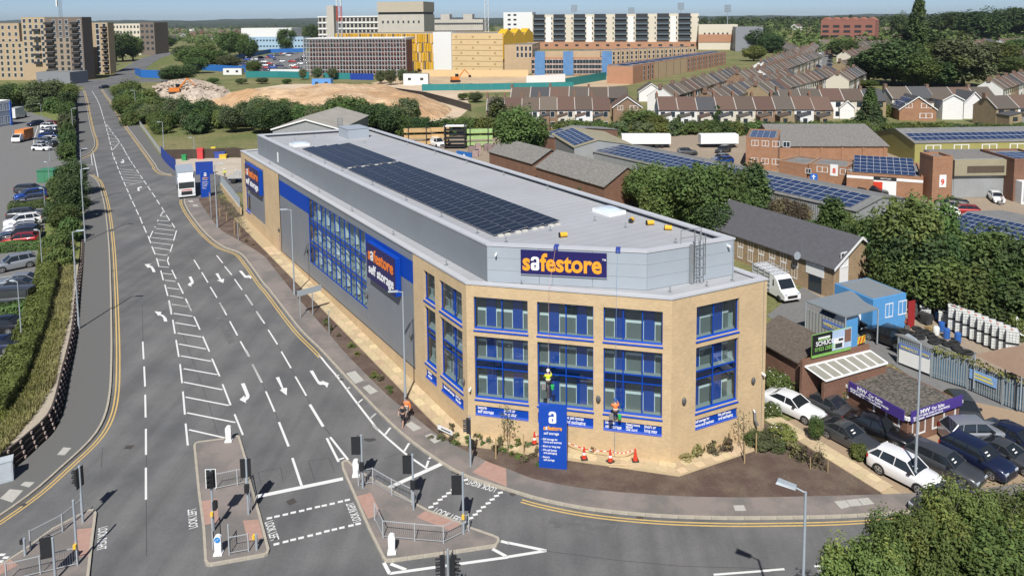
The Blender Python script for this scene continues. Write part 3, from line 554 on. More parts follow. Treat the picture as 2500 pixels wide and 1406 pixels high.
roof = obw('roof', MB().prism([(uof(p),vof(p)) for p in upin], 11.25, 13.55).mesh('roof', B_ROOF), bld, Matrix.Rotation(YB,4,'Z'))
for A, B, wd, m, inn in ((upp[0],upp[1],5.1,B_GREY,0),(upp[1],upp[2],3.8,B_LGREY,0),(upp[2],upp[3],3.75,B_LGREY,0),(upp[3],upp[4],5,B_GREY,0),(upp[4],upp[0],5,B_GREY,0)):
    panels(frame(A,B), 0, (B-A).length, 11.22, 13.86, wd, m, 0.0, 'cladding_panel', [(11.22,12.1),(12.1,13.0),(13.0,13.86)] if m is B_LGREY else None)
coping(upp, 13.86, .5, .14, B_CAP, out=.05)
# --- signs
UF = frame(upp[1], upp[2])
sg = obw('fascia_sign', MB().box(2.48, 8.58, -.14, -.01, 12.0, 13.72).mesh('fascia_sign', B_NAVY), bld, UF)
ob('sign_return', MB().box(2.46, 8.60, -.12, -.005, 11.93, 12.0).mesh('sign_return', mat('sign_edge_grey',(.35,.38,.42),.5)), sg)
brandline(sg, UF, 2.62, 12.3, 1.12, 5.62, y=-.16); letters(sg, UF, [('TM',8.26,13.2,.2,B_WHT,1,.01)], -.16)
for s0, s1, z0, z1 in ((11.2,17.46,6.95,10.2),(55.0,62.3,7.05,10.35)):
    a, b = lw(s1), lw(s0); q = obw('side_sign', MB().box(a, b, -.5, -.02, z0, z1).mesh('side_sign', B_BLUE), bld, WL)
    ob('sign_face', MB().box(a-.01, b-.02, -.53, -.505, z0-.01, z1+.01).mesh('sign_face', B_NAVY), q)
    wd = b-a; brandline(q, WL, a+.35, z0+(z1-z0)*.55, (z1-z0)*.30, wd-.75, mat('deep_orange_lettering',(.80,.20,.02),.5), -.54)
    me = textmesh('self storage', B_WHT, 1, .022, .012); w0, w1 = width(me); k = (wd-.8)/(w1-w0)
    obw('lettering', me, q, WL @ Matrix.Translation((a+.4,-.54,z0+(z1-z0)*.17)) @ Matrix.Diagonal((k,1,(z1-z0)*.27/.72,1)) @ ROTX)
# --- wall lights, cameras, outlet
LMP = MB().sph((0,-.12,0), .17, .12, .26, 8, 6).box(-.05,.05,-.08,0,-.05,.1).mesh('wall_light', B_LAMP)
for Mw, x, z in ((WF,9.5,3.9),(WR,1.0,4.06),(WR,7.12,4.11),(WL,lw(.45),3.9),(WL,lw(9.3),4.2),(WL,lw(18.9),4.6),(WL,lw(36.5),4.3),(WL,lw(47.8),4.1)): obw('wall_light', LMP, bld, Mw @ Matrix.Translation((x,0,z)))
CCM = MB().box(-.06,.06,-.35,-.05,-.06,.06).box(-.02,.02,-.08,0,-.1,.1).mesh('security_camera', B_TRIM)
for Mw, x, z in ((WF,.25,3.6),(WR,8.0,4.4),(UF,.7,13.3),(frame(upp[2],upp[3]),6.8,13.5)): obw('security_camera', CCM, bld, Mw @ Matrix.Translation((x,0,z)))
obw('drain_outlet', MB().path([(7.2,-.1,1.9),(7.2,-.25,1.75),(7.2,-.3,1.2),(7.4,-.35,.8)], .09).mesh('drain_outlet', B_GALV), bld, WR)
obw('stair_window', MB().box(53.3,53.75,-.03,.02,11.6,12.9).mesh('stair_window', B_TRIM), bld, frame(upp[1],upp[0]) @ Matrix.Scale(-1,4,(0,1,0)))
# --- ladder with cage on the upper wall
UR = frame(upp[2], upp[3]); lb = MB(); cg = MB()
for x in (3.75,4.25): lb.box(x-.03,x+.03,-.3,-.24,11.3,15.0)
for i in range(11): lb.box(3.75,4.25,-.28,-.26,11.5+i*.26,11.53+i*.26)
lb.box(3.45,3.65,-.32,-.1,11.25,14.05)
for z in (11.9,12.6,13.3,14.0,14.7):
    pts = [(4.0+.42*math.sin(R(a)), -.3-.62*math.cos(R(a))*.5-.3, z) for a in range(-100,101,25)]; cg.path(pts, .02, 4)
for a in (-90,-45,0,45,90): x = 4.0+.42*math.sin(R(a)); y = -.6-.31*math.cos(R(a)); cg.box(x-.02,x+.02,y-.01,y+.01,11.9,14.7)
for x in (3.0,4.75): cg.box(x-.02,x+.02,.3,.34,13.6,15.0)
cg.box(3.0,4.75,.31,.33,14.95,15.0); cg.box(3.0,4.75,.31,.33,14.4,14.44)
la = obw('roof_ladder', lb.mesh('roof_ladder', B_GALV), bld, UR); ob('safety_cage', cg.mesh('safety_cage', B_GALV), la)
# --- roof furniture
def local(u, v, z=13.55): return UV(u, v, z)
RB = Matrix.Rotation(YB,4,'Z')
def onroof(name, mb, u, v, m, z=13.55, parent=bld, rz=0): return obw(name, mb.mesh(name, m), parent, Matrix.Translation(UV(u,v,z)) @ RB @ Matrix.Rotation(rz,4,'Z'))
bx = onroof('stair_housing', MB().box(-1.5,1.5,-1.9,1.9,0,1.35).box(-1.56,1.56,-1.96,1.96,1.35,1.42), 37.7, 101, B_LGREY)
cgm = MB(); 
for a in range(0,360,30): x, y = .38*math.cos(R(a)), .38*math.sin(R(a)); cgm.box(x-.015,x+.015,y-.015,y+.015,1.0,2.5)
for z in (1.4,1.95,2.5): cgm.path([(.38*math.cos(R(a)),.38*math.sin(R(a)),z) for a in range(0,361,30)], .02, 4)
onroof('ladder_hoop', cgm, 37.0, 104.5, B_GALV, 13.4)
for u, v, wx, wy in ((29.2,98.3,1.05,1.05),(40.1,47.8,.9,1.15)):
    s = onroof('skylight', MB().box(-wx,wx,-wy,wy,0,.28), u, v, B_TRIM)
    dm = MB(); K = 6; vs_ = [(wx*.92*(2*i/K-1), wy*.92*(2*j/K-1), .285+.22*(1-(2*i/K-1)**4)*(1-(2*j/K-1)**4)) for j in range(K+1) for i in range(K+1)]
    dm.add(vs_, [(j*(K+1)+i, j*(K+1)+i+1, (j+1)*(K+1)+i+1, (j+1)*(K+1)+i) for j in range(K) for i in range(K)], 0, True)
    ob('dome', dm.mesh('dome', mat('skylight_dome',(.55,.62,.68),.12,.03)), s)
AN = MB().tube((0,0,0),(0,0,.32),.035,.03,6).box(-.14,.14,-.14,.14,0,.03).box(-.06,.06,-.06,.06,.3,.36).mesh('roof_anchor', B_GALV)
for u, v in ((28.0,90),(27.8,84),(27.9,78.6),(27.9,70),(27.9,62),(27.9,55),(27.9,49),(28.5,45.8),(32.9,46.3),(37.5,46.5),(40.9,90),(40.9,82),(40.9,74),(40.9,66),(40.9,58),(33,104),(30,103),(36.9,95),(38.2,43.5),(38.5,38.3)): obw('roof_anchor', AN, bld, Matrix.Translation(UV(u,v,13.55)))
for u, v in ((25.7,100),(25.7,90),(25.7,80),(25.7,70),(25.7,60),(25.7,50),(28,43.0),(35.6,35.9),(38.5,35.2),(40.8,34.9)): obw('roof_anchor', AN, bld, Matrix.Translation(UV(u,v,11.2)))
# --- solar arrays
B_PV = mat('solar_cell', (.017,.021,.032), .3, .15, 1.5, spec=.5); B_PVF = mat('solar_frame', (.30,.32,.36), .4, 0)
def pv_mesh(l, wdt, tilt):
    mb = MB(); mb.box(.012,wdt-.012,.012,l-.012,0,.03,0)
    for a in (0, wdt-.012): mb.box(a,a+.012,0,l,-.002,.034,1)
    for b in (0, l-.014, l/2-.006): mb.box(.012,wdt-.012,b,b+.012,.0,.034,1)
    M = Matrix.Rotation(tilt,4,'Y'); return mb.xf(M).mesh('panel', [B_PV, B_PVF])
PVN = [pv_mesh(1.73,1.5,R(-5)), pv_mesh(1.73,1.5,R(5))]
names = ['nearest','second from','third from','farthest from']
for (v0, n, w_) in ((47.5,18,'long front block'),(79.35,9,'short rear block')):
    for r in range(4):
        t = thing('solar_array', f'dark solar panel row, {w_} on the storage roof, {names[r]} the left parapet', 'solar panels', UV(28.52+r*1.57, v0, 13.55), YB, 'solar rows on the storage roof')
        fl_ = MB().box(.3,1.2,.05,n*1.732-.05,.0,.05)
        ob('mounting_rail', fl_.mesh('mounting_rail', B_GALV), t)
        ob('ballast', MB().box(.25,.65,-.35,-.1,0,.14).box(.9,1.3,-.32,-.08,0,.12).mesh('ballast', mat('ballast_bag',(.6,.58,.52),.9)), t)
        for i in range(n): ob('panel', PVN[0], t, Matrix.Translation((0,i*1.732,.10)))
# --- loose things on the roof
for u, v, rz, w_ in ((32.72,44.3,.3,'lying on its side behind the roof sign'),(39.64,44.4,1.2,'orange one nearest the front skylight'),(40.31,42.9,.2,'middle one near the right parapet'),(40.45,41.0,-.2,'nearest the caged ladder')):
    t = thing('rope_bag', f'small yellow rope bag on the grey roof, {w_}', 'bag', UV(u,v,13.55), rz, 'rope bags on the roof')
    ob('bag_body', MB().tube((-.3,0,.2),(.25,0,.2),.2,.19,8).mesh('bag_body', mat('yellow_bag',(.75,.42,.03),.7)), t); ob('bag_end', MB().tube((-.36,0,.2),(-.3,0,.2),.205,.205,8).mesh('bag_end', mat('black_strap',(.02,.02,.02),.7)), t)
# ================================================================ street furniture
S_POLE = mat('painted_pole', (.33,.37,.40), .5, .06, 2); S_DK = mat('signal_black', (.022,.023,.025), .5, .1, 3); S_WHT = mat('white_plastic', (.80,.80,.78), .45, .04, 3)
S_RED = mat('red_plastic', (.62,.05,.02), .5, .06, 3); S_LENS = mat('dark_lens', (.05,.03,.03), .2, 0); S_RAIL = mat('galvanised_rail', (.40,.42,.43), .45, .08, 3); S_YEL = mat('yellow_box', (.75,.48,.06), .5)
def up_(p, dz=.12): return Vector((p.x, p.y, zg(p.x,p.y)+dz))
def streetlamp(base, hgt, ang, label, arm=.9, r=.085, group=None, name='street_lamp', hd=1.0):
    t = thing(name, label, 'street lamp', base, ang, group)
    ob('pole', MB().tube((0,0,0),(0,0,1.2),r*1.35,r*1.3,8).tube((0,0,1.2),(0,0,hgt),r,r*.7,8).mesh('pole', S_POLE), t)
    ob('arm', MB().tube((0,0,hgt-.05),(arm*.45,0,hgt+.06),.04,.04,6).mesh('arm', S_POLE), t)
    ob('lamp_head', MB().add([(arm*.4,-.1*hd,hgt+.02),(arm*.4,.1*hd,hgt+.02),(arm*1.25,.15*hd,hgt+.1),(arm*1.25,-.15*hd,hgt+.1),(arm*.4,-.07*hd,hgt+.14),(arm*.4,.07*hd,hgt+.14),(arm*1.2,.1*hd,hgt+.19),(arm*1.2,-.1*hd,hgt+.19)], [(3,2,1,0),(4,5,6,7),(0,1,5,4),(1,2,6,5),(2,3,7,6),(3,0,4,7)]).mesh('lamp_head', S_POLE), t)
    return t
def lamp_px(bx, by, tx, ty, ang, label, arm=.9, r=.085, **k):
    b = gp(bx, by); h = topz(b, tx, ty)-b.z; return streetlamp(b, h, ang, label, arm, r, **k)
for bx, by, tx, ty, a, lb in ((193.4,805.4,176.3,566,.1,'tall grey street lamp beside the crib wall, nearest on the left footway'),(208.5,592,196,414,.1,'tall grey street lamp on the left footway by the end of the crib wall'),(205,500,198,365,.1,'tall grey street lamp rising behind the hedge tree near the car park entrance'),(719,721,711,512,R(200),'tall grey street lamp in the planting bed before the long glazing'),(990,980,984,712,R(195),'tall grey street lamp behind the walkers, before the side sign'),(531,557,525,402,R(20),'tall grey street lamp near the far totem sign'),(2233,1194,2248,838,R(110),'tall grey street lamp rising past the white SUV on the forecourt'),(180,350,175,266,.1,'street lamp on the bridge parapet side of the far left footway'),(171,253,167,200,.1,'far street lamp at the top of the left footway'),(332,282,328,222,R(200),'street lamp standing in the scrub right of the far road'),(400,362,395,299,R(200),'street lamp standing in the grass above the blue hoarding'),(475,372,472,337,R(200),'white camera column inside the site compound')):
    lamp_px(bx, by, tx, ty, a, lb)
fp = az(1967,1200,9.2); streetlamp(Vector((fp.x,fp.y,zg(fp.x,fp.y))), 9.2-zg(fp.x,fp.y), R(150), 'street lamp in the foreground cut off by the bottom edge', 1.0, hd=1.6)
for bx, by, tx, ty, lb in ((112,534,107,461,'thin lamp column between the car park hedge and the dark estate car'),(104,660,98,563,'thin lamp column at the end of the hedge beside the silver crossover'),(54,840,41,688,'thin lamp column by the grey van'),(121,454,117,397,'thin lamp column behind the green kiosk'),(122,395,118,348,'thin lamp column at the car park island'),(102,299,98,255,'thin lamp column by the far parked cars')):
    b = gl(bx,by); streetlamp(b, topz(b,tx,ty)-b.z, R(180), lb, .5, .05, name='lamp_column')
for bx, by, tx, ty, lb in ((804,818,801,761,'thin grey marker post in the bed before the long glazing'),(582,587,581,547,'thin grey marker post among the staked saplings'),(516,534,514,476,'grey post behind the far totem sign')):
    b = gp(bx,by); t = thing('sign_post', lb, 'post', b); h = topz(b,tx,ty)-b.z; ob('pole', MB().tube((0,0,0),(0,0,h),.045,.045,6).mesh('pole', S_POLE), t); ob('cap', MB().box(-.08,.08,-.08,.08,h,h+.06).mesh('cap', S_POLE), t)
# --- traffic signals
HEAD = MB().box(-.17,.17,-.12,.1,0,.95).mesh('signal_head', S_DK)
BORD = MB().box(-.31,.31,.10,.125,-.13,1.08).mesh('backing_board', S_DK); EDGE = MB().add([(a*x,.09,.475+b*z) for x,z in ((.31,.605),(.26,.555)) for a,b in ((-1,-1),(1,-1),(1,1),(-1,1))],[(0,1,5,4),(1,2,6,5),(2,3,7,6),(3,0,4,7)]).mesh('white_border', S_WHT)
def vis():
    mb = MB(); n = 6
    for i in range(n):
        a0, a1 = R(-20+220*i/n), R(-20+220*(i+1)/n)
        mb.quad((.12*math.cos(a0),-.12,.12*math.sin(a0)),(.12*math.cos(a1),-.12,.12*math.sin(a1)),(.12*math.cos(a1),-.34,.12*math.sin(a1)),(.12*math.cos(a0),-.34,.12*math.sin(a0)))
    return mb.mesh('visor', S_DK)
VIS = vis(); LEN = MB().lathe([(.11,0),(.10,.02)],10).xf(Matrix.Rotation(R(90),4,'X')).mesh('lens', S_LENS)
def head(t, M):
    h = ob('signal_head', HEAD, t, M); ob('backing_board', BORD, h); ob('white_border', EDGE, h)
    for z in (.17,.475,.78):
        ob('lens', LEN, h, Matrix.Translation((0,-.121,z))); ob('visor', VIS, h, Matrix.Translation((0,0,z)))
PED = MB().box(-.13,.13,-.1,.1,0,.5).box(-.1,.1,-.13,-.1,.05,.45).mesh('pedestrian_unit', S_DK)
def signal(bx, by, tx, ty, label, heads, ped=None, dz=.12, push=False):
    b = gp(bx,by); b.z += dz; h = topz(b,tx,ty)-b.z; t = thing('traffic_signal', label, 'traffic light', b, 0, 'traffic signals at the junction')
    ob('pole', MB().tube((0,0,0),(0,0,h),.07,.06,8).tube((0,0,h),(0,0,h+.06),.075,.06,8).mesh('pole', S_POLE), t)
    for ang, z, off in heads: head(t, Matrix.Rotation(R(ang),4,'Z') @ Matrix.Translation((off,-.12,h+z)))
    if ped: ob('pedestrian_unit', PED, t, Matrix.Rotation(R(ped[0]),4,'Z') @ Matrix.Translation((0,-.15,ped[1])))
    if push: ob('push_button', MB().box(-.08,.08,-.2,-.06,1.0,1.25).mesh('push_button', S_YEL), t)
    return t
# head angle: 0 = faces the camera side (-y), 180 = shows its back
signal(203,1279,196,1138,'traffic signal facing left on the left island tip',[(-95,-1.15,0)])
signal(190,1381,179,1222,'plain grey crossing pole with yellow button on the left island',[],None,.12,True)
signal(136,1420,127,1313,'grey pole with a dark signal head at the bottom left edge',[(200,-.95,.3)])
signal(522,1300,512,1147,'traffic signal with white border facing the camera on the middle island',[(5,-1.0,0)],(90,1.35),.12,True)
signal(607,1259,600,1120,'traffic signal seen from behind on the middle island edge',[(190,-1.05,.05)],(10,1.5))
signal(886,1195,881,1063,'traffic signal seen from behind by the white bollard on the right island nose',[(180,-1.15,.35)],(0,1.3))
signal(1010,1248,1005,1110,'traffic signal seen from behind at the right island railing end',[(180,-1.1,.3)],(0,1.45))
signal(1132,1307,1126,1155,'traffic signal by the corner of the right island railing',[(180,-1.2,.35)],None,.12,True)
signal(1149,1142,1145,1017,'traffic signal facing left on the footway before the storage building',[(-80,-1.1,0)],(150,1.3))
b = az(1093,1344,3.9); t = thing('traffic_signal', 'twin headed traffic signal at the bottom edge of the picture', 'traffic light', (b.x,b.y,zg(b.x,b.y)), 0, 'traffic signals at the junction')
ob('pole', MB().tube((0,0,0),(0,0,4.3),.07,.06,8).mesh('pole', S_POLE), t); head(t, Matrix.Rotation(R(-78),4,'Z') @ Matrix.Translation((0,-.28,3.0))); head(t, Matrix.Rotation(R(78),4,'Z') @ Matrix.Translation((0,-.28,3.0)))
for bx, by, tx, ty, lb in ((627,1347,624,1303,'short crossing post with push button on the middle island'),(62,1360,61,1313,'short post with a small camera on the left island')):
    b = gp(bx,by); b.z += .12; h = topz(b,tx,ty)-b.z; t = thing('crossing_post', lb, 'post', b); ob('pole', MB().tube((0,0,0),(0,0,h),.07,.07,8).mesh('pole', S_POLE), t); ob('push_button', MB().box(-.2,-.05,-.1,.1,h-.3,h-.05).mesh('push_button', S_YEL if bx > 100 else S_DK), t)
# --- guard rails
def guardrail(z, pts, label, hgt=1.05):
    P = [up_(gp(*zp(z,*q))) for q in pts]; t = thing('guard_rail', label, 'railing', P[0], 0, 'pedestrian guard rails'); o = P[0]; ps = MB()
    for p in P: ob('post', MB().box(-.03,.03,-.03,.03,0,hgt+.05).mesh('post', S_RAIL), t, Matrix.Translation(p-o))
    for a, b in zip(P, P[1:]):
        L = (b-a).length; k = max(1, round(L/2.0))
        for i in range(k):
            c, d = a.lerp(b,i/k)-o, a.lerp(b,(i+1)/k)-o; mb = MB(); n = max(3, round(L/k/.12)); u = Vector((0,0,1))
            if i: ob('post', MB().box(-.025,.025,-.025,.025,0,hgt).mesh('post', S_RAIL), t, Matrix.Translation(c))
            mb.tube(c+u*hgt, d+u*hgt, .025, n=4); mb.tube(c+u*.12, d+u*.12, .02, n=4)
            for j in range(1,n): q = c.lerp(d, j/n); mb.tube(q+u*.12, q+u*hgt, .009, n=3, cap=False)
            s = ob('rail_panel', mb.mesh('rail_panel', S_RAIL), t); s['kind'] = 'stuff'
guardrail('h', [(968,648),(1092,627),(1255,725),(1428,808)], 'grey guard rail along the stop line side of the right island')
guardrail('h', [(1107,940),(1180,1093),(1452,1120),(1698,1140),(1915,1035)], 'long angled grey guard rail on the front of the right island')
guardrail('g', [(265,1185),(540,1040),(700,908)], 'grey guard rail along the far edge of the left island')
guardrail('g', [(60,1475),(350,1406),(668,1330)], 'grey guard rail along the near edge of the left island')
guardrail('g', [(1850,680),(2040,640),(2112,625),(2158,865)], 'grey guard rail round the back of the middle island')
guardrail('g', [(1822,1010),(1830,1188)], 'short grey guard rail beside the signal on the middle island')
guardrail('g', [(1965,1130),(1970,1240),(2135,1210)], 'grey guard rail behind the blue arrow bollard')
# --- illuminated bollards
for z, x, y, face, lb in (('g',1965,262,0,'white bollard at the far tip of the middle island'),('g',1877,1232,1,'white bollard with a blue arrow disc on the middle island'),('h',948,560,0,'white bollard on the nose of the right island'),('h',1255,1222,0,'white bollard at the near corner of the right island')):
    b = up_(gp(*zp(z,x,y))); t = thing('bollard', lb, 'bollard', b, .1, 'white traffic bollards')
    ob('base', MB().box(-.24,.24,-.2,.2,0,.1).mesh('base', S_WHT), t); mb = MB(); w_, hh = .17, 1.15; n = 8
    pr_ = [(-w_,.1),(w_,.1),(w_+.03,hh-.2)] + [((w_+.03)*math.cos(R(180*i/n)), hh-.2+.2*math.sin(R(180*i/n))) for i in range(1,n)] + [(-w_-.03,hh-.2)]
    k = len(pr_); mb.add([(p[0],-.11,p[1]) for p in pr_]+[(p[0],.11,p[1]) for p in pr_], [tuple(range(k)), tuple(range(2*k-1,k-1,-1))]+[(i,k+i,k+(i+1)%k,(i+1)%k) for i in range(k)]); ob('shell', mb.mesh('shell', S_WHT), t)
    if face: ob('sign_disc', MB().lathe([(.17,0),(.17,.01)],12).xf(Matrix.Translation((0,-.12,.92)) @ Matrix.Rotation(R(90),4,'X')).mesh('sign_disc', mat('blue_disc',(.03,.25,.62),.4)), t); ob('arrow', MB().add([(.05,-.135,1.0),(-.1,-.135,.8),(-.1,-.135,.93),(-.07,-.135,.88),(.08,-.135,.97)], [(0,3,4),(1,3,2)]).mesh('arrow', S_WHT), t)
# --- cabinets, name plate, direction sign, cones
b = up_(gp(12,1176)); t = thing('utility_cabinet', 'pale grey roadside cabinet below the crib wall at the left edge', 'cabinet', b, .55)
ob('body', MB().box(-.5,.5,-.35,.35,0,1.35).mesh('body', mat('cabinet_grey',(.46,.5,.53),.5)), t); ob('lid', MB().box(-.54,.54,-.39,.39,1.35,1.42).mesh('lid', MT['cabinet_grey']), t); ob('door_panel', MB().box(-.44,.44,-.365,-.352,.1,1.3).mesh('door_panel', MT['cabinet_grey']), t)
b = gp(1087,1066); t = thing('street_name_plate', 'low white street name plate in the planting bed beside the corner', 'sign', b, R(-38))
ob('plate', MB().box(-.75,.75,-.015,.015,.35,.68).mesh('plate', S_WHT), t); ob('frame', MB().box(-.7,-.64,.016,.07,0,.7).box(.64,.7,.016,.07,0,.7).mesh('frame', S_DK), t); ob('print_bar', MB().box(-.4,.55,-.02,-.016,.47,.56).mesh('print_bar', S_DK), t)
a, c = gp(734,778), gp(764,769); t = thing('direction_sign', 'large grey direction sign seen from behind on two posts by the bed', 'sign', a); d = c-a; M = Matrix.Rotation(math.atan2(d.y,d.x),4,'Z'); L = d.length; h = topz(a,732,712)-a.z
for x in (0,L): ob('post', MB().tube((0,0,0),(0,0,h),.05,.05,6).mesh('post', S_POLE), t, M @ Matrix.Translation((x,0,0)))
ob('sign_panel', MB().box(-.3,L+1.0,-.04,-.01,h-.45,h+.15).mesh('sign_panel', S_POLE), t, M)
CB = MB().box(-.2,.2,-.2,.2,0,.04).mesh('base', mat('cone_base',(.04,.035,.03),.8)); CONE = MB().lathe([(.15,.04),(.035,.74)],10,0).mesh('cone', S_RED); CSL = MB().lathe([(.118,.26),(.083,.44)],10).mesh('white_sleeve', S_WHT); CRS = MB().lathe([(.062,.6),(.05,.68)],10).mesh('white_sleeve', S_WHT)
def cone(p, label, s=1.0, white=True):
    t = thing('traffic_cone', label, 'cone', p, random.random(), 'traffic cones', s); ob('base', CB, t); ob('cone_body', CONE, t)
    if white: ob('white_sleeve', CSL, t)
    return t
CP = []
for x, y, lb, wv in ((1305,1087,'traffic cone left of the near totem sign',1),(1426,1124,'traffic cone right of the near totem sign at the bed edge',1),(1490,1131,'traffic cone with white base on the paving, centre of the tape',1),(1551,1129,'plain red cone at the right end of the barrier tape',0)):
    p = gp(x,y); p.z += .16; CP.append(p); cone(p, lb, 1.15, wv)
tp = MB(); P = [CP[0]+Vector((0,0,.7)), gp(1385,1105)+Vector((0,0,.75)), CP[2]+Vector((0,0,.72)), CP[3]+Vector((0,0,.8))]
for a, b in zip(P, P[1:]):
    n = 12
    for i in range(n):
        p, q = a.lerp(b,i/n), a.lerp(b,(i+1)/n); s0, s1 = -.2*math.sin(math.pi*i/n), -.2*math.sin(math.pi*(i+1)/n)
        tp.quad(p+Vector((0,0,s0-.035)), q+Vector((0,0,s1-.035)), q+Vector((0,0,s1+.035)), p+Vector((0,0,s0+.035)), i % 2)
tag(ob('barrier_tape', tp.mesh('barrier_tape', [S_WHT, S_RED])), 'red and white barrier tape strung between the cones', 'tape')
for i, (x0,y0,x1,y1) in enumerate(((1480,1137,1541,1138),(1487,1143,1550,1146))):
    a, b = gp(x0,y0), gp(x1,y1); a.z += .13; b.z += .13; tag(ob('timber_stake', MB().tube(a,b,.04,.04,5).mesh('timber_stake', mat('pale_timber',(.55,.4,.24),.8))), ['upper of two pale stakes lying on the mulch','lower of two pale stakes lying on the mulch'][i], 'stake', 'stakes lying on the mulch')
# --- totem signs
def totem(bx0, by0, bx1, by1, ty, label, sub=True):
    a, b = gp(bx0,by0), gp(bx1,by1); z0 = min(a.z,b.z); d = b-a; wdt = d.length; h = topz(a,bx0,ty)-z0
    t = thing('totem_sign', label, 'sign', a, 0); M = Matrix.Rotation(math.atan2(d.y,d.x),4,'Z'); Mw = Matrix.Translation(a) @ M
    ob('panel', MB().box(0,wdt,0,.32,.05,h).mesh('panel', mat('totem_blue',(.008,.065,.40),.35,.03,2)), t, M)
    k = wdt/1.9
    lb_, hl_ = lock_letter(.72*k*1.15, B_WHT, MT['totem_blue']); ob('padlock_emblem', lb_, t, M @ Matrix.Translation((wdt*.36,-.012,h-1.15*k))); ob('keyhole', hl_, t, M @ Matrix.Translation((wdt*.36,-.012,h-1.15*k)))
    brandline(t, Mw, wdt*.17, h-1.62*k, .26*k, wdt*.66, y=-.02)
    letters(t, Mw, [('self storage',wdt*.18,h-1.95*k,.26*k,B_WHT,.86,.006),('- Self storage for',wdt*.1,h-2.35*k,.19*k,B_WHT,.85,.012),('home and business',wdt*.17,h-2.55*k,.19*k,B_WHT,.85,.012),('- Short or long stay',wdt*.1,h-2.85*k,.19*k,B_WHT,.85,.012),('- We sell boxes',wdt*.1,h-3.12*k,.19*k,B_WHT,.85,.012),('and packaging',wdt*.17,h-3.32*k,.19*k,B_WHT,.85,.012),('- Secure',wdt*.1,h-3.62*k,.19*k,B_WHT,.85,.012),('self storage',wdt*.17,h-3.82*k,.19*k,B_WHT,.85,.012)], -.015)
    return t
totem(1316,1143,1384,1149,992,'tall blue totem sign with white padlock before the brick front')
totem(492,484,515,481,419,'tall blue totem sign with white padlock beside the white lorry')
# ================================================================ people
def skin(name, pts, edges, m, parent, root=0, sub=1):
    me = bpy.data.meshes.new(name); me.from_pydata([p[:3] for p in pts], edges, []); me.materials.append(m); o = ob(name, me, parent)
    md = o.modifiers.new('skin','SKIN'); md.use_smooth_shade = True
    for i, p in enumerate(pts):
        sv = me.skin_vertices[0].data[i]; r = p[3]; sv.radius = (r, p[4] if len(p) > 4 else r); sv.use_root = (i == root)
    s = o.modifiers.new('sub','SUBSURF'); s.levels = sub; s.render_levels = sub; return o
P_SKIN = mat('skin', (.50,.30,.21), .6, .05); P_BLK = mat('black_cloth', (.018,.018,.022), .9, .2, 9); P_HVO = mat('hi_vis_orange', (.85,.22,.05), .8, .08, 6); P_HVY = mat('hi_vis_yellow', (.62,.75,.03), .8, .08, 6); P_GRY = mat('grey_cloth', (.22,.21,.2), .9, .2, 9); P_HAIR = mat('dark_hair', (.03,.02,.015), .8); P_STRIPE = mat('reflective_tape', (.75,.75,.72), .4); P_BLUEH = mat('blue_helmet', (.03,.1,.35), .35); P_GRN = mat('green_bucket', (.03,.45,.12), .6)
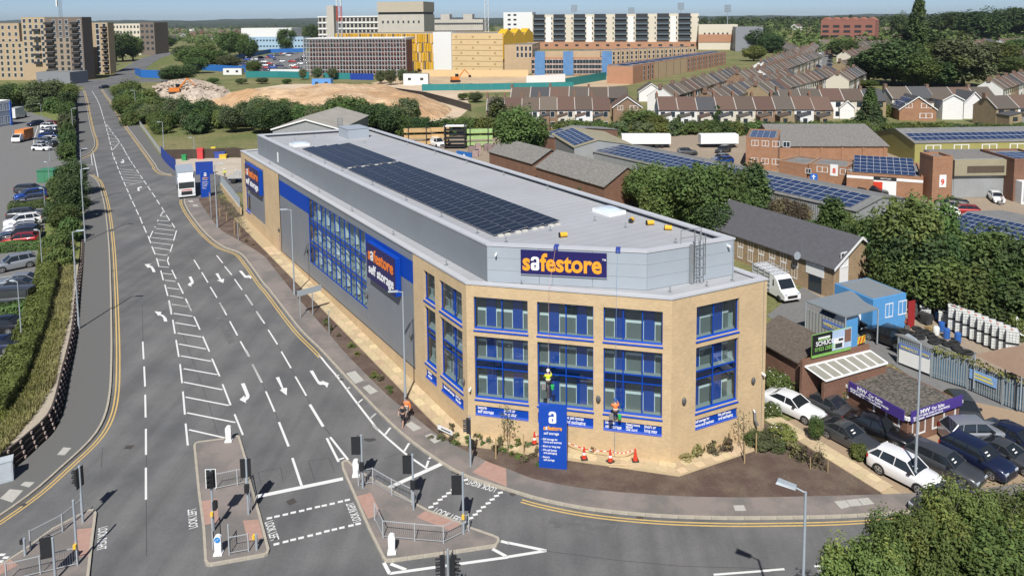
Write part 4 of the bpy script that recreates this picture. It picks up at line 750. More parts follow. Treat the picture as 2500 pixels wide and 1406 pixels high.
def person(loc, rz, label, top, legs, pose='walk', head='hair', short=False, hgt=1.76):
    t = thing('person', label, 'person', loc, rz, None, hgt/1.76)
    # +x is the way the person faces
    if pose == 'sit':      # hanging in a harness, knees bent forward
        J = dict(pel=(0,0,.0), ch=(-.05,0,.36), sh=(-.05,0,.50), nk=(-.03,0,.57), hd=(0,0,.70), kL=(.40,.10,.02), kR=(.42,-.12,-.03), fL=(.32,.12,-.40), fR=(.38,-.14,-.44), tL=(.45,.12,-.44), tR=(.5,-.14,-.48), eL=(.10,.26,.28), eR=(.12,-.26,.30), hL=(.34,.2,.34), hR=(.38,-.18,.46))
    else:
        st = {'walk':.22,'stand':.06}[pose]
        J = dict(pel=(0,0,.95), ch=(.01,0,1.25), sh=(0,0,1.42), nk=(.01,0,1.50), hd=(.03,0,1.63), kL=(st*.7,.09,.50), kR=(-st*.3,-.09,.50), fL=(st,.09,.09), fR=(-st*1.3,-.09,.10), tL=(st+.17,.1,.035), tR=(-st*1.3+.15,-.1,.04), eL=(-.06,.27,1.14), eR=(.08,-.27,1.14), hL=(.06,.28,.90), hR=(.22,-.25,.95))
    pts = [(*J['pel'],.135,.11),(*J['ch'],.14,.11),(*J['sh'],.10,.08),(*J['nk'],.055),(*J['hd'],.085,.10)]; ed = [(0,1),(1,2),(2,3),(3,4)]
    hd = Vector(J['hd']); pts.append((*(hd+Vector((.02,0,.09))),.075,.09)); ed.append((4,5))
    for s, sg in (('L',1),('R',-1)):
        sh = Vector(J['sh'])+Vector((0,.17*sg,-.01)); hp = Vector(J['pel'])+Vector((0,.09*sg,-.05)); k = len(pts)
        pts += [(*sh,.062),(*J['e'+s],.043),(*J['h'+s],.034),(*(Vector(J['h'+s])+(Vector(J['h'+s])-Vector(J['e'+s])).normalized()*.11),.03)]; ed += [(2,k),(k,k+1),(k+1,k+2),(k+2,k+3)]
        k = len(pts); pts += [(*hp,.09),(*J['k'+s],.06),(*J['f'+s],.042),(*J['t'+s],.035)]; ed += [(0,k),(k,k+1),(k+1,k+2),(k+2,k+3)]
    skin('body', pts, ed, P_SKIN, t)
    tp = [(J['pel'][0],0,J['pel'][2]+.02,.15,.13),(*J['ch'],.17,.135),(*J['sh'],.15,.115)]; te = [(0,1),(1,2)]
    for s, sg in (('L',1),('R',-1)):
        sh = Vector(J['sh'])+Vector((0,.17*sg,-.01)); k = len(tp); e = Vector(J['e'+s]); tp += [(*sh,.09),(*sh.lerp(e,.8 if short else 1),.066)]; te += [(2,k),(k,k+1)]
        if not short: tp.append((*e.lerp(Vector(J['h'+s]),.9),.045)); te.append((k+1,k+2))
    sh_ = skin('jacket', tp, te, top, t)
    lp = [(*J['pel'],.15,.125)]; le = []
    for s, sg in (('L',1),('R',-1)):
        hp = Vector(J['pel'])+Vector((0,.09*sg,-.05)); kn = Vector(J['k'+s]); ft = Vector(J['f'+s]); k = len(lp); lp += [(*hp,.105),(*kn,.078)]; le += [(0,k),(k,k+1)]
        if not short: lp.append((*kn.lerp(ft,.9),.06)); le.append((k+1,k+2))
    skin('trousers', lp, le, legs, t)
    if head == 'hair': ob('hair', MB().sph(hd+Vector((-.02,0,.06)), .115,.10,.115, 10, 8).mesh('hair', P_HAIR), t)
    else: ob('helmet', MB().sph(hd+Vector((.0,0,.09)), .14,.125,.12, 10, 8).box(hd.x-.02,hd.x+.19,-.1,.1,hd.z+.05,hd.z+.07).mesh('helmet', head), t)
    ob('face', MB().sph(hd+Vector((.095,0,.0)), .02,.014,.02, 6, 4).box(hd.x+.075,hd.x+.09,-.045,-.02,hd.z+.02,hd.z+.035).box(hd.x+.075,hd.x+.09,.02,.045,hd.z+.02,hd.z+.035).mesh('face', P_SKIN), t)
    if top in (P_HVO, P_HVY):
        c = Vector(J['ch']); z0 = J['pel'][2]+.16
        ob('reflective_band', MB().lathe([(.168,0),(.17,.05)],10).xf(Matrix.Translation((c.x,0,z0)) @ Matrix.Diagonal((.86,1.05,1,1))).mesh('reflective_band', P_STRIPE), t)
    return t
p = gp(994,1028); p.z += .12; person(p, R(-112), 'person in orange hi-vis jacket walking on the footway', P_HVO, P_GRY, 'walk')
p = gp(984,1044); p.z += .12; person(p, R(-105), 'person in black t-shirt and shorts walking beside the orange jacket', P_BLK, P_BLK, 'walk', short=True)
p = gp(192,303); p.z += .12; person(p, R(-95), 'person in dark clothes walking by the far left parapet', P_BLK, P_BLK, 'walk')
b = gp(549,436); person(b, R(-100), 'worker in yellow vest standing in the compound by the gate', P_HVY, P_GRY, 'stand', S_WHT)
b = gp(577,438); person(b, R(60), 'worker in yellow vest beside the flatbed at the building end', P_HVY, P_GRY, 'stand', S_WHT)
b = gp(2446,503); person(b, R(190), 'person in white top pushing a trolley in the unit yard', mat('white_cloth',(.7,.7,.7),.9), P_GRY, 'walk')
# --- rope access workers on the front
def abseil(s, z, label, top, headm, rope_px, rope_col):
    q = WF @ Vector((s, -.62, z)); a = math.atan2((MC-LC).y,(MC-LC).x)+R(90)
    t = person(q, a+R(12), label, top, P_BLK, 'sit', headm); ob('bucket', MB().lathe([(.1,-.75),(.14,-.45)],10).mesh('bucket', P_GRN), t, Matrix.Translation((.1,-.3,.12))); ob('tool_bag', MB().box(-.12,.12,-.14,.14,-.45,-.1).mesh('tool_bag', P_GRY), t, Matrix.Translation((-.2,.3,0)))
    h = q+Vector((0,0,.35)); e = UF @ Vector((rope_px,-.16,14.02)); r = MB(); e2 = UF @ Vector((rope_px,.7,14.02)); mid = WF @ Vector((s,-.2,11.46))
    r.path([e2, e, mid, h], .012, 4); r.path([h, WF @ Vector((s-.05,-.62,.3))], .012, 4)
    tag(ob('abseil_rope', r.mesh('abseil_rope', rope_col)), 'rope running down the front to '+label.split(' hanging')[0], 'rope')
    tag(ob('edge_protector', MB().box(-.16,.16,-.09,.55,-.2,.03).mesh('edge_protector', mat('blue_canvas',(.03,.06,.3),.8)), None, UF @ Matrix.Translation((rope_px,0,14.02))), 'blue edge protector on the coping above '+label.split(' hanging')[0], 'edge pad')
abseil(6.08, 5.05, 'worker in yellow vest hanging at the middle window', P_HVY, S_WHT, 5.0, mat('pink_rope',(.5,.3,.3),.8))
abseil(10.75, 3.45, 'worker in orange vest hanging at the right window', P_HVO, P_BLUEH, 9.35, mat('blue_rope',(.2,.3,.45),.8))
# ================================================================ vehicles
V_GLASS = mat('car_glass', (.018,.022,.026), .06, .0, spec=.8); V_TYRE = mat('tyre_rubber', (.02,.02,.02), .9, .1); V_RIM = mat('alloy_rim', (.45,.46,.47), .35, .05, metal=.7); V_TRIM = mat('black_trim', (.022,.022,.024), .6, .1); V_HL = mat('headlamp', (.55,.6,.65), .1, 0, spec=.8); V_TL = mat('tail_lamp', (.35,.012,.012), .25, 0); V_PLATE = mat('number_plate', (.7,.7,.65), .5)
def paint(name, c, metal=.3): return mat('paint_'+name, c, .35, 0, coat=.8, metal=metal)
PAINT = dict(white=paint('white',(.78,.78,.78),0), black=paint('black',(.012,.012,.014)), grey=paint('grey',(.09,.095,.10),.5), silver=paint('silver',(.42,.44,.46),.6), blue=paint('blue',(.012,.06,.30)), navy=paint('navy',(.015,.022,.06)), red=paint('red',(.33,.02,.02)), green=paint('green',(.02,.1,.06)), tan=paint('tan',(.35,.3,.22)), lblue=paint('lblue',(.12,.25,.42)), purple=paint('purple',(.22,.03,.12)))
# kind: L, W, clearance, belt z, height, hood z front, hood z back, windscreen base x, roof front x, roof rear x, rear glass base x, boot z, front/rear axle x, wheel r
KIND = dict(hatch=(4.1,1.76,.2,.93,1.48,.72,.95,1.05,1.75,3.55,4.02,1.0,.80,3.35,.31), saloon=(4.75,1.80,.19,.93,1.43,.70,.92,1.45,2.2,3.45,4.15,.98,.88,3.65,.32), suv=(4.45,1.86,.26,1.08,1.70,.90,1.12,1.15,1.85,3.85,4.40,1.16,.88,3.55,.37), estate=(4.75,1.82,.2,.96,1.5,.72,.95,1.35,2.05,4.25,4.7,1.02,.9,3.65,.33), mpv=(4.5,1.84,.2,1.0,1.68,.82,1.06,.95,1.75,4.15,4.45,1.08,.9,3.65,.32), van=(5.0,1.95,.22,1.15,1.97,.92,1.15,.75,1.45,4.93,4.99,1.2,.95,4.0,.34), coupe=(4.5,1.80,.17,.88,1.33,.68,.88,1.5,2.3,3.1,4.1,.93,.85,3.5,.32))
def car_meshes(k):
    L, W, c0, bz, Hh, h0, h1, xa, xb, xc, xd, bt, ax0, ax1, wr = KIND[k]; hw = W/2; b = MB()
    xs = [0,.06,.28,.6,xa*.85,xa,(xa+xb)/2+.2,(xb+xc)/2,xc,min(xd,L-.2),L-.12,L-.02,L]; xs = sorted(set(round(x,3) for x in xs))
    def topz_(x):
        if x <= .06: return h0-.16 if x < .03 else h0-.05
        if x < xa: return h0+(h1-h0)*(x/xa)**.6
        if x < xd-.02: return bz+(x-xa)/(L-xa)*.07+.02
        return bt if x < L-.05 else bt-.1
    def hwx(x): 
        f = max(0,1-x/.55); r = max(0,(x-(L-.5))/.5); return hw*(1-.16*f*f-.10*r*r)
    sec = []
    for x in xs:
        w_, t = hwx(x), topz_(x); s_ = [(x,-w_*.93,c0),(x,-w_,c0+.22),(x,-w_*1.0,(c0+t)/2+.08),(x,-w_*.965,t-.10),(x,-w_*.86,t-.01),(x,-w_*.4,t+.02)]; sec.append(s_+[(p[0],-p[1],p[2]) for p in s_[::-1]])
    n = len(sec[0]); v = [p for s_ in sec for p in s_]; f = [(i*n+j, i*n+j+1, (i+1)*n+j+1, (i+1)*n+j) for i in range(len(sec)-1) for j in range(n-1)]
    b.add(v, [q[::-1] for q in f], 0, True); b.add(sec[0], [tuple(range(n))], 0); b.add(sec[-1], [tuple(range(n-1,-1,-1))], 0)
    b.box(.15,L-.15,-hw*.9,hw*.9,c0-.04,c0+.1,1)
    for x in (ax0,ax1):
        for s in (-1,1):
            m_ = 10; pts = [(x+(wr+.07)*math.cos(R(180*i/m_)), s*(hwx(x)+.006), wr+(wr+.07)*math.sin(R(180*i/m_))) for i in range(m_+1)]+[(x-wr-.07,s*(hwx(x)+.006),c0),(x+wr+.07,s*(hwx(x)+.006),c0)]
            b.poly(pts if s < 0 else pts[::-1], 1)
    b.box(-.015,.03,-hw*.5,hw*.5,c0+.12,h0-.22,1)
    # roof and pillars
    gw, rw = hw*.90, hw*.70; zt = Hh; g = MB(); zb = bz-.06
    q = dict(a=(xa,zb+.06), b=(xb,zt-.05), c=(xc,zt-.07), d=(xd,bt-.02))
    S = lambda p, w_, s: (p[0], s*w_, p[1])
    for s in (-1,1):
        pts = [S(q['a'],gw,s), S(q['d'],gw*.96,s), S(q['c'],rw,s), S(q['b'],rw,s)]; g.poly(pts if s < 0 else pts[::-1])
    g.poly([S(q['a'],gw,1),S(q['a'],gw,-1),S(q['b'],rw,-1),S(q['b'],rw,1)]); g.poly([S(q['d'],gw*.96,-1),S(q['d'],gw*.96,1),S(q['c'],rw,1),S(q['c'],rw,-1)])
    ro = MB(); K = 6; vs_ = []
    for i in range(K+1):
        x = xb-.06+(xc-xb+.12)*i/K; cz = zt-.05-.02*(i/K)+.05*math.sin(math.pi*i/K)
        vs_ += [(x,-rw-.02,cz-.02),(x,-rw*.8,cz+.02),(x,0,cz+.04),(x,rw*.8,cz+.02),(x,rw+.02,cz-.02)]
    ro.add(vs_, [(i*5+j,(i+1)*5+j,(i+1)*5+j+1,i*5+j+1)[::-1] for i in range(K) for j in range(4)], 0, True)
    for s in (-1,1):
        for p0, w0, p1, w1, r in ((q['a'],gw,q['b'],rw,.035),(q['d'],gw*.96,q['c'],rw,.05),((xa+(xd-xa)*.45,zb+.05),gw*.98,(xb+(xc-xb)*.35,zt-.05),rw,.035)): ro.tube(S(p0,w0,s),S(p1,w1,s),r,r,5)
        if k in ('suv','estate','mpv'): ro.tube((xa+(xd-xa)*.76,s*gw*.97,zb+.05),(xb+(xc-xb)*.8,s*rw,zt-.06),.04,.04,5)
    if k == 'van':
        for s in (-1,1): ro.box(2.3,L-.1,min(s*gw*1.01,s*gw*.7),max(s*gw*1.01,s*gw*.7),bz-.05,zt-.1)
    hl = [MB().box(.0,.32,s*hw*.62-.18,s*hw*.62+.18,h0-.22,h0-.06).mesh('headlight', V_HL) for s in (-1,1)]
    tl = [MB().box(L-.12,L+.012,s*hw*.78-.13,s*hw*.78+.13,bt-.34,bt-.1).mesh('tail_light', V_TL) for s in (-1,1)]
    mi = [MB().box(xa+.25,xa+.42,min(s*gw,s*(gw+.2)),max(s*gw,s*(gw+.2)),bz+.02,bz+.17).mesh('mirror', V_TRIM) for s in (-1,1)]
    wm = MB().lathe([(.001,-.1),(wr*.6,-.1),(wr,-.07),(wr,.07),(wr*.6,.1)],14).xf(Matrix.Rotation(R(90),4,'X')).mesh('tyre', V_TYRE)
    rm = MB()
    for i in range(5): a = 2*math.pi*i/5; rm.add([(.1*wr*math.cos(a+1.57),-.115,.1*wr*math.sin(a+1.57)),(.68*wr*math.cos(a+.2),-.105,.68*wr*math.sin(a+.2)),(.68*wr*math.cos(a-.2),-.105,.68*wr*math.sin(a-.2)),(.1*wr*math.cos(a-1.57),-.115,.1*wr*math.sin(a-1.57))], [(0,1,2,3)])
    rm.add([(.72*wr*math.cos(2*math.pi*i/14),-.1,.72*wr*math.sin(2*math.pi*i/14)) for i in range(14)]+[(.6*wr*math.cos(2*math.pi*i/14),-.106,.6*wr*math.sin(2*math.pi*i/14)) for i in range(14)], [(i,14+i,14+(i+1)%14,(i+1)%14) for i in range(14)])
    rm.lathe([(.16*wr,0),(.14*wr,.02)],8,c=(0,0,.1)) if False else None
    pl = MB().box(-.02,-.005,-.26,.26,c0+.22,c0+.33).box(L+.0,L+.015,-.26,.26,c0+.45,c0+.56).mesh('number_plate', V_PLATE)
    return dict(body=b.mesh('body',[PAINT['grey'],V_TRIM]), roof=ro.mesh('roof',PAINT['grey']), glazing=g.mesh('glazing',V_GLASS), hl=hl, tl=tl, mi=mi, tyre=wm, rim=rm.mesh('rim',V_RIM), plate=pl, k=KIND[k])
CARM = {}
def car(kind, col, pos, ang, label, cat='car', group=None, sold=False, name='parked_car', full=True, s=1.0):
    if kind not in CARM: CARM[kind] = car_meshes(kind)
    m_ = CARM[kind]; K = m_['k']; t = thing(name, label, cat, pos, ang, group, s); O = Matrix.Translation((-K[0]/2,0,0)) @ Matrix.Identity(4); pm = PAINT[col]
    # +x = rear, front at -L/2
    b = ob('body', m_['body'], t, O); omat(b, pm); r = ob('roof', m_['roof'], t, O); omat(r, pm); ob('glazing', m_['glazing'], t, O)
    for x in (K[12],K[13]):
        for sd_ in (-1,1):
            w_ = ob('wheel', m_['tyre'], t, O @ Matrix.Translation((x, sd_*(K[1]/2-.09), K[14])) @ Matrix.Rotation(0 if sd_ < 0 else math.pi,4,'Z'))
            if full: ob('rim', m_['rim'], w_)
    if full:
        for q in m_['hl']: ob('headlight', q, t, O)
        for q in m_['tl']: ob('tail_light', q, t, O)
        for q in m_['mi']: ob('mirror', q, t, O)
    if sold:
        pa = MB(); 
        for j in range(2): x = K[7]+.3+.16*j; z_ = K[3]+.15+.13*j; pa.add([(x,.1,z_),(x,.4,z_),(x+.06,.4,z_+.05),(x+.06,.1,z_+.05)],[(0,1,2,3)[::-1]])
        pa.xf(Matrix.Translation((-.09,0,.03))); p_ = ob('price_card', pa.mesh('price_card', S_WHT), t, O)
    return t
def car_px(kind, col, fx, fy, rx, ry, label, z=None, **k):
    """front and rear ground points in the photo"""
    f = gp(fx,fy) if z is None else az(fx,fy,z); r = gp(rx,ry) if z is None else az(rx,ry,z); d = r-f; c = (f+r)/2
    return car(kind, col, c, math.atan2(d.y,d.x), label, **k)
FORE = 'cars for sale on the forecourt'
SALE = dict(group=FORE, sold=True)
for a in (('suv','white',2272,1203,2150,1140,'white SUV for sale at the front of the forecourt by the lamp post',True),
 ('estate','grey',2378,1185,2235,1120,'dark grey estate with roof bars between the white SUV and navy SUV',True),
 ('suv','navy',2455,1172,2320,1105,'navy SUV with silver wheels third along the forecourt front',True),
 ('coupe','grey',2530,1160,2400,1100,'grey saloon with sunroof at the right end of the forecourt front',True),
 ('suv','silver',2432,1075,2325,1078,'silver SUV seen from behind beside the sales hut',False),
 ('coupe','grey',2130,1112,2020,1052,'dark grey coupe parked nose out left of the sales hut',True),
 ('saloon','black',2195,1085,2095,1045,'black classic saloon parked tight against the sales hut',False),
 ('saloon','grey',2075,1030,1985,990,'grey green old saloon beside the white saloon',False),
 ('saloon','white',1985,1030,1890,985,'old white saloon in the bushes beside the storage building',False),
 ('saloon','navy',2520,1110,2450,1075,'dark car at the right edge behind the grey saloon',False),
 ('hatch','grey',2365,1035,2340,1000,'grey hatchback parked behind the sales hut',False)):
    car_px(*a[:7], group=FORE, sold=a[7])
car_px('hatch','grey',2262,1260,2345,1238,'grey car on the road half hidden by the near tree', name='moving_car')
car_px('hatch','black',2128,812,2085,778,'dark hatchback under the blue yard canopy')
car_px('suv','black',2135,825,2200,850,'black SUV parked beside the striped board in the tyre yard')
# unit yard and estate
YARD = 'cars in the unit yards'
for a in (('suv','black',1575,360,1615,358,'dark SUV beside the left white trailer'),('hatch','grey',1688,378,1668,378,'small dark car in the middle of the tan yard'),('hatch','silver',1735,397,1782,390,'silver car at the end of the row by the round bushes'),('hatch','blue',1740,402,1790,398,'blue car at the near end of the row by the round bushes'),('hatch','grey',1755,375,1775,370,'grey car under the trailer end'),
 ('hatch','white',2213,487,2195,462,'white hatchback before the red door unit'),('hatch','black',2105,470,2075,463,'dark car half hidden behind the solar roof, left'),('hatch','black',2150,477,2122,470,'dark car half hidden behind the solar roof, right'),('hatch','white',2445,502,2420,480,'white hatchback by the glazed porch'),('estate','black',2300,500,2345,510,'black estate in the row before the numbered tower'),('estate','silver',2298,510,2350,518,'silver estate in the row before the numbered tower'),('estate','red',2310,520,2385,525,'dark red estate in the row before the numbered tower'),('hatch','white',2290,525,2320,528,'white car at the near end of the tower row')):
    car_px(*a, group=YARD, full=False)
# left car park (on the raised plateau)
LP_ = 'cars in the left car park'
for kind, col, f, r, lb in (('suv','red',(30,540-75),(100,483-22),None),):
    pass
for kind, col, fx, fy, rx, ry, lb in (('estate','grey',110,470,42,471,'dark hatchback at the far end of the bays by the kiosk'),('suv','blue',36,492,112,481,'bright blue SUV next to the near hedge trees'),('hatch','grey',44,500,108,493,'grey estate before the clipped hedge'),
 ('estate','grey',106,528,24,535,'dark grey estate just beyond the clipped hedge'),('suv','white',12,557,98,545,'white SUV next to the dark grey estate'),('hatch','white',8,567,98,557,'white hatchback second in the packed bays'),('hatch','silver',7,575,98,565,'silver hatchback third in the packed bays'),('estate','navy',4,585,95,574,'navy estate in the packed bays'),('suv','black',2,593,95,583,'black SUV in the packed bays'),('hatch','red',4,600,95,592,'red car at the near end of the packed bays'),
 ('suv','silver',-22,668,92,645,'large silver crossover alone between the two hedges'),('saloon','silver',-10,705,95,695,'silver coupe next to the grey van'),('saloon','grey',-30,720,90,708,'dark saloon between silver coupe and grey van'),('van','grey',-55,752,85,745,'grey panel van at the left edge'),
 ('saloon','black',-50,812,50,808,'black saloon beyond the near hedge gap'),('coupe','navy',-60,862,36,855,'dark blue car cut off at the left edge')):
    car_px(kind, col, fx, fy, rx, ry, lb, z=PLAT, group=LP_)
FP_ = 'cars in the far rows of the left car park'
rr = random.Random(4)
for i, (col, x0, x1, y) in enumerate((('red',104,143,308),('white',102,142,315),('silver',101,143,322),('white',99,142,328),('navy',98,142,334),('blue',98,142,339),('white',92,140,346),('silver',91,140,353),('grey',90,139,359),('white',88,118,368))):
    c = gl((x0+x1)/2, y); car(('hatch','suv','estate')[i%3], col, c, R(170 if i%2 else -10), f'{col} car in the far left bays, number {i+1} from the far end' if False else f'{["first","second","third","fourth","fifth","sixth","seventh","eighth","ninth","tenth"][i]} car from the far end of the distant left bays, {col}', group=FP_, full=False)
car_px('hatch','navy',80,308,94,306,'small navy car driving in the far left car park', z=PLAT, name='moving_car', full=False)
car_px('saloon','navy',246,217,262,215,'dark car turning at the top of the road', name='moving_car', full=False)
# --- lorry
def lorry():
    f, r = gp(457,484), gp(446,440); d = (r-f).normalized(); ang = math.atan2(d.y,d.x); t = thing('lorry', 'white lorry with grey box body at the side road mouth', 'lorry', f, ang)
    W = 1.24; wh = PAINT['white']; cb = MB()
    pr = [(0,.5),(0,1.5),(.12,2.75),(.55,3.0),(2.1,3.1),(2.1,.5)]
    n = len(pr); cb.add([(x,-W,z) for x,z in pr]+[(x,W,z) for x,z in pr], [tuple(range(n))[::-1], tuple(range(n,2*n)), *[(i,(i+1)%n,n+(i+1)%n,n+i) for i in range(n)]]); cab = ob('cab', cb.mesh('cab', wh), t)
    ob('windscreen', MB().quad((-.012,-W*.9,1.62),(-.012,W*.9,1.62),(.085,W*.9,2.6),(.085,-W*.9,2.6)).mesh('windscreen', V_GLASS), cab)
    for s in (-1,1): ob('side_window', MB().box(.35,1.25,min(s*W,s*(W+.012)),max(s*W,s*(W+.012)),1.7,2.45).mesh('side_window', V_GLASS), cab); ob('headlight', MB().box(-.03,.1,s*.95-.2,s*.95+.2,.62,.85).mesh('headlight', V_HL), cab); ob('mirror', MB().box(.1,.3,s*(W+.1)-.08,s*(W+.1)+.08,1.7,2.4).mesh('mirror', V_TRIM), cab)
    ob('grille', MB().box(-.04,.0,-.8,.8,.55,1.15).mesh('grille', V_TRIM), cab); ob('bumper', MB().box(-.06,.2,-W,W,.3,.54).mesh('bumper', wh), cab)
    ob('wind_deflector', MB().add([(.5,-1,3.02),(.5,1,3.02),(2.1,1.15,3.75),(2.1,-1.15,3.75),(2.1,-1.15,3.05),(2.1,1.15,3.05)], [(0,1,2,3),(0,3,4),(1,5,2)]).mesh('wind_deflector', wh), cab)
    ob('lettering', MB().box(-.02,-.005,-.75,.75,1.28,1.42).mesh('lettering', S_RED), cab)
    ob('box_body', MB().box(2.3,9.2,-1.27,1.27,1.0,3.95).mesh('box_body', mat('grey_tilt',(.34,.38,.43),.6)), t); ob('chassis', MB().box(.5,9.1,-.5,.5,.55,1.0).mesh('chassis', V_TRIM), t)
    wm = MB().lathe([(.001,-.15),(.5,-.15),(.5,.15),(.3,.15)],14).xf(Matrix.Rotation(R(90),4,'X')).mesh('wheel', V_TYRE)
    for x in (1.1,6.9,8.1):
        for s in (-1,1): ob('wheel', wm, t, Matrix.Translation((x,s*1.05,.5)))
lorry()
# --- glaziers' van by the brick office and white box van on the yard
def boxvan(fx, fy, rx, ry, label, rack=True, ladder=False):
    f, r = gp(fx,fy), gp(rx,ry); d = r-f; ang = math.atan2(d.y,d.x); t = thing('delivery_van', label, 'van', f, ang); wh = PAINT['white']; W = 1.02; L = 5.9
    pr = [(0,.45),(.02,.95),(.75,1.3),(1.5,2.25),(1.9,2.5),(L,2.55),(L,.45)]; n = len(pr); mb = MB()
    mb.add([(x,-W*(.93 if z > 1.4 else 1),z) for x,z in pr]+[(x,W*(.93 if z > 1.4 else 1),z) for x,z in pr], [tuple(range(n))[::-1], tuple(range(n,2*n)), *[(i,(i+1)%n,n+(i+1)%n,n+i) for i in range(n)]]); b = ob('body', mb.mesh('body', wh), t)
    ob('windscreen', MB().quad((.80,-W*.85,1.38),(.80,W*.85,1.38),(1.44,W*.82,2.2),(1.44,-W*.82,2.2)).xf(Matrix.Translation((-.02,0,.02))).mesh('windscreen', V_GLASS), b)
    for s in (-1,1): ob('side_window', MB().add([(1.05,s*W*.985,1.42),(2.1,s*W*.985,1.42),(2.1,s*W*.95,2.1),(1.55,s*W*.95,2.1)],[(0,1,2,3) if s < 0 else (3,2,1,0)]).mesh('side_window', V_GLASS), b); ob('headlight', MB().box(.02,.35,s*.78-.15,s*.78+.15,.88,1.08).mesh('headlight', V_HL), b)
    ob('grille', MB().box(-.02,.02,-.6,.6,.6,.9).mesh('grille', V_TRIM), b)
    wm = MB().lathe([(.001,-.12),(.36,-.12),(.36,.12),(.2,.12)],12).xf(Matrix.Rotation(R(90),4,'X')).mesh('wheel', V_TYRE)
    for x in (.95,4.7):
        for s in (-1,1): ob('wheel', wm, t, Matrix.Translation((x,s*(W-.08),.36)))
    if rack:
        rk = MB()
        for x in (2.0,2.9,3.8,4.7,5.6): rk.box(x-.03,x+.03,-W,W,2.68,2.73)
        for y in (-W,-.35,.35,W): rk.box(2.0,5.7,y-.025,y+.025,2.73,2.77)
        for y in (-W-.05,W+.05):
            for z in (.8,1.3,1.8,2.3,2.7): rk.box(2.4,5.7,y-.03,y+.03,z,z+.05)
            for x in (2.5,3.5,4.5,5.6): rk.box(x-.03,x+.03,y-.035,y+.035,.6,2.75)
        q = ob('glass_rack', rk.mesh('glass_rack', S_RAIL), t); q['kind'] = 'stuff'
boxvan(1935,742,1850,692,'white van with glass carrying racks beside the tan brick office')
boxvan(2000,808,2052,800,'white pickup van behind the glazing billboard', False)
# ================================================================ buildings and yards on the right
C_RED = mat('orange_brick', (.36,.17,.085), .9, .14, .8, kind='brick', b2=.75, mortar=(.33,.25,.19))
C_TANB = mat('tan_brick', (.38,.26,.15), .9, .16, .8, kind='brick', b2=.72, mortar=(.36,.29,.2))
C_DKB = mat('red_brown_brick', (.22,.10,.06), .9, .16, .8, kind='brick', b2=.7, mortar=(.24,.18,.14))
C_SLATE = mat('grey_slate', (.105,.105,.115), .7, .12, 2.2, kind='brick', b2=.85, mortar=(.07,.07,.075))
C_ASB = mat('fibre_cement_roof', (.20,.19,.175), .95, .3, .35, kind='ribs', dir='X', ws=1.1, depth=.06, s2=2.5)
C_GRIB = mat('grey_ribbed_steel', (.30,.31,.31), .6, .08, .6, kind='ribs', dir='X', ws=.9, depth=.05)
C_OLIVE = mat('olive_steel', (.32,.30,.10), .6, .08, .5, kind='ribs', dir='X', ws=.9, depth=.04)
C_TANST = mat('weathered_tan_steel', (.31,.28,.19), .7, .14, .4, kind='ribs', dir='X', ws=.9, depth=.04)
C_FELT = mat('grey_felt_roof', (.19,.19,.185), .95, .2, .8)
C_MOSS = mat('mossy_gravel_roof', (.17,.15,.125), .98, .45, 5, bump=1, bscale=10, col2=(.06,.055,.045), r0=.42, r1=.6, s2=9, bd=.1)
C_WHT = mat('white_board', (.78,.78,.76), .6, .04); C_FRAME = mat('white_frame', (.74,.75,.75), .5, .03); C_DGL = mat('dark_window', (.03,.04,.05), .08, .1, 2, spec=.8)
C_BLUE = mat('sky_blue_paint', (.09,.30,.60), .6, .08); C_DBLUE = mat('weathered_blue_sheet', (.10,.26,.40), .7, .2, 1)
C_PV = mat('blue_solar', (.022,.04,.10), .25, .12, 1.2, spec=.7); C_PVF = mat('pv_frame', (.45,.48,.52), .4, 0)
C_BRN = mat('brown_panel', (.09,.065,.045), .8, .1); C_PURP = mat('purple_sign', (.07,.04,.24), .5, .03)
WFR = MB().box(0,.06,0,.08,0,1).box(.94,1,0,.08,0,1).box(.06,.94,0,.08,0,.07).box(.06,.94,0,.08,.93,1).box(.47,.53,.01,.07,.07,.93).mesh('window', C_FRAME); WPN = MB().quad((.05,.05,.05),(.95,.05,.05),(.95,.05,.95),(.05,.05,.95)).mesh('pane', C_DGL)
PVU = MB().box(.012,.988,.02,.98,0,.03,0).add([(a,b,.034) for a,b in ((0,0),(1,0),(1,1),(0,1),(.025,.04),(.975,.04),(.975,.96),(.025,.96))], [(0,1,5,4),(1,2,6,5),(2,3,7,6),(3,0,4,7)], 1).mesh('solar_panel', [C_PV, C_PVF])
def win(parent, M, x0, x1, z0, z1, y=-.03, name='window'):
    w_ = ob(name, WFR, parent, M @ Matrix.Translation((x0,y,z0)) @ Matrix.Diagonal((x1-x0,1,z1-z0,1))); ob('pane', WPN, w_); return w_
def slopeM(p, xdir, up2):                        # frame on a sloped roof: x along xdir, y up the slope
    x = xdir.normalized(); y = up2.normalized(); z = x.cross(y); M = Matrix.Identity(4)
    for i in range(3): M[i][0] = x[i]; M[i][1] = y[i]; M[i][2] = z[i]; M[i][3] = p[i]
    return M
def pvgrid(parent, M, nx, ny, pw, ph, gap=.02):
    for j in range(ny):
        for i in range(nx): ob('solar_panel', PVU, parent, M @ Matrix.Translation((i*(pw+gap),j*(ph+gap),.06)) @ Matrix.Diagonal((pw,ph,1,1)))
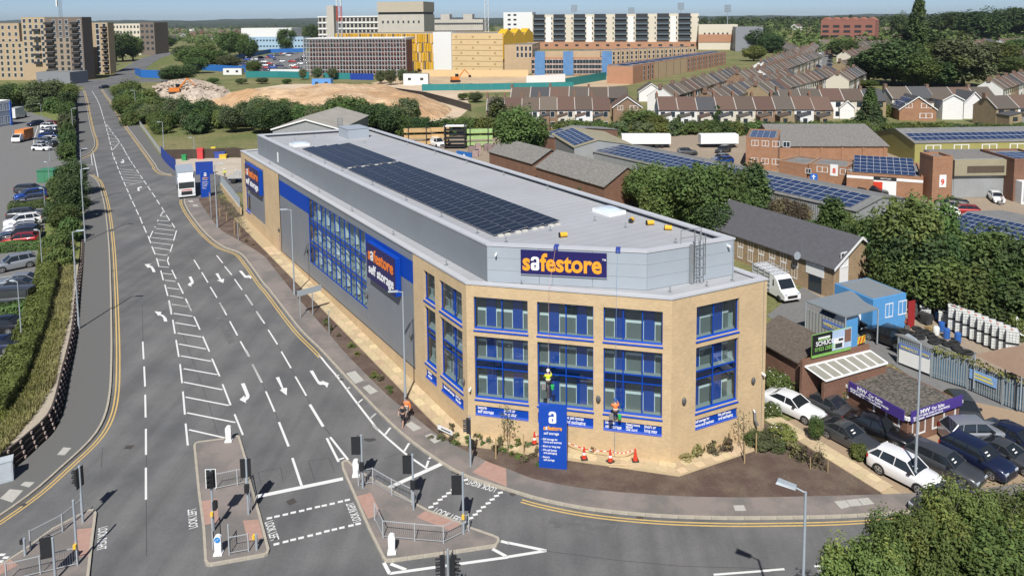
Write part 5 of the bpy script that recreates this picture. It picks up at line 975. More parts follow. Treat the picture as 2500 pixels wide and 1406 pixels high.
def gable(name, label, cat, A, B, depth, eave, ridge, wm, rm, z0=None, over=.3, off=.5, wins=(), group=None, barge=None, gw=None):
    """front wall A->B (world), depth behind it, ridge parallel to the front; wins = (face, x0, x1, z0, z1), face 'f' front or 'l'/'r' gable"""
    z0 = min(A.z,B.z) if z0 is None else z0; L = (Vector((B.x,B.y,0))-Vector((A.x,A.y,0))).length; ang = math.atan2(B.y-A.y,B.x-A.x)
    t = thing(name, label, cat, (A.x,A.y,z0), ang, group); e, r = eave-z0, ridge-z0; yr = depth*off; mb = MB()
    v = [(0,0,-.6),(L,0,-.6),(L,depth,-.6),(0,depth,-.6),(0,0,e),(L,0,e),(L,depth,e),(0,depth,e),(0,yr,r),(L,yr,r)]
    mb.add(v, [(0,1,5,4),(1,2,6,9,5),(2,3,7,6),(3,0,4,8,7)]); wl = ob('wall', mb.mesh('wall', wm), t)
    sl1 = (r-e)/yr; sl2 = (r-e)/(depth-yr); th = .1; o = over
    for nm, ya, za in (('f',-o,e-o*sl1),('b',depth+o,e-o*sl2)):
        q = [(-o,ya,za),(L+o,ya,za),(L+o,yr,r),(-o,yr,r)]; q = q if nm == 'f' else q[::-1]; n = [(x,y,z+th+.02) for x,y,z in q]; b_ = [(x,y,z+.02) for x,y,z in q]
        ob('roof', MB().add(n+b_, [(0,1,2,3),(7,6,5,4),(0,4,5,1),(1,5,6,2),(2,6,7,3),(3,7,4,0)]).mesh('roof', rm), t)
    if barge:
        for x in (-o-.03, L+o-.0):
            for ya, za in ((-o,e-o*sl1),(depth+o,e-o*sl2)):
                ob('barge_board', MB().add([(x,ya,za-.14),(x+.05,ya,za-.14),(x+.05,yr,r-.14),(x,yr,r-.14),(x,ya,za+.16),(x+.05,ya,za+.16),(x+.05,yr,r+.16),(x,yr,r+.16)], [(0,1,2,3),(4,5,6,7),(0,3,7,4),(1,5,6,2),(0,4,5,1),(3,2,6,7)]).mesh('barge_board', barge), t)
    for f, x0, x1, a, b in wins:
        M = Matrix.Identity(4) if f == 'f' else (Matrix.Translation((L,0,0)) @ Matrix.Rotation(R(90),4,'Z') if f == 'r' else Matrix.Translation((0,depth,0)) @ Matrix.Rotation(R(-90),4,'Z')); win(t, M, x0, x1, a, b)
    return t, L, ang, e, r
def flat(name, label, cat, A, B, depth, top, wm, rm, z0=None, wins=(), par=.25, group=None, capm=None):
    z0 = min(A.z,B.z) if z0 is None else z0; L = (Vector((B.x,B.y,0))-Vector((A.x,A.y,0))).length; ang = math.atan2(B.y-A.y,B.x-A.x); t = thing(name, label, cat, (A.x,A.y,z0), ang, group); h = top-z0
    ob('wall', MB().box(0,L,0,depth,-.6,h-.05).mesh('wall', wm), t); ob('roof', MB().box(.2,L-.2,.2,depth-.2,h-.052,h).mesh('roof', rm), t)
    if par:
        c = capm or wm
        for x0,x1,y0,y1 in ((-.02,L+.02,-.02,.22),(-.02,L+.02,depth-.22,depth+.02),(-.02,.22,.22,depth-.22),(L-.22,L+.02,.22,depth-.22)): ob('parapet', MB().box(x0,x1,y0,y1,h-.05,h+par).mesh('parapet', c), t)
    for f, x0, x1, a, b in wins:
        M = Matrix.Identity(4) if f == 'f' else (Matrix.Translation((L,0,0)) @ Matrix.Rotation(R(90),4,'Z') if f == 'r' else Matrix.Translation((0,depth,0)) @ Matrix.Rotation(R(-90),4,'Z')); win(t, M, x0, x1, a, b)
    return t, L, ang, h
# yard surfaces
sheet('industrial_yard', [gp(1640,400), gp(1500,345), gp(1700,320), gp(2560,330), gp(2900,420), gp(2900,640), gp(2300,540), gp(2050,470)], -.03, A_TAN)
sheet('tyre_yard', [gp(1960,700), gp(2080,690), gp(2240,690), gp(2560,830), gp(2620,1020), gp(2255,870), gp(2150,810)], -.035, A_TAN)
sheet('builders_yard', [gp(960,372), gp(980,318), gp(1230,320), gp(1330,400), gp(1400,460), gp(1250,420)], -.03, A_TAN)
# --- tan brick office
c0 = gp(2030,730); ez = topz(c0,2034,652); B_ = az(2036,652,ez); A_ = az(1762,560,ez); A_ = A_+(A_-B_)*.15; rz_ = ez+2.6
B0, A0 = Vector((B_.x,B_.y,c0.z)), Vector((A_.x,A_.y,c0.z)); L0 = (B0-A0).length; wn = []
n = 9; st = (L0-4.2)/n
for i in range(n): wn += [('f',i*st+.3,i*st+st-.5,ez-c0.z-1.5,ez-c0.z-.15),('f',i*st+.3,i*st+st-.6,.7,2.2)]
t, L0, a0, e0, r0 = gable('brick_office', 'two storey tan brick office with slate roof beside the storage building', 'building', A0, B0, 8.2, ez, rz_, C_TANB, C_SLATE, c0.z, .35, .5, wn, None, C_WHT)
ob('white_panel', MB().box(L0-3.6,L0-1.2,-.06,-.01,1.9,e0-.3).mesh('white_panel', C_WHT), t); ob('door', MB().box(L0-3.2,L0-1.5,-.05,-.01,0,1.85).mesh('door', C_DGL), t)
MR = Matrix.Translation((L0,0,0)) @ Matrix.Rotation(R(90),4,'Z'); ob('white_panel', MB().box(.9,2.3,-.05,-.01,0,e0+.5).mesh('white_panel', C_WHT), t, MR); win(t, MR, 1.0, 2.2, 3.2, 4.9, -.09)
sd_ = ob('satellite_dish', MB().lathe([(.02,0),(.3,.06),(.45,.16)],12).xf(Matrix.Translation((L0-4.3,-.5,3.6)) @ Matrix.Rotation(R(70),4,'X')).tube((L0-4.3,0,3.5),(L0-4.3,-.45,3.6),.03,.03,5).mesh('satellite_dish', S_POLE), t)
# --- car sales hut
f0 = gp(2225,1084); hz = topz(f0,2217,1022)+.25; f_ = az(2216,1018,hz); r_ = az(2343,975,hz); l_ = az(2034,926,hz)
A0 = Vector((f_.x,f_.y,f0.z)); dR = Vector((r_.x-f_.x,r_.y-f_.y,0)); dL = Vector((l_.x-f_.x,l_.y-f_.y,0)); 
t, L, ang, h = flat('car_sales_hut', 'small brick car sales hut with mossy flat roof and purple signs', 'building', A0, A0+dR, dL.length*.95, hz, C_DKB, C_MOSS, f0.z, [('f',.5,1.9,.5,2.1),('f',2.6,dR.length-.4,.5,2.1)], .0)
ML = Matrix.Translation((0,h*0+dL.length*.95,0)) @ Matrix.Rotation(R(-90),4,'Z'); DL = dL.length*.95
for x0, x1 in ((DL-2.9,DL-.6),(DL-6.6,DL-5.2)): win(t, ML, x0, x1, 1.0, 2.0)
ob('fascia', MB().box(-.15,L+.15,-.18,-.02,h-.2,h+.02).box(-.18,-.02,-.02,DL+.1,h-.2,h+.02).mesh('fascia', C_WHT), t)
for M, x0, x1 in ((Matrix.Identity(4),.05,L-.05),(ML,DL-5.0,DL-.1)):
    s = ob('fascia_sign', MB().box(x0,x1,-.26,-.19,h-.32,h+.48).mesh('fascia_sign', C_PURP), t, M); k = (x1-x0)/4.6; Mw = WM[t.name] @ M
    letters(s, Mw, [('MW',x0+.75*k,h+.13,.42,B_WHT,1.1*k,.02),('Car Sales',x0+1.75*k,h+.15,.32,B_WHT,.95*k,.008),('QUALITY USED CARS AT LOW PRICES',x0+.15*k,h-.09,.2,B_WHT,.95*k,.004),('01923 250220   www.mwcarsales.co.uk',x0+.2*k,h-.27,.17,B_WHT,.95*k,.003)], -.275)
# --- white framed glass lean-to, garage with ribbed roof, billboard
g0 = gp(2010,975); gz = 2.6
P4 = [az(1965,895,3.3), az(2124,856,3.3), az(2167,886,2.5), az(2015,930,2.5)]
t = thing('glass_lean_to', 'sloping white framed glass lean-to roof before the billboard', 'canopy', (P4[3].x,P4[3].y,0)); o = P4[3]*1; o.z = 0; N = 7
gm_ = mat('lean_to_glass', (.27,.26,.22), .25, .12, .8)
for i in range(N):
    a, b = P4[3].lerp(P4[2],i/N), P4[3].lerp(P4[2],(i+1)/N); c, d = P4[0].lerp(P4[1],(i+1)/N), P4[0].lerp(P4[1],i/N); ob('pane', MB().quad(a-o,b-o,c-o,d-o).mesh('pane', gm_), t)
for i in range(N+1): ob('glazing_bar', MB().tube(P4[3].lerp(P4[2],i/N)-o+Vector((0,0,.03)),P4[0].lerp(P4[1],i/N)-o+Vector((0,0,.03)),.06,.06,4).mesh('glazing_bar', C_WHT), t)
for a, b in ((P4[3],P4[2]),(P4[0],P4[1])): ob('edge_beam', MB().tube(a-o,b-o,.08,.08,4).mesh('edge_beam', C_WHT), t)
w0_ = [(P4[i].x-o.x,P4[i].y-o.y) for i in (3,2)]; ob('wall', MB().box(0,(P4[2]-P4[3]).length,.1,.35,-.4,2.42).mesh('wall', C_DKB), t, Matrix.Rotation(math.atan2((P4[2]-P4[3]).y,(P4[2]-P4[3]).x),4,'Z'))
ez = 3.2; A_, B_ = az(1872,838,ez), az(1962,888,ez); R1, R2 = az(1982,812,4.4), az(1870,772,4.4); A_ = A_+(A_-B_)*.4
t = thing('ribbed_roof_garage', 'brick garage with brown ribbed cement roof behind the bushes', 'building', (B_.x,B_.y,0)); o = Vector((B_.x,B_.y,0)); R2 = R2+(R2-R1)*.35
ang = math.atan2((B_-A_).y,(B_-A_).x); LG = (B_-A_).length; M = Matrix.Rotation(ang,4,'Z'); dn = Vector((-math.sin(ang),math.cos(ang),0)); DG = (R1-B_).dot(dn)
ob('wall', MB().box(-LG,-.5,0,DG,-.5,3.1).mesh('wall', C_DKB), t, M); ob('gable_wall', MB().add([(-.49,0,3.1),(-.49,DG,4.3),(-.49,DG,3.1)],[(0,2,1)]).mesh('gable_wall', C_DKB), t, M)
ob('roof', MB().add([(-LG,-.3,3.1),(-.3,-.3,3.1),(-.3,DG,4.45),(-LG,DG,4.45),(-LG,-.3,3.2),(-.3,-.3,3.2),(-.3,DG,4.55),(-LG,DG,4.55)], [(3,2,1,0),(4,5,6,7),(0,1,5,4),(1,2,6,5)]).mesh('roof', mat('brown_ribbed_roof',(.13,.105,.085),.95,.3,.8,kind='ribs',dir='X',ws=2.2,depth=.07,s2=4)), t, M)
# billboard on the wall behind the lean-to
A_, B_ = P4[0], P4[1]; (s0, z0_), (s1, _), (_, zt) = wp(A_,B_,1981,875), wp(A_,B_,2076,850), wp(A_,B_,1981,819); d = (B_-A_).normalized(); a = A_+d*s0; L = s1-s0; h = zt-z0_; t = thing('billboard', 'billboard with black glazing advert and white house picture', 'billboard', (a.x,a.y,0), math.atan2(d.y,d.x))
pb = ob('board', MB().box(0,L,-.05,.05,z0_,zt).mesh('board', mat('advert_green',(.22,.45,.10),.5)), t); zq_ = lambda f_: z0_+h*f_
ob('advert_panel', MB().box(0,L*.5,-.08,-.053,zq_(.14),zt).mesh('advert_panel', mat('advert_black',(.012,.014,.013),.5)), pb); ob('advert_picture', MB().box(L*.5,L,-.08,-.053,zq_(.14),zt).mesh('advert_picture', mat('advert_sky',(.42,.54,.70),.5,.2,.8)), pb)
ob('picture_house', MB().box(L*.54,L*.8,-.09,-.081,zq_(.2),zq_(.66)).mesh('picture_house', C_WHT), pb); ob('picture_house_wall', MB().box(L*.82,L*.98,-.096,-.084,zq_(.4),zq_(.95)).mesh('picture_house_wall', C_DKB), pb); ob('picture_window', MB().box(L*.58,L*.76,-.098,-.091,zq_(.22),zq_(.42)).mesh('picture_window', C_DGL), pb); ob('picture_window', MB().box(L*.66,L*.78,-.099,-.091,zq_(.52),zq_(.62)).mesh('picture_window', C_DGL), pb)
ob('logo_bar', MB().box(L*.14,L*.44,-.09,-.081,zq_(.78),zq_(.86)).mesh('logo_bar', C_WHT), pb); ob('logo_bar', MB().box(L*.14,L*.44,-.09,-.081,zq_(.71),zq_(.765)).mesh('logo_bar', MT['advert_green']), pb)
letters(pb, WM[t.name], [('SCHÜCO',L*.08,zq_(.5),h*.27,B_WHT,.95,.016),('01923 238322',L*.06,zq_(.27),h*.24,MT['advert_green'],.82,.008)], -.086)
ob('wall', MB().box(-s0-.2,(B_-A_).length-s0,.06,.3,-.4,z0_-.05).mesh('wall', C_DKB), t)
a, b = gp(2079,855), gp(2112,842); a.z += 0; t = thing('chevron_board', 'yellow and red striped chevron board by the black SUV', 'sign', (a.x,a.y,a.z), math.atan2((b-a).y,(b-a).x)); L = (b-a).length
ob('board', MB().box(0,L,0,.05,.3,.95).mesh('board', mat('chevron_yellow',(.75,.55,.05),.5)), t)
for i in range(4): ob('stripe', MB().add([(L*i/4,-.01,.3),(L*i/4+.2,-.01,.3),(L*i/4+.45,-.01,.95),(L*i/4+.25,-.01,.95)],[(0,1,2,3)]).mesh('stripe', S_RED), t)
for x in (.1,L-.1): ob('leg', MB().box(x-.03,x+.03,.0,.05,0,.3).mesh('leg', S_DK), t)
# --- blue yard building and canopy
zc = 3.3; cpts = [az(*zp('k',*q),zc) for q in ((380,335),(770,240),(890,345),(1000,395),(720,468))]
t = thing('yard_canopy', 'flat grey canopy roof with a sheeted steel fence below, tyre yard entrance', 'canopy', (cpts[4].x,cpts[4].y,0)); o = Vector((cpts[4].x,cpts[4].y,0))
ob('roof', MB().prism([(p.x-o.x,p.y-o.y) for p in cpts], zc-.12, zc).mesh('roof', mat('canopy_grey',(.21,.235,.25),.6,.06)), t)
for p in (cpts[4],cpts[0],cpts[3]): ob('post', MB().tube((p.x-o.x,p.y-o.y,0),(p.x-o.x,p.y-o.y,zc-.12),.07,.07,6).mesh('post', S_POLE), t)
d = cpts[4]-cpts[0]; wl_ = MB().box(0,d.length*.98,0,.06,.1,2.6); ob('sheeted_wall', wl_.mesh('sheeted_wall', C_GRIB), t, Matrix.Translation((cpts[0].x-o.x,cpts[0].y-o.y,0)) @ Matrix.Rotation(math.atan2(d.y,d.x),4,'Z'))
sg_ = ob('banner', MB().box(d.length*.45,d.length*.97,-.05,-.01,1.5,2.3).mesh('banner', mat('banner_blue',(.12,.2,.5),.5)), t, Matrix.Translation((cpts[0].x-o.x,cpts[0].y-o.y,0)) @ Matrix.Rotation(math.atan2(d.y,d.x),4,'Z'))
letters(sg_, WM[sg_.name], [('WIMOCO',d.length*.47,1.75,.45,mat('banner_yellow',(.7,.6,.15),.5),.9,.01),('OPEN',d.length*.8,1.75,.4,MT['banner_yellow'],.8,.01)], -.07)
ob('white_panel', MB().box(0,1.6,0,.05,.1,2.9).mesh('white_panel', C_BLUE), t, Matrix.Rotation(math.atan2((cpts[3]-cpts[4]).y,(cpts[3]-cpts[4]).x),4,'Z'))
zb = 3.4; q1, q2, q3 = az(*zp('k',955,320),zb), az(*zp('k',1240,262),zb), az(*zp('k',985,195),zb)
t, L, ang, h = flat('blue_yard_hut', 'sky blue painted hut with grey roof and two windows in the tyre yard', 'building', Vector((q1.x,q1.y,0)), Vector((q2.x,q2.y,0)), 4.8, zb, C_BLUE, MT['canopy_grey'], 0, [('f',1.6,2.6,1.3,2.7),('f',3.3,4.4,1.3,2.7)], 0)
ob('red_door', MB().box(L+.05,L+.9,-.3,-.2,0,2.6).mesh('red_door', mat('dark_red_paint',(.3,.02,.02),.6)), t)
# --- sheeted palisade fence along the estate road
def fence(name, pts, hgt, m, label, cat='fence', post=2.5, panelm=None, pale=.18, group=None, z=None):
    P = pts; o = P[0]; t = thing(name, label, cat, o, 0, group)
    for a, b in zip(P, P[1:]):
        L = (b-a).length; n = max(1, round(L/post)); ang = math.atan2((b-a).y,(b-a).x)
        for i in range(n):
            p = a.lerp(b,i/n)-o; M = Matrix.Translation(p) @ Matrix.Rotation(ang,4,'Z'); w_ = L/n; dz = (b.z-a.z)/n
            ob('post', MB().box(-.05,.05,-.05,.05,0,hgt+.05).mesh('post', m), t, M); mb = MB(); k = max(2, int(w_/pale))
            for j in range(k): x = (j+.5)*w_/k; mb.box(x-pale*.3,x+pale*.3,-.03,-.01,.08,hgt)
            for zz in (.4,hgt-.35): mb.box(.05,w_-.05,-.008,.03,zz,zz+.06)
            q = ob('fence_panel', mb.mesh('fence_panel', m), t, M); q['kind'] = 'stuff'
            if panelm: ob('sheeting', MB().box(.06,w_-.06,.035,.055,.1,hgt-.1).mesh('sheeting', panelm), t, M)
    return t
FP = [gp(*zp('k',*q)) for q in ((1165,868),(1450,985),(1760,1090),(2060,1222),(2300,1312),(2700,1480))]
fence('palisade_fence', FP, 2.3, mat('steel_palisade',(.27,.30,.31),.5,.1), 'steel palisade fence with blue sheeting along the estate road', 'fence', 2.6, C_DBLUE)
d = FP[1]-FP[0]; Mb = TR(FP[0], math.atan2(d.y,d.x)); gt = tag(ob('yard_gate_sign', MB().box(.15,d.length-.1,-.12,-.06,.2,1.5).mesh('yard_gate_sign', C_WHT), None, Mb), 'white panel with blue banner on the yard gate', 'sign')
bn = ob('banner', MB().box(.15,d.length-.1,-.16,-.125,1.5,2.0).mesh('banner', MT['banner_blue']), gt); letters(bn, Mb, [('WIMOCO',.3,1.6,.36,MT['banner_yellow'],.95,.012),('OPEN',2.0,1.6,.34,MT['banner_yellow'],.85,.012)], -.17)
d = FP[3]-FP[2]; Mb = TR(FP[2], math.atan2(d.y,d.x)); gt = tag(ob('fence_banner', MB().box(.2,d.length*.85,-.12,-.08,1.1,1.9).mesh('fence_banner', mat('pale_blue_banner',(.25,.42,.7),.5)), None, Mb), 'pale blue banner on the palisade fence', 'banner')
ob('print_bar', MB().box(.5,d.length*.7,-.14,-.125,1.55,1.7).mesh('print_bar', MT['banner_yellow']), gt); ob('print_bar', MB().box(.5,d.length*.75,-.14,-.125,1.28,1.42).mesh('print_bar', MT['banner_yellow']), gt)
# --- tyre store roof, tyres, tanks, barrels
zt = 1.95; rp = [az(*zp('k',*q),zt) for q in ((1150,625),(1500,640),(1855,790),(1840,870),(1430,745))]; o = Vector((rp[0].x,rp[0].y,0)); t = thing('tyre_store', 'low flat grey roof carrying loose tyres behind the fence', 'building', o)
ob('roof', MB().prism([(p.x-o.x+.05,p.y-o.y+.3) for p in rp], zt-.15, zt).mesh('roof', C_FELT), t); cc_ = sum(rp, Vector())/5; ob('wall', MB().prism([((p.x*.8+cc_.x*.2)-o.x,(p.y*.8+cc_.y*.2)-o.y+.4) for p in rp], -.3, zt-.16).mesh('wall', C_GRIB), t)
TY = MB(); NU, NV = 12, 6
TY.add([((.30+.11*math.cos(2*math.pi*j/NV))*math.cos(2*math.pi*i/NU),(.30+.11*math.cos(2*math.pi*j/NV))*math.sin(2*math.pi*i/NU),.11+.11*math.sin(2*math.pi*j/NV)) for i in range(NU) for j in range(NV)], [(i*NV+j,((i+1)%NU)*NV+j,((i+1)%NU)*NV+(j+1)%NV,i*NV+(j+1)%NV) for i in range(NU) for j in range(NV)], 0, True); TYM = TY.mesh('tyre', V_TYRE)
for i, (x,y) in enumerate(((1225,610),(1285,628),(1345,590),(1375,630),(1405,615),(1455,637),(1370,660),(1485,668),(1490,705),(1555,698),(1615,725),(1670,712),(1690,755),(1745,810),(1785,795),(1700,770))):
    p = az(*zp('k',x,y+5),zt); p.y += .3; tag(ob('loose_tyre', TYM, None, TR((p.x,p.y,zt+.005),0,1.15)), 'black car tyre lying on the tyre store roof', 'tyre', 'tyres on the store roof')
IBW = mat('ibc_plastic', (.66,.67,.63), .5, .1, 2); IBC = MB().box(-.48,.48,-.58,.58,.15,1.1).mesh('tank', IBW); IBF = MB()
for x in (-.5,-.25,0,.25,.5):
    for y in (-.6,.6): IBF.box(x-.012,x+.012,y-.012,y+.012,.12,1.15)
for y in (-.6,-.3,0,.3,.6):
    for x in (-.5,.5): IBF.box(x-.012,x+.012,y-.012,y+.012,.12,1.15)
for z in (.35,.6,.85,1.13):
    for y in (-.6,.6): IBF.box(-.5,.5,y-.013,y+.013,z-.012,z+.012)
    for x in (-.5,.5): IBF.box(x-.013,x+.013,-.6,.6,z-.012,z+.012)
IBF = IBF.mesh('cage', S_RAIL); IBP = MB().box(-.5,.5,-.6,.6,0,.12).mesh('pallet', V_TRIM); IBL = MB().lathe([(.11,1.1),(.11,1.15)],8).mesh('cap', S_RED)
k_ = 0
ibcs = []
for i in range(9):
    x, y = 1640+i*68, 560+i*30 if i else 560; b = gp(*zp('k',1640+i*62,575+i*27)); ibcs += [(b,0),(b,1)]
ibcs += [(gp(*zp('k',1400,470)),0), (gp(*zp('k',1560,520)),0)]
for b, lv in ibcs:
    t = thing('bulk_liquid_tank', ('caged white tank, upper layer of the row by the hedge' if lv else 'caged white tank, lower layer of the row by the hedge') if k_ < 18 else ['caged white tank standing alone near the blue hut','caged white tank standing beside the blue barrels'][k_-18], 'tank', (b.x,b.y,b.z+lv*1.18), R(-25), 'tanks in the tyre yard'); k_ += 1
    ob('tank', IBC, t); cg_ = ob('cage', IBF, t); cg_['kind'] = 'stuff'; ob('pallet', IBP, t); ob('cap', IBL, t)
BAR = MB().lathe([(.28,0),(.3,.1),(.28,.3),(.3,.45),(.28,.6),(.3,.8),(.27,.9)],12).mesh('drum', mat('blue_drum',(.03,.12,.4),.4)); BARW = MB().lathe([(.28,0),(.3,.2),(.3,.7),(.2,.82)],12).mesh('drum', IBW)
for i, (x,y,wv) in enumerate(((1080,480,0),(1110,492,1),(1140,488,1),(1130,475,0),(1190,470,1),(1500,440,1),(1520,452,1),(1510,490,0),(1535,500,0),(1540,590,0),(1585,650,0),(1680,685,0),(1495,620,1),(1170,478,0))):
    b = gp(*zp('k',x,y)); tag(ob('drum', BARW if wv else BAR, None, TR(b)), 'white plastic drum in the tyre yard' if wv else 'blue plastic drum in the tyre yard', 'drum', 'white drums in the yard' if wv else 'blue drums in the yard')
for i, (x, y, sx, sy, sz, c, lb) in enumerate(((1210,560,1.6,.6,.9,(.25,.08,.04),'red brown slatted crate among the yard clutter'),(1060,540,.7,1.6,1.0,(.03,.03,.035),'dark motorbike shaped bundle under the blue hut'),(1310,470,.5,.5,2.4,(.07,.07,.07),'dark stacked cage in the middle of the tyre yard'),(1400,520,1.2,.9,1.0,(.04,.04,.04),'black scrap heap beside the tanks'),(1270,430,.9,.7,.8,(.4,.38,.33),'pale box by the blue hut windows'),(1440,600,1.0,.8,.6,(.3,.22,.1),'brown board pile near the tyres'),(1240,590,1.3,.5,.4,(.1,.09,.08),'scrap pile beside the slatted crate'))):
    b = gp(*zp('k',x,y)); t = thing('scrap_pile', lb, 'scrap', b, i*.7); rr_ = random.Random(i); m_ = mat('scrap_%d' % i, c, .8, .3, 4)
    for j in range(5): ob('scrap_piece', MB().box(-sx/2,sx/2*rr_.uniform(.2,1),-sy/2*rr_.uniform(.3,1),sy/2,0,sz/5).mesh('scrap_piece', m_), t, Matrix.Translation((0,0,j*sz/5)) @ Matrix.Rotation(rr_.uniform(-.25,.25),4,'Z'))
# brown tent canopy at the right edge
tp_ = [az(*zp('k',*q),z) for q, z in (((1830,795),2.8),((2100,730),3.8),((2420,690),3.8),((2500,1060),2.6),((2230,985),2.5))]; o = Vector((tp_[0].x,tp_[0].y,0))
t = thing('tent_canopy', 'brown stretched tent canopy at the right edge of the tyre yard', 'canopy', o); mb = MB(); c = sum(tp_, Vector())/5+Vector((0,0,.4))
K = len(tp_); mb.add([p-o for p in tp_]+[c-o], [(i,(i+1)%K,K) for i in range(K)]); ob('fabric', mb.mesh('fabric', mat('brown_canvas',(.24,.16,.11),.8,.08)), t)
for p in tp_: ob('pole', MB().tube((p.x-o.x,p.y-o.y,0),p-o,.06,.06,6).mesh('pole', S_POLE), t)
# --- long solar shed and its neighbours
def shed(name, label, E0, E1, eave_z, ridge_px, ridge_z, wm, rm, depth2=3.0, pv=None, base=None, group=None):
    """near eave E0->E1 in pixels at eave_z; ridge found from a pixel at ridge_z; back slope depth2"""
    A_, B_ = az(*E0,eave_z), az(*E1,eave_z); rp_ = az(*ridge_px,ridge_z); d = Vector((B_.x-A_.x,B_.y-A_.y,0)); L = d.length; x = d/L; n = Vector((-x.y,x.x,0)); D = (rp_-A_).dot(n); z0 = zg(A_.x,A_.y) if base is None else base
    t, L, ang, e, r = gable(name, label, 'building', Vector((A_.x,A_.y,z0)), Vector((B_.x,B_.y,z0)), D+depth2, eave_z, ridge_z, wm, rm, z0, .15, D/(D+depth2), (), group)
    if pv:
        x0, x1, y0, y1, nx, ny = pv; sl = Vector((0,D,r-e)); sl_n = sl.length; M = slopeM(Vector((0,0,e+.13)), Vector((1,0,0)), sl) @ Matrix.Translation((x0*L, y0*sl_n, 0)); W_ = (x1-x0)*L; H_ = (y1-y0)*sl_n
        pvgrid(t, M, nx, ny, W_/nx-.02, H_/ny-.02)
    return t
shed('solar_shed', 'long steel shed with blue solar roof running behind the tree belt', (1450,372), (2090,517), 4.5, (1809,413), 5.5, C_GRIB, C_FELT, 6, (.0,.98,.08,.92,34,4), 0.3)
t = thing('solar_shed_end', 'olive steel end bay with brown shutters on the long solar shed', 'building', (0,0,0)); A_ = az(1450,371,4.45); B_ = az(1556,395,4.45); A1, B1 = Vector((A_.x,A_.y,.3)), Vector((B_.x,B_.y,.3)); WM[t.name] = TR(A1, math.atan2((B1-A1).y,(B1-A1).x)); t.matrix_world = WM[t.name]; L = (B1-A1).length
ob('cladding', MB().box(0,L,-.12,-.02,1.2,4.15).mesh('cladding', C_TANST), t); ob('plinth', MB().box(0,L,-.14,-.02,-.3,1.2).mesh('plinth', C_RED), t)
for x in (.12,.42,.75): ob('shutter', MB().box(L*x,L*x+L*.13,-.17,-.125,1.0,3.6).mesh('shutter', C_BRN), t)
shed('solar_shed', 'grey steel shed with solar roof beside the yard trees, left of the long shed', (1347,328), (1402,361), 5.5, (1463,345), 6.7, C_GRIB, C_TANST, 7, (.05,.95,.06,.94,8,4), .8)
shed('solar_shed', 'low solar roofed shed beyond the left steel shed', (1318,330), (1352,337), 5.2, (1440,315), 6.4, C_DKB, C_FELT, 9, (.05,.95,.1,.6,6,3), .8)
shed('solar_shed', 'solar roofed shed at the right edge below the yard', (2290,556), (2560,622), 4.2, (2340,513), 5.2, C_GRIB, C_FELT, 8, (.02,.95,.05,.92,14,5), 0)
# small gabled workshops behind the storage building
def gpx(name, label, a, b, depth, eave, ridge, wm, rm, off=.5, wins=(), barge=None):
    A_, B_ = gp(*a), gp(*b); z0 = min(A_.z,B_.z); return gable(name, label, 'building', A_, B_, depth, z0+eave, z0+ridge, wm, rm, z0, .25, off, wins, None, barge)
gpx('workshop', 'grey roofed workshop behind the long parapet of the storage building', (1310,445), (1475,505), 9, 3.2, 5.6, C_DKB, C_ASB)
gpx('workshop', 'small grey roofed brick workshop left of the other workshop', (1195,405), (1300,440), 8, 3.0, 5.0, C_DKB, C_ASB)
# white trailers
for x0, x1, y1, lb in ((1518,1638,362,'long white trailer box parked at the yard fence, left one'),(1711,1803,362,'long white trailer box parked beside the brick office block')):
    a, b = gp(x0,y1), gp(x1,y1); L = (b-a).length; h = topz(a,x0,330)-a.z; t = thing('trailer', lb, 'trailer', a, math.atan2((b-a).y,(b-a).x), 'white trailers'); ob('box_body', MB().box(0,L,0,2.5,.9,h).mesh('box_body', C_WHT), t); ob('chassis', MB().box(.5,L-.3,.8,1.7,.55,.9).mesh('chassis', V_TRIM), t)
    for x in (L*.72,L*.82):
        for y in (.25,2.25): ob('wheel', MB().lathe([(.001,-.15),(.5,-.15),(.5,.15),(.3,.15)],12).xf(Matrix.Rotation(R(90),4,'X')).mesh('wheel', V_TYRE), t, Matrix.Translation((x,y,.5)))
    ob('landing_leg', MB().box(L*.15,L*.15+.12,.8,1.7,0,.9).mesh('landing_leg', V_TRIM), t)
# brick blocks of the estate
def fpx(name, label, a, b, depth, ty, wm, rm, wins=(), par=.25, tx=None, capm=None):
    A_, B_ = gp(*a), gp(*b); z0 = min(A_.z,B_.z); return flat(name, label, 'building', A_, B_, depth, topz(A_, a[0] if tx is None else tx, ty), wm, rm, z0, wins, par, None, capm)
t, L, ang, h = fpx('brick_block', 'three storey orange brick block with solar panels on its roof', (1820,412), (1898,418), 11, 337, C_RED, C_FELT, [('f',1.0+i*1.9,2.3+i*1.9,z,z+1.1) for i in range(4) for z in (1.2,4.6)], .2)
pvgrid(t, Matrix.Translation((.6,.8,h+.02)), 4, 6, (L-1.2)/4-.02, 1.5)
A_ = gp(1900,390); B_ = gp(2166,394); t, L, ang, e, r = gable('brick_factory', 'long brick factory with weathered ribbed cement roof', 'building', A_, B_, 16, topz(A_,1901,357), topz(A_,1901,357)+2.6, C_RED, C_ASB, None, .3, .8)
for i in range(6): x = L*i/5.2; ob('pilaster', MB().box(x,x+.35,-.15,-.01,-.3,e-.2).mesh('pilaster', C_RED), t)
fpx('brick_unit', 'low dark brick unit with felt roof left of the unit with an 8', (1900,432), (1968,445), 7, 395, C_RED, C_FELT, [('f',5.2,6.3,1.6,2.5)], .3)
t, L, ang, h = fpx('brick_unit', 'brick unit with a red 8 on a white board and blue arrow sign', (1973,445), (2064,458), 7, 402, C_RED, C_FELT, [('f',1.4,3.3,2.2,3.2),('f',5.3,7.2,2.2,3.2)], .3)
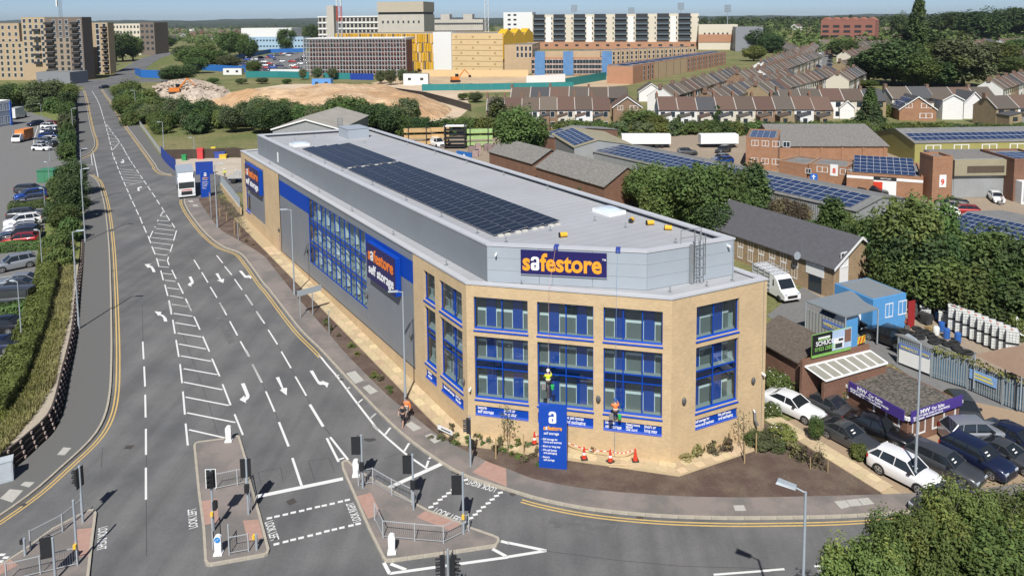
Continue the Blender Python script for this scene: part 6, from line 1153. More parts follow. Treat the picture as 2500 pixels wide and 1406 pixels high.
q = ob('number_board', MB().box(3.7,5.0,-.06,-.01,1.8,3.8).mesh('number_board', C_WHT), t); letters(q, WM[t.name], [('8',4.1,2.3,1.2,S_RED,.9,.03)], -.08); q = ob('arrow_sign', MB().box(.3,1.6,-.06,-.01,.4,1.8).mesh('arrow_sign', mat('sign_blue',(.02,.15,.55),.5)), t); ob('arrow', MB().add([(.95,-.07,1.65),(.6,-.07,1.2),(.86,-.07,1.2),(.86,-.07,.6),(1.04,-.07,.6),(1.04,-.07,1.2),(1.3,-.07,1.2)],[(0,1,2,3,4,5,6)]).mesh('arrow', S_WHT), q)
t, L, ang, h = fpx('brick_unit', 'low brick unit with white shutter, red door and solar roof', (2066,468), (2252,486), 13, 425, C_RED, C_FELT, (), .35, None, None)
ob('white_band', MB().box(0,L,-.05,-.0,h-.6,h-.15).mesh('white_band', C_WHT), t); ob('shutter', MB().box(L*.36,L*.66,-.06,-.01,0,2.6).mesh('shutter', C_WHT), t); ob('red_door', MB().box(L*.36,L*.48,-.09,-.065,0,2.3).mesh('red_door', S_RED), t); q = ob('fascia_sign', MB().box(L*.36,L*.66,-.1,-.055,2.6,3.2).mesh('fascia_sign', S_DK), t); letters(q, WM[t.name], [('SANCTUARY',L*.45,2.78,.35,B_WHT,.8,.006)], -.12)
pvgrid(t, Matrix.Translation((1,1.2,h+.2)) @ Matrix.Rotation(R(8),4,'X'), 9, 5, (L-2)/9-.02, 1.8)
t, L, ang, h = fpx('brick_tower', 'square brick tower with a red 9 on a white board', (2274,492), (2322,492), 4, 388, C_RED, C_FELT, (), .4)
q = ob('number_board', MB().box(L*.35,L*.7,-.06,-.01,h-4.6,h-2.6).mesh('number_board', C_WHT), t); letters(q, WM[t.name], [('9',L*.42,h-4.2,1.3,S_RED,.9,.03)], -.08)
t, L, ang, h = fpx('loading_bay_unit', 'loading bay unit with brown ribbed hood beside the numbered tower', (2323,482), (2472,482), 9, 388, C_GRIB, C_ASB, (), 0)
ob('hood', MB().box(-.05,L,-.6,-.01,h-2.7,h-.1).mesh('hood', C_TANST), t); ob('dark_panel', MB().box(L*.2,L*.8,-.65,-.61,h-2.2,h-1.1).mesh('dark_panel', C_BRN), t); ob('shutter', MB().box(L*.02,L*.9,-.08,-.01,.1,h-2.8).mesh('shutter', C_GRIB), t)
t, L, ang, h = fpx('porch_unit', 'brick unit with white glazed entrance porch at the right edge', (2472,492), (2570,492), 9, 392, C_DKB, C_FELT, [('f',3.6,5.4,h-4.0,h-1.0)], .3); q = ob('glazed_porch', MB().box(.3,5,-1.6,-.01,0,3.6).mesh('glazed_porch', C_FRAME), t); win(t, Matrix.Identity(4), .5, 2.5, .3, 2.8, -1.66); win(t, Matrix.Identity(4), 2.8, 4.8, .3, 2.8, -1.66); pvgrid(t, Matrix.Translation((.8,.8,h+.05)), 6, 3, 1.7, 1.9)
A_ = gp(2232,398); B_ = gp(2560,396); ez = topz(A_,2232,350); t, L, ang, e, r = gable('olive_factory', 'long olive green steel factory with solar strip along its roof', 'building', A_, B_, 15, ez, ez+1.8, C_OLIVE, C_FELT, None, .15, .5, [('f',2.2+i*5.8,5.4+i*5.8,2.0,3.9) for i in range(5)])
sl = Vector((0,7.5,r-e)); pvgrid(t, slopeM(Vector((.5,0,e+.13)), Vector((1,0,0)), sl) @ Matrix.Translation((0,.9,0)), 20, 2, (L-1)/20-.02, 1.9)
# ================================================================ left side: bank, crib wall, car park
A_VERGE = mat('verge_grass', (.13,.17,.04), .95, .35, .3, bump=.8, bscale=6, col2=(.22,.21,.08), r0=.4, r1=.65, s2=5, bd=.15)
base_l = [p for p in FLN]; wt = offset(base_l, -.55)
bank = ob('raised_bank', MB().prism([(p.x,p.y) for p in offset(base_l,-.5)] + [(-140,40),(-200,60),(-330,330),gl(150,230).to_tuple()[:2],gl(182,300).to_tuple()[:2],gl(180,384).to_tuple()[:2]], -1.2, PLAT-.02).mesh('raised_bank', A_VERGE)); bank['kind'] = 'structure'
L2 = [p for p in offset(base_l,-.5)][14:]; gs = MB()
for a, b, c, d in zip(L2, L2[1:], offset(L2,-1.5)[1:], offset(L2,-1.5)): gs.quad((a.x,a.y,PLAT+.02),(d.x,d.y,PLAT+.02),(c.x,c.y,PLAT+.02),(b.x,b.y,PLAT+.02))
g_ = ob('gravel_strip', gs.mesh('gravel_strip', A_GRAV)); g_['kind'] = 'structure'
def flatz(name, pts, z, m): o = ob(name, MB().poly([(p[0],p[1],z) for p in (pts if sum(pts[i][0]*pts[(i+1)%len(pts)][1]-pts[(i+1)%len(pts)][0]*pts[i][1] for i in range(len(pts))) > 0 else pts[::-1])]).mesh(name, m)); o['kind'] = 'structure'; return o
cpk = flatz('car_park', [gl(*q) for q in ((196,395),(196,424),(150,425),(112,455),(112,530),(104,600),(98,700),(78,830),(48,950),(-20,1040),(-300,1040),(-200,420),(-60,300),(60,270),(150,300),(150,385))], PLAT+.012, A_TAR)
for x0, y0, x1, y1 in ((0,656,100,640),(0,678,95,664),(30,520,110,508),(-10,775,80,765),(85,370,82,345),(82,345,95,300)):
    a, b = gl(x0,y0), gl(x1,y1); t_ = (b-a).normalized(); n_ = Vector((-t_.y,t_.x,0))*.06; ob('bay_line', MB().quad(*[(v.x,v.y,PLAT+.018) for v in (a-n_,b-n_,b+n_,a+n_)]).mesh('bay_line', A_LINE), cpk)
WCR = mat('crib_concrete', (.045,.034,.032), .9, .2, 3, rnd=.25); WHD = mat('crib_header', (.42,.33,.29), .9, .15, 3)
wl = resample(offset(base_l[10:60], -.12), 1.15); t = thing('crib_retaining_wall', 'dark concrete crib retaining wall along the left footway', 'retaining wall', wl[-1]); o = Vector((wl[-1].x,wl[-1].y,0)); WM[t.name] = TR(o); t.matrix_world = WM[t.name]
PLK = MB().box(-.5,.5,-.07,.07,0,1).mesh('crib_plank', WCR); HDR = MB().box(-.06,.06,-.14,.16,0,1).mesh('crib_header', WHD)
for a, b in zip(wl, wl[1:]):
    c = (a+b)/2; zb = zg(c.x,c.y)+.1; hh = max(.25, 1.85-zb); nl = max(1, round(hh/.32)); d = b-a; ang = math.atan2(d.y,d.x); nn = Vector((-d.y,d.x,0)).normalized()
    for i in range(nl):
        p = c - nn*(.1+.4*i*hh/nl/1.6) - o; z = zb+i*hh/nl
        ob('crib_plank', PLK, t, Matrix.Translation((p.x,p.y,z)) @ Matrix.Rotation(ang,4,'Z') @ Matrix.Diagonal((d.length*.97,1,hh/nl*.62,1)))
        q = a - nn*(.1+.4*i*hh/nl/1.6) - o; ob('crib_header', HDR, t, Matrix.Translation((q.x,q.y,z+.02)) @ Matrix.Rotation(ang,4,'Z') @ Matrix.Diagonal((1,1,hh/nl*.5,1)))
# kiosk, shed building at the edge, vans
a, b = gl(91,447), gl(131,446); t = thing('electric_kiosk', 'green metal kiosk at the corner of the left car park', 'kiosk', a, math.atan2((b-a).y,(b-a).x)); L = (b-a).length; KG = mat('kiosk_green', (.06,.22,.12), .5, .05)
h = topz(a,91,418)-a.z; ob('body', MB().box(0,L,0,2.4,0,h).mesh('body', KG), t); ob('roof', MB().box(-.12,L+.12,-.12,2.52,h,h+.12).mesh('roof', KG), t)
for x in (L*.1,L*.55): ob('door', MB().box(x,x+L*.36,-.04,-.01,.1,h-.15).mesh('door', KG), t)
a, b = gl(-120,330), gl(29,306); d = b-a; t, L, ang, h = flat('blue_showroom', 'pale showroom with blue frame and white roof at the left edge', 'building', Vector((a.x,a.y,PLAT)), Vector((b.x,b.y,PLAT)), 30, topz(b,30,248), mat('pale_blue_clad',(.4,.45,.52),.5,.04), C_WHT, PLAT, [('f',d.length-6+i*2.0,d.length-4.3+i*2.0,z,z+2.2) for i in range(3) for z in (.6,4.2)], .5, None, C_WHT)
for x in (L-6.6,L-.4): ob('blue_column', MB().box(x,x+.5,-.3,-.01,0,h).mesh('blue_column', mat('showroom_blue',(.02,.1,.4),.5)), t)
def van_box(x, y, ang, col, label, L=5.6, hh=2.9):
    b = gl(x,y); t = thing('box_van', label, 'van', b, ang); ob('cab', MB().add([(0,-.95,.4),(0,.95,.4),(1.6,.95,.4),(1.6,-.95,.4),(.1,-.95,1.2),(.1,.95,1.2),(.7,-.9,2.0),(.7,.9,2.0),(1.6,-.9,2.05),(1.6,.9,2.05)], [(0,4,5,1),(4,6,7,5),(6,8,9,7),(0,3,8,6,4),(1,5,7,9,2)]).mesh('cab', PAINT['white']), t); ob('windscreen', MB().quad((.15,-.85,1.28),(.66,-.82,1.95),(.66,.82,1.95),(.15,.85,1.28)).xf(Matrix.Translation((-.03,0,.03))).mesh('windscreen', V_GLASS), t)
    ob('box_body', MB().box(1.7,L,-1.05,1.05,.55,hh).mesh('box_body', col), t)
    for xx in (.8,L-1.2):
        for s in (-1,1): ob('wheel', MB().lathe([(.001,-.12),(.36,-.12),(.36,.12),(.2,.12)],10).xf(Matrix.Rotation(R(90),4,'X')).mesh('wheel', V_TYRE), t, Matrix.Translation((xx,s*.95,.36)))
    return t
t = van_box(38,350,R(95),mat('orange_livery',(.62,.22,.06),.5,.25,1.2),'small van with orange liveried box in the left car park'); ob('emblem', MB().lathe([(.5,0),(.5,.01)],12).xf(Matrix.Translation((5.61,0,1.8)) @ Matrix.Rotation(R(90),4,'Y')).mesh('emblem', S_WHT), t)
van_box(58,286,R(-80),PAINT['white'],'white box lorry parked beside the showroom trees',7,3.4)
# parapets along the far road
def parapet(line, hgt, th, m, label, name='bridge_parapet', rail=True):
    o = line[0]; t = thing(name, label, 'parapet', (o.x,o.y,zg(o.x,o.y)))
    for a, b in zip(line, line[1:]):
        d = b-a; za = zg(a.x,a.y)+.1-zg(o.x,o.y); M = Matrix.Translation((a.x-o.x,a.y-o.y,za)) @ Matrix.Rotation(math.atan2(d.y,d.x),4,'Z')
        if rail:
            ob('post', MB().box(-.06,.06,-.06,.06,0,hgt).mesh('post', S_RAIL), t, M)
            for z in (.35,.7,hgt): ob('rail', MB().box(0,d.length,-.04,.04,z-.06,z).mesh('rail', S_RAIL), t, M)
        else: ob('wall_section', MB().box(0,d.length-.02,-th/2,th/2,0,hgt).mesh('wall_section', m), t, M)
parapet(resample(offset(FR1[16:],.3),3.0), 1.1, .1, S_RAIL, 'grey steel railing along the right of the far road'); parapet(resample(offset(FR1[:18],.3),3.0), 1.2, .35, A_KERB, 'concrete parapet on the right of the far bridge', rail=False)
parapet(resample(offset(FLF[:18],-.3),3.0), 1.5, .2, mat('parapet_grey',(.25,.27,.3),.8), 'grey parapet wall along the far left footway', rail=False)
# compound by the side road
sheet('compound_floor', [gp(428,420), gp(470,418), gp(530,426), gp(600,450), gp(640,430), gp(600,385), gp(440,388), gp(404,392)], .005, mat('compound_concrete',(.46,.40,.32),.9,.15,.4))
HB = mat('hoarding_blue', (.012,.05,.30), .5, .05)
def hoarding(pts, hgt, m, label, cat='hoarding', step=2.4, z0=None, name='hoarding', th=.06, group=None):
    o = pts[0]; t = thing(name, label, cat, o, 0, group)
    for a, b in zip(pts, pts[1:]):
        d = b-a; n = max(1,round(d.length/step)); ang = math.atan2(d.y,d.x)
        for i in range(n): p = a.lerp(b,i/n)-o; ob('board', MB().box(.015,d.length/n-.015,-th/2,th/2,0,hgt).mesh('board', m), t, Matrix.Translation(p) @ Matrix.Rotation(ang,4,'Z'))
    return t
hoarding([gp(*q) for q in ((394,384),(402,395),(412,406),(424,416),(430,421))], 2.4, HB, 'curved blue hoarding at the compound corner'); hoarding([gp(478,427),gp(521,425)], 2.4, HB, 'blue hoarding gate beside the far totem sign')
hoarding([gp(*q) for q in ((400,389),(470,388),(530,386),(575,383),(625,392))], 2.0, mat('dark_timber_fence',(.075,.055,.042),.9,.25,3,rnd=.2), 'brown close boarded fence behind the compound', 'fence', 2.0, name='board_fence')
for x, y, sx, sy, sz, c, lb in ((450,392,.9,.8,1.2,(.03,.3,.1),'green wheeled bin in the compound'),(490,388,1.2,1.2,2.2,(.6,.06,.06),'red and white site unit in the compound'),(522,380,.9,.8,1.8,(.8,.6,.05),'yellow bin in the compound'),(538,385,2.2,1.4,1.3,(.04,.08,.35),'blue tarpaulin heap in the compound'),(545,387,1.4,1.2,.8,(.8,.5,.05),'yellow plant beside the blue tarpaulin')):
    b = gp(x,y); t = thing('site_bin', lb, 'bin', b, .2); m_ = mat('site_%d' % x, c, .6, .1); ob('body', MB().prism([(-sx*.45,-sy*.45),(sx*.45,-sy*.45),(sx*.5,sy*.5),(-sx*.5,sy*.5)], 0, sz*.85).mesh('body', m_), t); ob('lid', MB().box(-sx*.52,sx*.52,-sy*.5,sy*.52,sz*.85,sz).mesh('lid', m_), t)
a = gp(560,446); t = thing('flatbed_truck', 'blue chassis flatbed truck at the building end', 'truck', a, R(5)); ob('bed', MB().box(0,6,-1.1,1.1,.9,1.2).mesh('bed', mat('flatbed_grey',(.4,.4,.38),.7)), t); ob('chassis', MB().box(0,6,-.5,.5,.5,.9).mesh('chassis', HB), t); ob('load', MB().box(1,5,-.9,.9,1.2,1.9).mesh('load', MT['flatbed_grey']), t)
for x in (1,4.2,5.2):
    for s in (-1,1): ob('wheel', MB().lathe([(.001,-.14),(.45,-.14),(.45,.14),(.2,.14)],10).xf(Matrix.Rotation(R(90),4,'X')).mesh('wheel', V_TYRE), t, Matrix.Translation((x,s*.95,.45)))
wallp = [gp(538,462), UV(24.6,113.5)]; t = thing('buff_boundary_wall', 'low buff brick boundary wall with railing at the far end of the building', 'wall', (wallp[0].x,wallp[0].y,1.5)); d = wallp[1]-wallp[0]; M = Matrix.Rotation(math.atan2(d.y,d.x),4,'Z'); ob('wall', MB().box(0,d.length,0,.3,-.3,1.2).mesh('wall', B_BRICK), t, M); q = MB()
for i in range(int(d.length/.15)): q.box(i*.15,i*.15+.03,.1,.13,1.2,2.6)
q.box(0,d.length,.1,.14,2.55,2.62); q = ob('railing', q.mesh('railing', S_POLE), t, M); q['kind'] = 'stuff'
# ================================================================ dirt, rubble, brownfield
def heap(name, pts, hgt, m, res=40, rough=.35, seed=1, edge=.35, noise_s=.15):
    from mathutils import noise
    P = [gp(*q) for q in pts]; x0, x1 = min(p.x for p in P), max(p.x for p in P); y0, y1 = min(p.y for p in P), max(p.y for p in P); n = len(P)
    def inside(x, y):
        c = False
        for i in range(n):
            a, b = P[i], P[i-1]
            if (a.y > y) != (b.y > y) and x < (b.x-a.x)*(y-a.y)/(b.y-a.y)+a.x: c = not c
        return c
    def dist(x, y): 
        r_ = 1e9
        for i in range(n):
            a, b = P[i], P[i-1]; dx, dy = b.x-a.x, b.y-a.y; t = max(0,min(1,((x-a.x)*dx+(y-a.y)*dy)/(dx*dx+dy*dy+1e-9))); r_ = min(r_, math.hypot(x-a.x-t*dx, y-a.y-t*dy))
        return r_
    mb = MB(); G = []; W_ = max(x1-x0,y1-y0); nx = max(6,int(res*(x1-x0)/W_)); ny = max(6,int(res*(y1-y0)/W_))
    for j in range(ny+1):
        for i in range(nx+1):
            x, y = x0+(x1-x0)*i/nx, y0+(y1-y0)*j/ny; z = -.3
            if inside(x,y): k = min(1, dist(x,y)/(hgt/edge)); z = hgt*(k**.8)*(.75+rough*noise.noise(Vector((x*noise_s/5,y*noise_s/5,seed))))+rough*.25*hgt*noise.noise(Vector((x*noise_s,y*noise_s,seed+5)))
            G.append((x,y,zg(x,y)+z))
    mb.add(G, [(j*(nx+1)+i,j*(nx+1)+i+1,(j+1)*(nx+1)+i+1,(j+1)*(nx+1)+i) for j in range(ny) for i in range(nx)], 0, True); return struct(name, mb.mesh(name, m))
D_DIRT = mat('bare_dirt', (.44,.27,.14), .95, .22, .05, bump=1, bscale=.6, s2=.35, bd=.9, col2=(.55,.39,.24), r0=.4, r1=.6); D_RUB = mat('rubble', (.48,.40,.32), .95, .4, .5, bump=1, bscale=1.5, bd=.6, s2=1.2)
sheet('bare_ground', [gp(*q) for q in ((430,262),(500,235),(700,205),(1000,207),(1130,225),(1150,262),(1100,305),(950,318),(760,290),(560,275))], -.04, mat('pale_dirt',(.56,.44,.31),.95,.15,.1))
heap('dirt_mound', [(482,262),(560,246),(700,232),(860,222),(980,227),(1060,246),(1106,268),(1080,290),(960,300),(820,292),(640,275)], 6.0, D_DIRT, 90, .4, 3, .5, .25)
sheet('cleared_site', [gp(*q) for q in ((905,203),(1000,184),(1480,186),(1540,207),(1400,222),(1200,226),(1040,228),(960,222))], -.045, mat('site_sand',(.48,.36,.23),.95,.2,.08))
heap('rubble_heap', [(372,228),(400,214),(440,210),(500,214),(560,224),(545,238),(470,246),(400,242)], 7.0, D_RUB, 60, .9, 8, .42, .3)
RK = []
rr = random.Random(9)
for i in range(3):
    mb = MB(); mb.sph((0,0,0),1,.8,.6,5,4); mb.v = [(x+rr.uniform(-.2,.2),y+rr.uniform(-.2,.2),z+rr.uniform(-.15,.15)) for x,y,z in mb.v]; RK.append((mb.v, mb.f))
mb = MB()
for i in range(700):
    x = rr.gauss(460,38); y = rr.gauss(225,7)
    if not (375 < x < 556 and 204 < y < 243): continue
    p = gp(x,y); h = 5.2*max(0,1-((x-455)/100)**2)*max(.05,1-((y-229)/16)**2); s = rr.uniform(.3,1.1); v, f = rr.choice(RK); mb.add([(p.x+a*s,p.y+b*s,p.z+h+c*s) for a,b,c in v], f)
q = ob('rubble_blocks', mb.mesh('rubble_blocks', D_RUB)); q['kind'] = 'stuff'; q['label'] = 'pale broken concrete blocks on the rubble heap'; q['category'] = 'rubble'
# excavators
def digger(x, y, label, s=1):
    b = gp(x,y); b.z += 1.0; t = thing('excavator', label, 'excavator', b, .4, None, s); og = mat('digger_orange',(.65,.2,.03),.5); ob('tracks', MB().box(-1.6,1.6,-1.3,-.7,0,.8).box(-1.6,1.6,.7,1.3,0,.8).mesh('tracks', V_TRIM), t); ob('house', MB().box(-1.5,1.2,-1.1,1.1,.9,2.0).mesh('house', og), t); ob('cab', MB().box(.2,1.3,.2,1.1,2.0,3.0).mesh('cab', V_GLASS), t); ob('boom', MB().tube((1.0,-.3,1.6),(3.4,-.3,4.6),.25,.2,5).tube((3.4,-.3,4.6),(5.4,-.3,2.4),.18,.14,5).mesh('boom', og), t); ob('bucket', MB().prism([(5.0,-.7),(5.8,-.7),(5.8,.1),(5.0,.1)],1.6,2.4).mesh('bucket', V_TRIM), t)
digger(428,238,'orange excavator working at the rubble heap',1.3); digger(1112,207,'orange excavator in the cleared site by the teal hoarding',1.2)
# ================================================================ distant buildings
E_TAN = mat('tan_block_brick',(.42,.32,.20),.9,.06,.4); E_BRN = mat('brown_block_brick',(.17,.135,.11),.9,.06,.4); E_DK = mat('dark_recess',(.03,.032,.035),.6,.1); E_WHT = mat('white_render',(.72,.72,.70),.8,.04); E_CONC = mat('pale_concrete',(.48,.45,.39),.9,.08,.2); E_BEIGE = mat('beige_panel',(.62,.46,.25),.8,.04,.3); E_YEL = mat('yellow_louvre',(.68,.40,.02),.5,.1,.5); E_CREAM = mat('cream_panel',(.62,.56,.45),.8,.04); E_LB = mat('light_blue_clad',(.33,.47,.60),.7,.05); E_SCAF = mat('scaffold_tube',(.50,.50,.50),.5,.1); E_REDB = mat('red_block_brick',(.30,.125,.09),.9,.08,.4); E_GRY = mat('grey_metal_clad',(.22,.23,.25),.6,.05); E_NB = mat('new_orange_brick',(.42,.22,.13),.9,.08,.4); E_NB2 = mat('new_buff_brick',(.47,.34,.21),.9,.08,.4); E_TEAL = mat('teal_hoarding',(.02,.20,.20),.6,.05); E_BH = mat('bright_blue_hoarding',(.02,.14,.45),.6,.05)
WS = MB().box(0,1,-.06,.1,0,1).mesh('window', C_DGL)      # far window: dark glazed unit
WSF = MB().box(-.06,1.06,-.03,-.01,-.06,1.06).mesh('window', C_FRAME); WSP = MB().quad((0,-.05,0),(1,-.05,0),(1,-.05,1),(0,-.05,1)).mesh('pane', C_DGL)
def fw_(t, M, x0, z0, w_, h_, fr=True):
    m_ = M @ Matrix.Translation((x0,0,z0)) @ Matrix.Diagonal((w_,1,h_,1))
    if fr: o = ob('window', WSF, t, m_); ob('pane', WSP, o)
    else: ob('window', WS, t, m_)
def grid(t, M, x0, x1, nx, z0, z1, nz, w_, h_, fr=True, skip=None):
    for i in range(nx):
        for j in range(nz):
            if skip and skip(i,j): continue
            fw_(t, M, x0+(x1-x0)*(i+.5)/nx-w_/2, z0+(z1-z0)*(j+.5)/nz-h_/2, w_, h_, fr)
I4 = Matrix.Identity(4)
def sideR(L): return Matrix.Translation((L,0,0)) @ Matrix.Rotation(R(90),4,'Z')
def sideL(D): return Matrix.Translation((0,D,0)) @ Matrix.Rotation(R(-90),4,'Z')
def block(name, label, px0, px1, by, ty, depth, wm, z0=None, cat='building', rm=None, par=.4, group=None, dy=0, dist=None):
    """box building: base pixel row by (left and right ends px0/px1), top pixel row ty"""
    if dist is None: A_, B_ = gp(px0,by), gp(px1,by+dy)
    else:
        A_, B_ = [Vector((ray(x,by).x/ray(x,by).y*dist, dist, 1.645)) for x in (px0,px1)]
    h = topz(A_, px0, ty)-A_.z; L = (B_-A_).length; t = thing(name, label, cat, A_, math.atan2(B_.y-A_.y,B_.x-A_.x), group)
    ob('wall', MB().box(0,L,0,depth,-2,h).mesh('wall', wm), t); ob('roof', MB().box(.3,L-.3,.3,depth-.3,h+.004,h+.12).mesh('roof', rm or C_FELT), t)
    if par:
        for x0,x1,y0,y1 in ((0,L,0,.3),(0,L,depth-.3,depth),(0,.3,.3,depth-.3),(L-.3,L,.3,depth-.3)): ob('parapet', MB().box(x0,x1,y0,y1,h+.002,h+par).mesh('parapet', wm), t)
    return t, L, h
def balc(t, M, x, z, w_, d=1.3, m=None):
    b = ob('balcony', MB().box(x,x+w_,-d,-.02,z,z+.18).mesh('balcony', m or E_DK), t, M); ob('railing', MB().box(x,x+w_,-d,-d+.06,z+.18,z+1.15).box(x,x+.06,-d+.06,-.02,z+.18,z+1.15).box(x+w_-.06,x+w_,-d+.06,-.02,z+.18,z+1.15).mesh('railing', E_DK), b)
# --- apartment blocks, far left
t, L, h = block('apartment_block','tall tan and brown brick apartment block with stacked dark balconies',118,209,196,45,7,E_BRN)
grid(t, I4, 0, L, 6, 1, h-.5, 10, 1.5, 1.9, True, lambda i,j: i in (0,4)); 
for j in range(10):
    balc(t, I4, 0.4, 1.2+j*(h-1.5)/10, 4.2); balc(t, I4, L*.72, 1.2+j*(h-1.5)/10, 3.6)
ob('brick_panel', MB().box(L*.2,L*.66,-.04,-.005,0,h*.68).mesh('brick_panel', mat('light_brown_brick',(.30,.24,.18),.9,.06)), t)
t2, L2, h2 = block('apartment_block','tan brick apartment block with small square windows, nearest the left edge',62,119,196,45,24,E_TAN)
grid(t2, I4, 0, L2, 4, 8, h2, 8, 1.5, 1.9); 
for j in range(5): balc(t2, I4, L2*.5, 8+j*4.0, 3.6)
t2, L2, h2 = block('apartment_block','lower stepped wing of the tan apartments at the left edge',-60,62,196,105,20,E_TAN); grid(t2, I4, 0, L2, 8, 1, h2, 6, 1.3, 1.9)
t2, L2, h2 = block('apartment_block','upper stepped wing of the tan apartments behind the lower wing',-40,55,190,60,20,E_TAN); grid(t2, I4, 0, L2, 6, h2*.5, h2, 4, 1.4, 1.9)
t2, L2, h2 = block('apartment_block','tan brick block with window strips just right of the tall apartments',219,270,182,58,5,E_TAN); grid(t2, I4, 0, L2, 3, 1, h2, 9, 1.7, 2.6)
for j in range(9): balc(t2, I4, L2*.72, 1+j*(h2-1)/9, 3, 1.3, E_TAN)
t2, L2, h2 = block('apartment_block','low pale apartment block beyond the bend in the far road',278,345,135,60,18,E_CREAM); grid(t2, I4, 0, L2, 8, 3, h2, 5, 1.6, 2.2, False)
t2, L2, h2 = block('apartment_block','brown apartment block end beyond the bend in the far road',345,380,135,57,18,E_BRN); grid(t2, I4, 0, L2, 3, 3, h2, 5, 2.5, 2.2, False)
block('substation_box','windowless grey steel box building below the apartments',90,172,207,178,12,E_GRY,par=.2)
# mast
def lattice(name, label, base, hgt, wd, mats, seg=3.0, cat='mast'):
    t = thing(name, label, cat, base); n = int(hgt/seg)
    for i in range(n):
        mb = MB(); z = i*seg; c = [(-wd/2,-wd/2),(wd/2,-wd/2),(wd/2,wd/2),(-wd/2,wd/2)]
        for k in range(4):
            a, b = c[k], c[(k+1)%4]; mb.tube((*a,z),(*a,z+seg),wd*.06,wd*.06,4); mb.tube((*a,z),(*b,z+seg),wd*.035,wd*.035,3); mb.tube((*a,z),(*b,z),wd*.035,wd*.035,3)
        ob('mast_section', mb.mesh('mast_section', mats(i,n)), t)
    return t
b = gp(158,190); b.z = 31; t = lattice('telecom_mast','grey telecom mast on the tall apartment roof',b,20,1.1,lambda i,n:S_POLE); ob('antenna', MB().box(-1.8,-1.2,-.4,.4,7,11).mesh('antenna', C_WHT), t)
# --- hospital, laboratories
t, L, h = block('clinic_building','white and pale blue three storey clinic beyond the car park',588,742,122,92,25,E_LB); grid(t, I4, 0, L, 20, .5, h-.3, 2, 1.7, 1.6, False); ob('upper_storey', MB().box(0,L*.8,2,23,h,h+9).mesh('upper_storey', E_WHT), t)
t, L, h = block('hospital_block','long concrete hospital block with open balcony grid',780,935,135,42,20,E_CONC); nb = 16
for j in range(6):
    for i in range(nb): ob('balcony_bay', MB().box(L*i/nb+.6,L*(i+1)/nb-.6,-.12,-.02,2+j*(h-2)/6+1,2+(j+1)*(h-2)/6-.9).mesh('balcony_bay', E_DK), t)
for j in range(7): ob('floor_band', MB().box(-.3,L+.3,-.5,-.13,2+j*(h-2)/6-.6,2+j*(h-2)/6+.5).mesh('floor_band', E_WHT), t)
t, L, h = block('hospital_tower','concrete hospital tower with windowless top storey',925,1037,140,38,28,E_CONC); grid(t, I4, 2, L-2, 8, h*.4, h*.98, 2, 1.4, 2, False); ob('top_storey', MB().box(0,L,-.8,28,h+2.2,h+10).mesh('top_storey', mat('beige_concrete',(.45,.40,.31),.9,.06)), t); ob('recess_band', MB().box(.5,L-.5,.2,27,h,h+2.2).mesh('recess_band', E_DK), t)
t, L, h = block('hospital_block','grey concrete wing behind the hospital tower',965,1048,130,60,20,E_CONC); 
t, L, h = block('hospital_wing','lower concrete wing with roof boxes right of the tower',1048,1180,128,50,18,E_CONC); grid(t, I4, 0, L, 26, 8, h, 3, 1.6, 1.6, False)
for x in (.2,.62): ob('roof_box', MB().box(L*x,L*x+8,4,12,h,h+5).mesh('roof_box', E_CONC), t)
b = gp(730,130); block('chimney_tower','pale concrete lift tower left of the crane',801,818,140,16,8,E_CONC)
# --- crane and column
b = gp(833,182); b.z = 1; lattice('tower_crane','white and red lattice tower crane mast rising from the scaffolded block',b,52,2.2,lambda i,n: S_RED if 10 < i < 14 else (S_WHT if i >= 14 else S_RAIL),2.6,'crane'); b = gp(1190,150); lattice('steel_column','white twin lattice column standing beyond the car park building',b,62,2.4,lambda i,n:S_WHT,4,'mast')
# --- scaffolded block
t, L, h = block('scaffolded_block','unfinished red brick block wrapped in scaffolding under a white roof edge',757,985,186,100,18,mat('dark_red_block',(.22,.09,.07),.9,.15,.3),par=.0)
ob('roof_edge', MB().box(-1,L+1,-1.5,19,h+.13,h+1.3).mesh('roof_edge', E_WHT), t)
for j in range(6): 
    for i in range(10): fw_(t, I4, L*(i+.3)/10, 2+j*(h-3)/6, 2.0, 1.8, False)
sc_ = MB(); nx = 34
for i in range(nx+1):
    x = -2+(L+4)*i/nx
    for y in (-2.2,-1.0): sc_.tube((x,y,0),(x,y,h+1.5),.13,.13,4)
for j in range(9):
    z = 1+j*(h)/8
    for y in (-2.2,-1.0): sc_.tube((-2,y,z),(L+2,y,z),.09,.09,4)
    sc_.box(-2,L+2,-2.1,-1.1,z-.2,z-.12)
for i in range(0,nx,4):
    for j in range(8): x = -2+(L+4)*i/nx; sc_.tube((x,-2.3,1+j*h/8),(x+(L+4)/nx*1.5,-2.3,1+(j+1)*h/8),.07,.07,3)
q = ob('scaffolding', sc_.mesh('scaffolding', E_SCAF), t); q['kind'] = 'stuff'
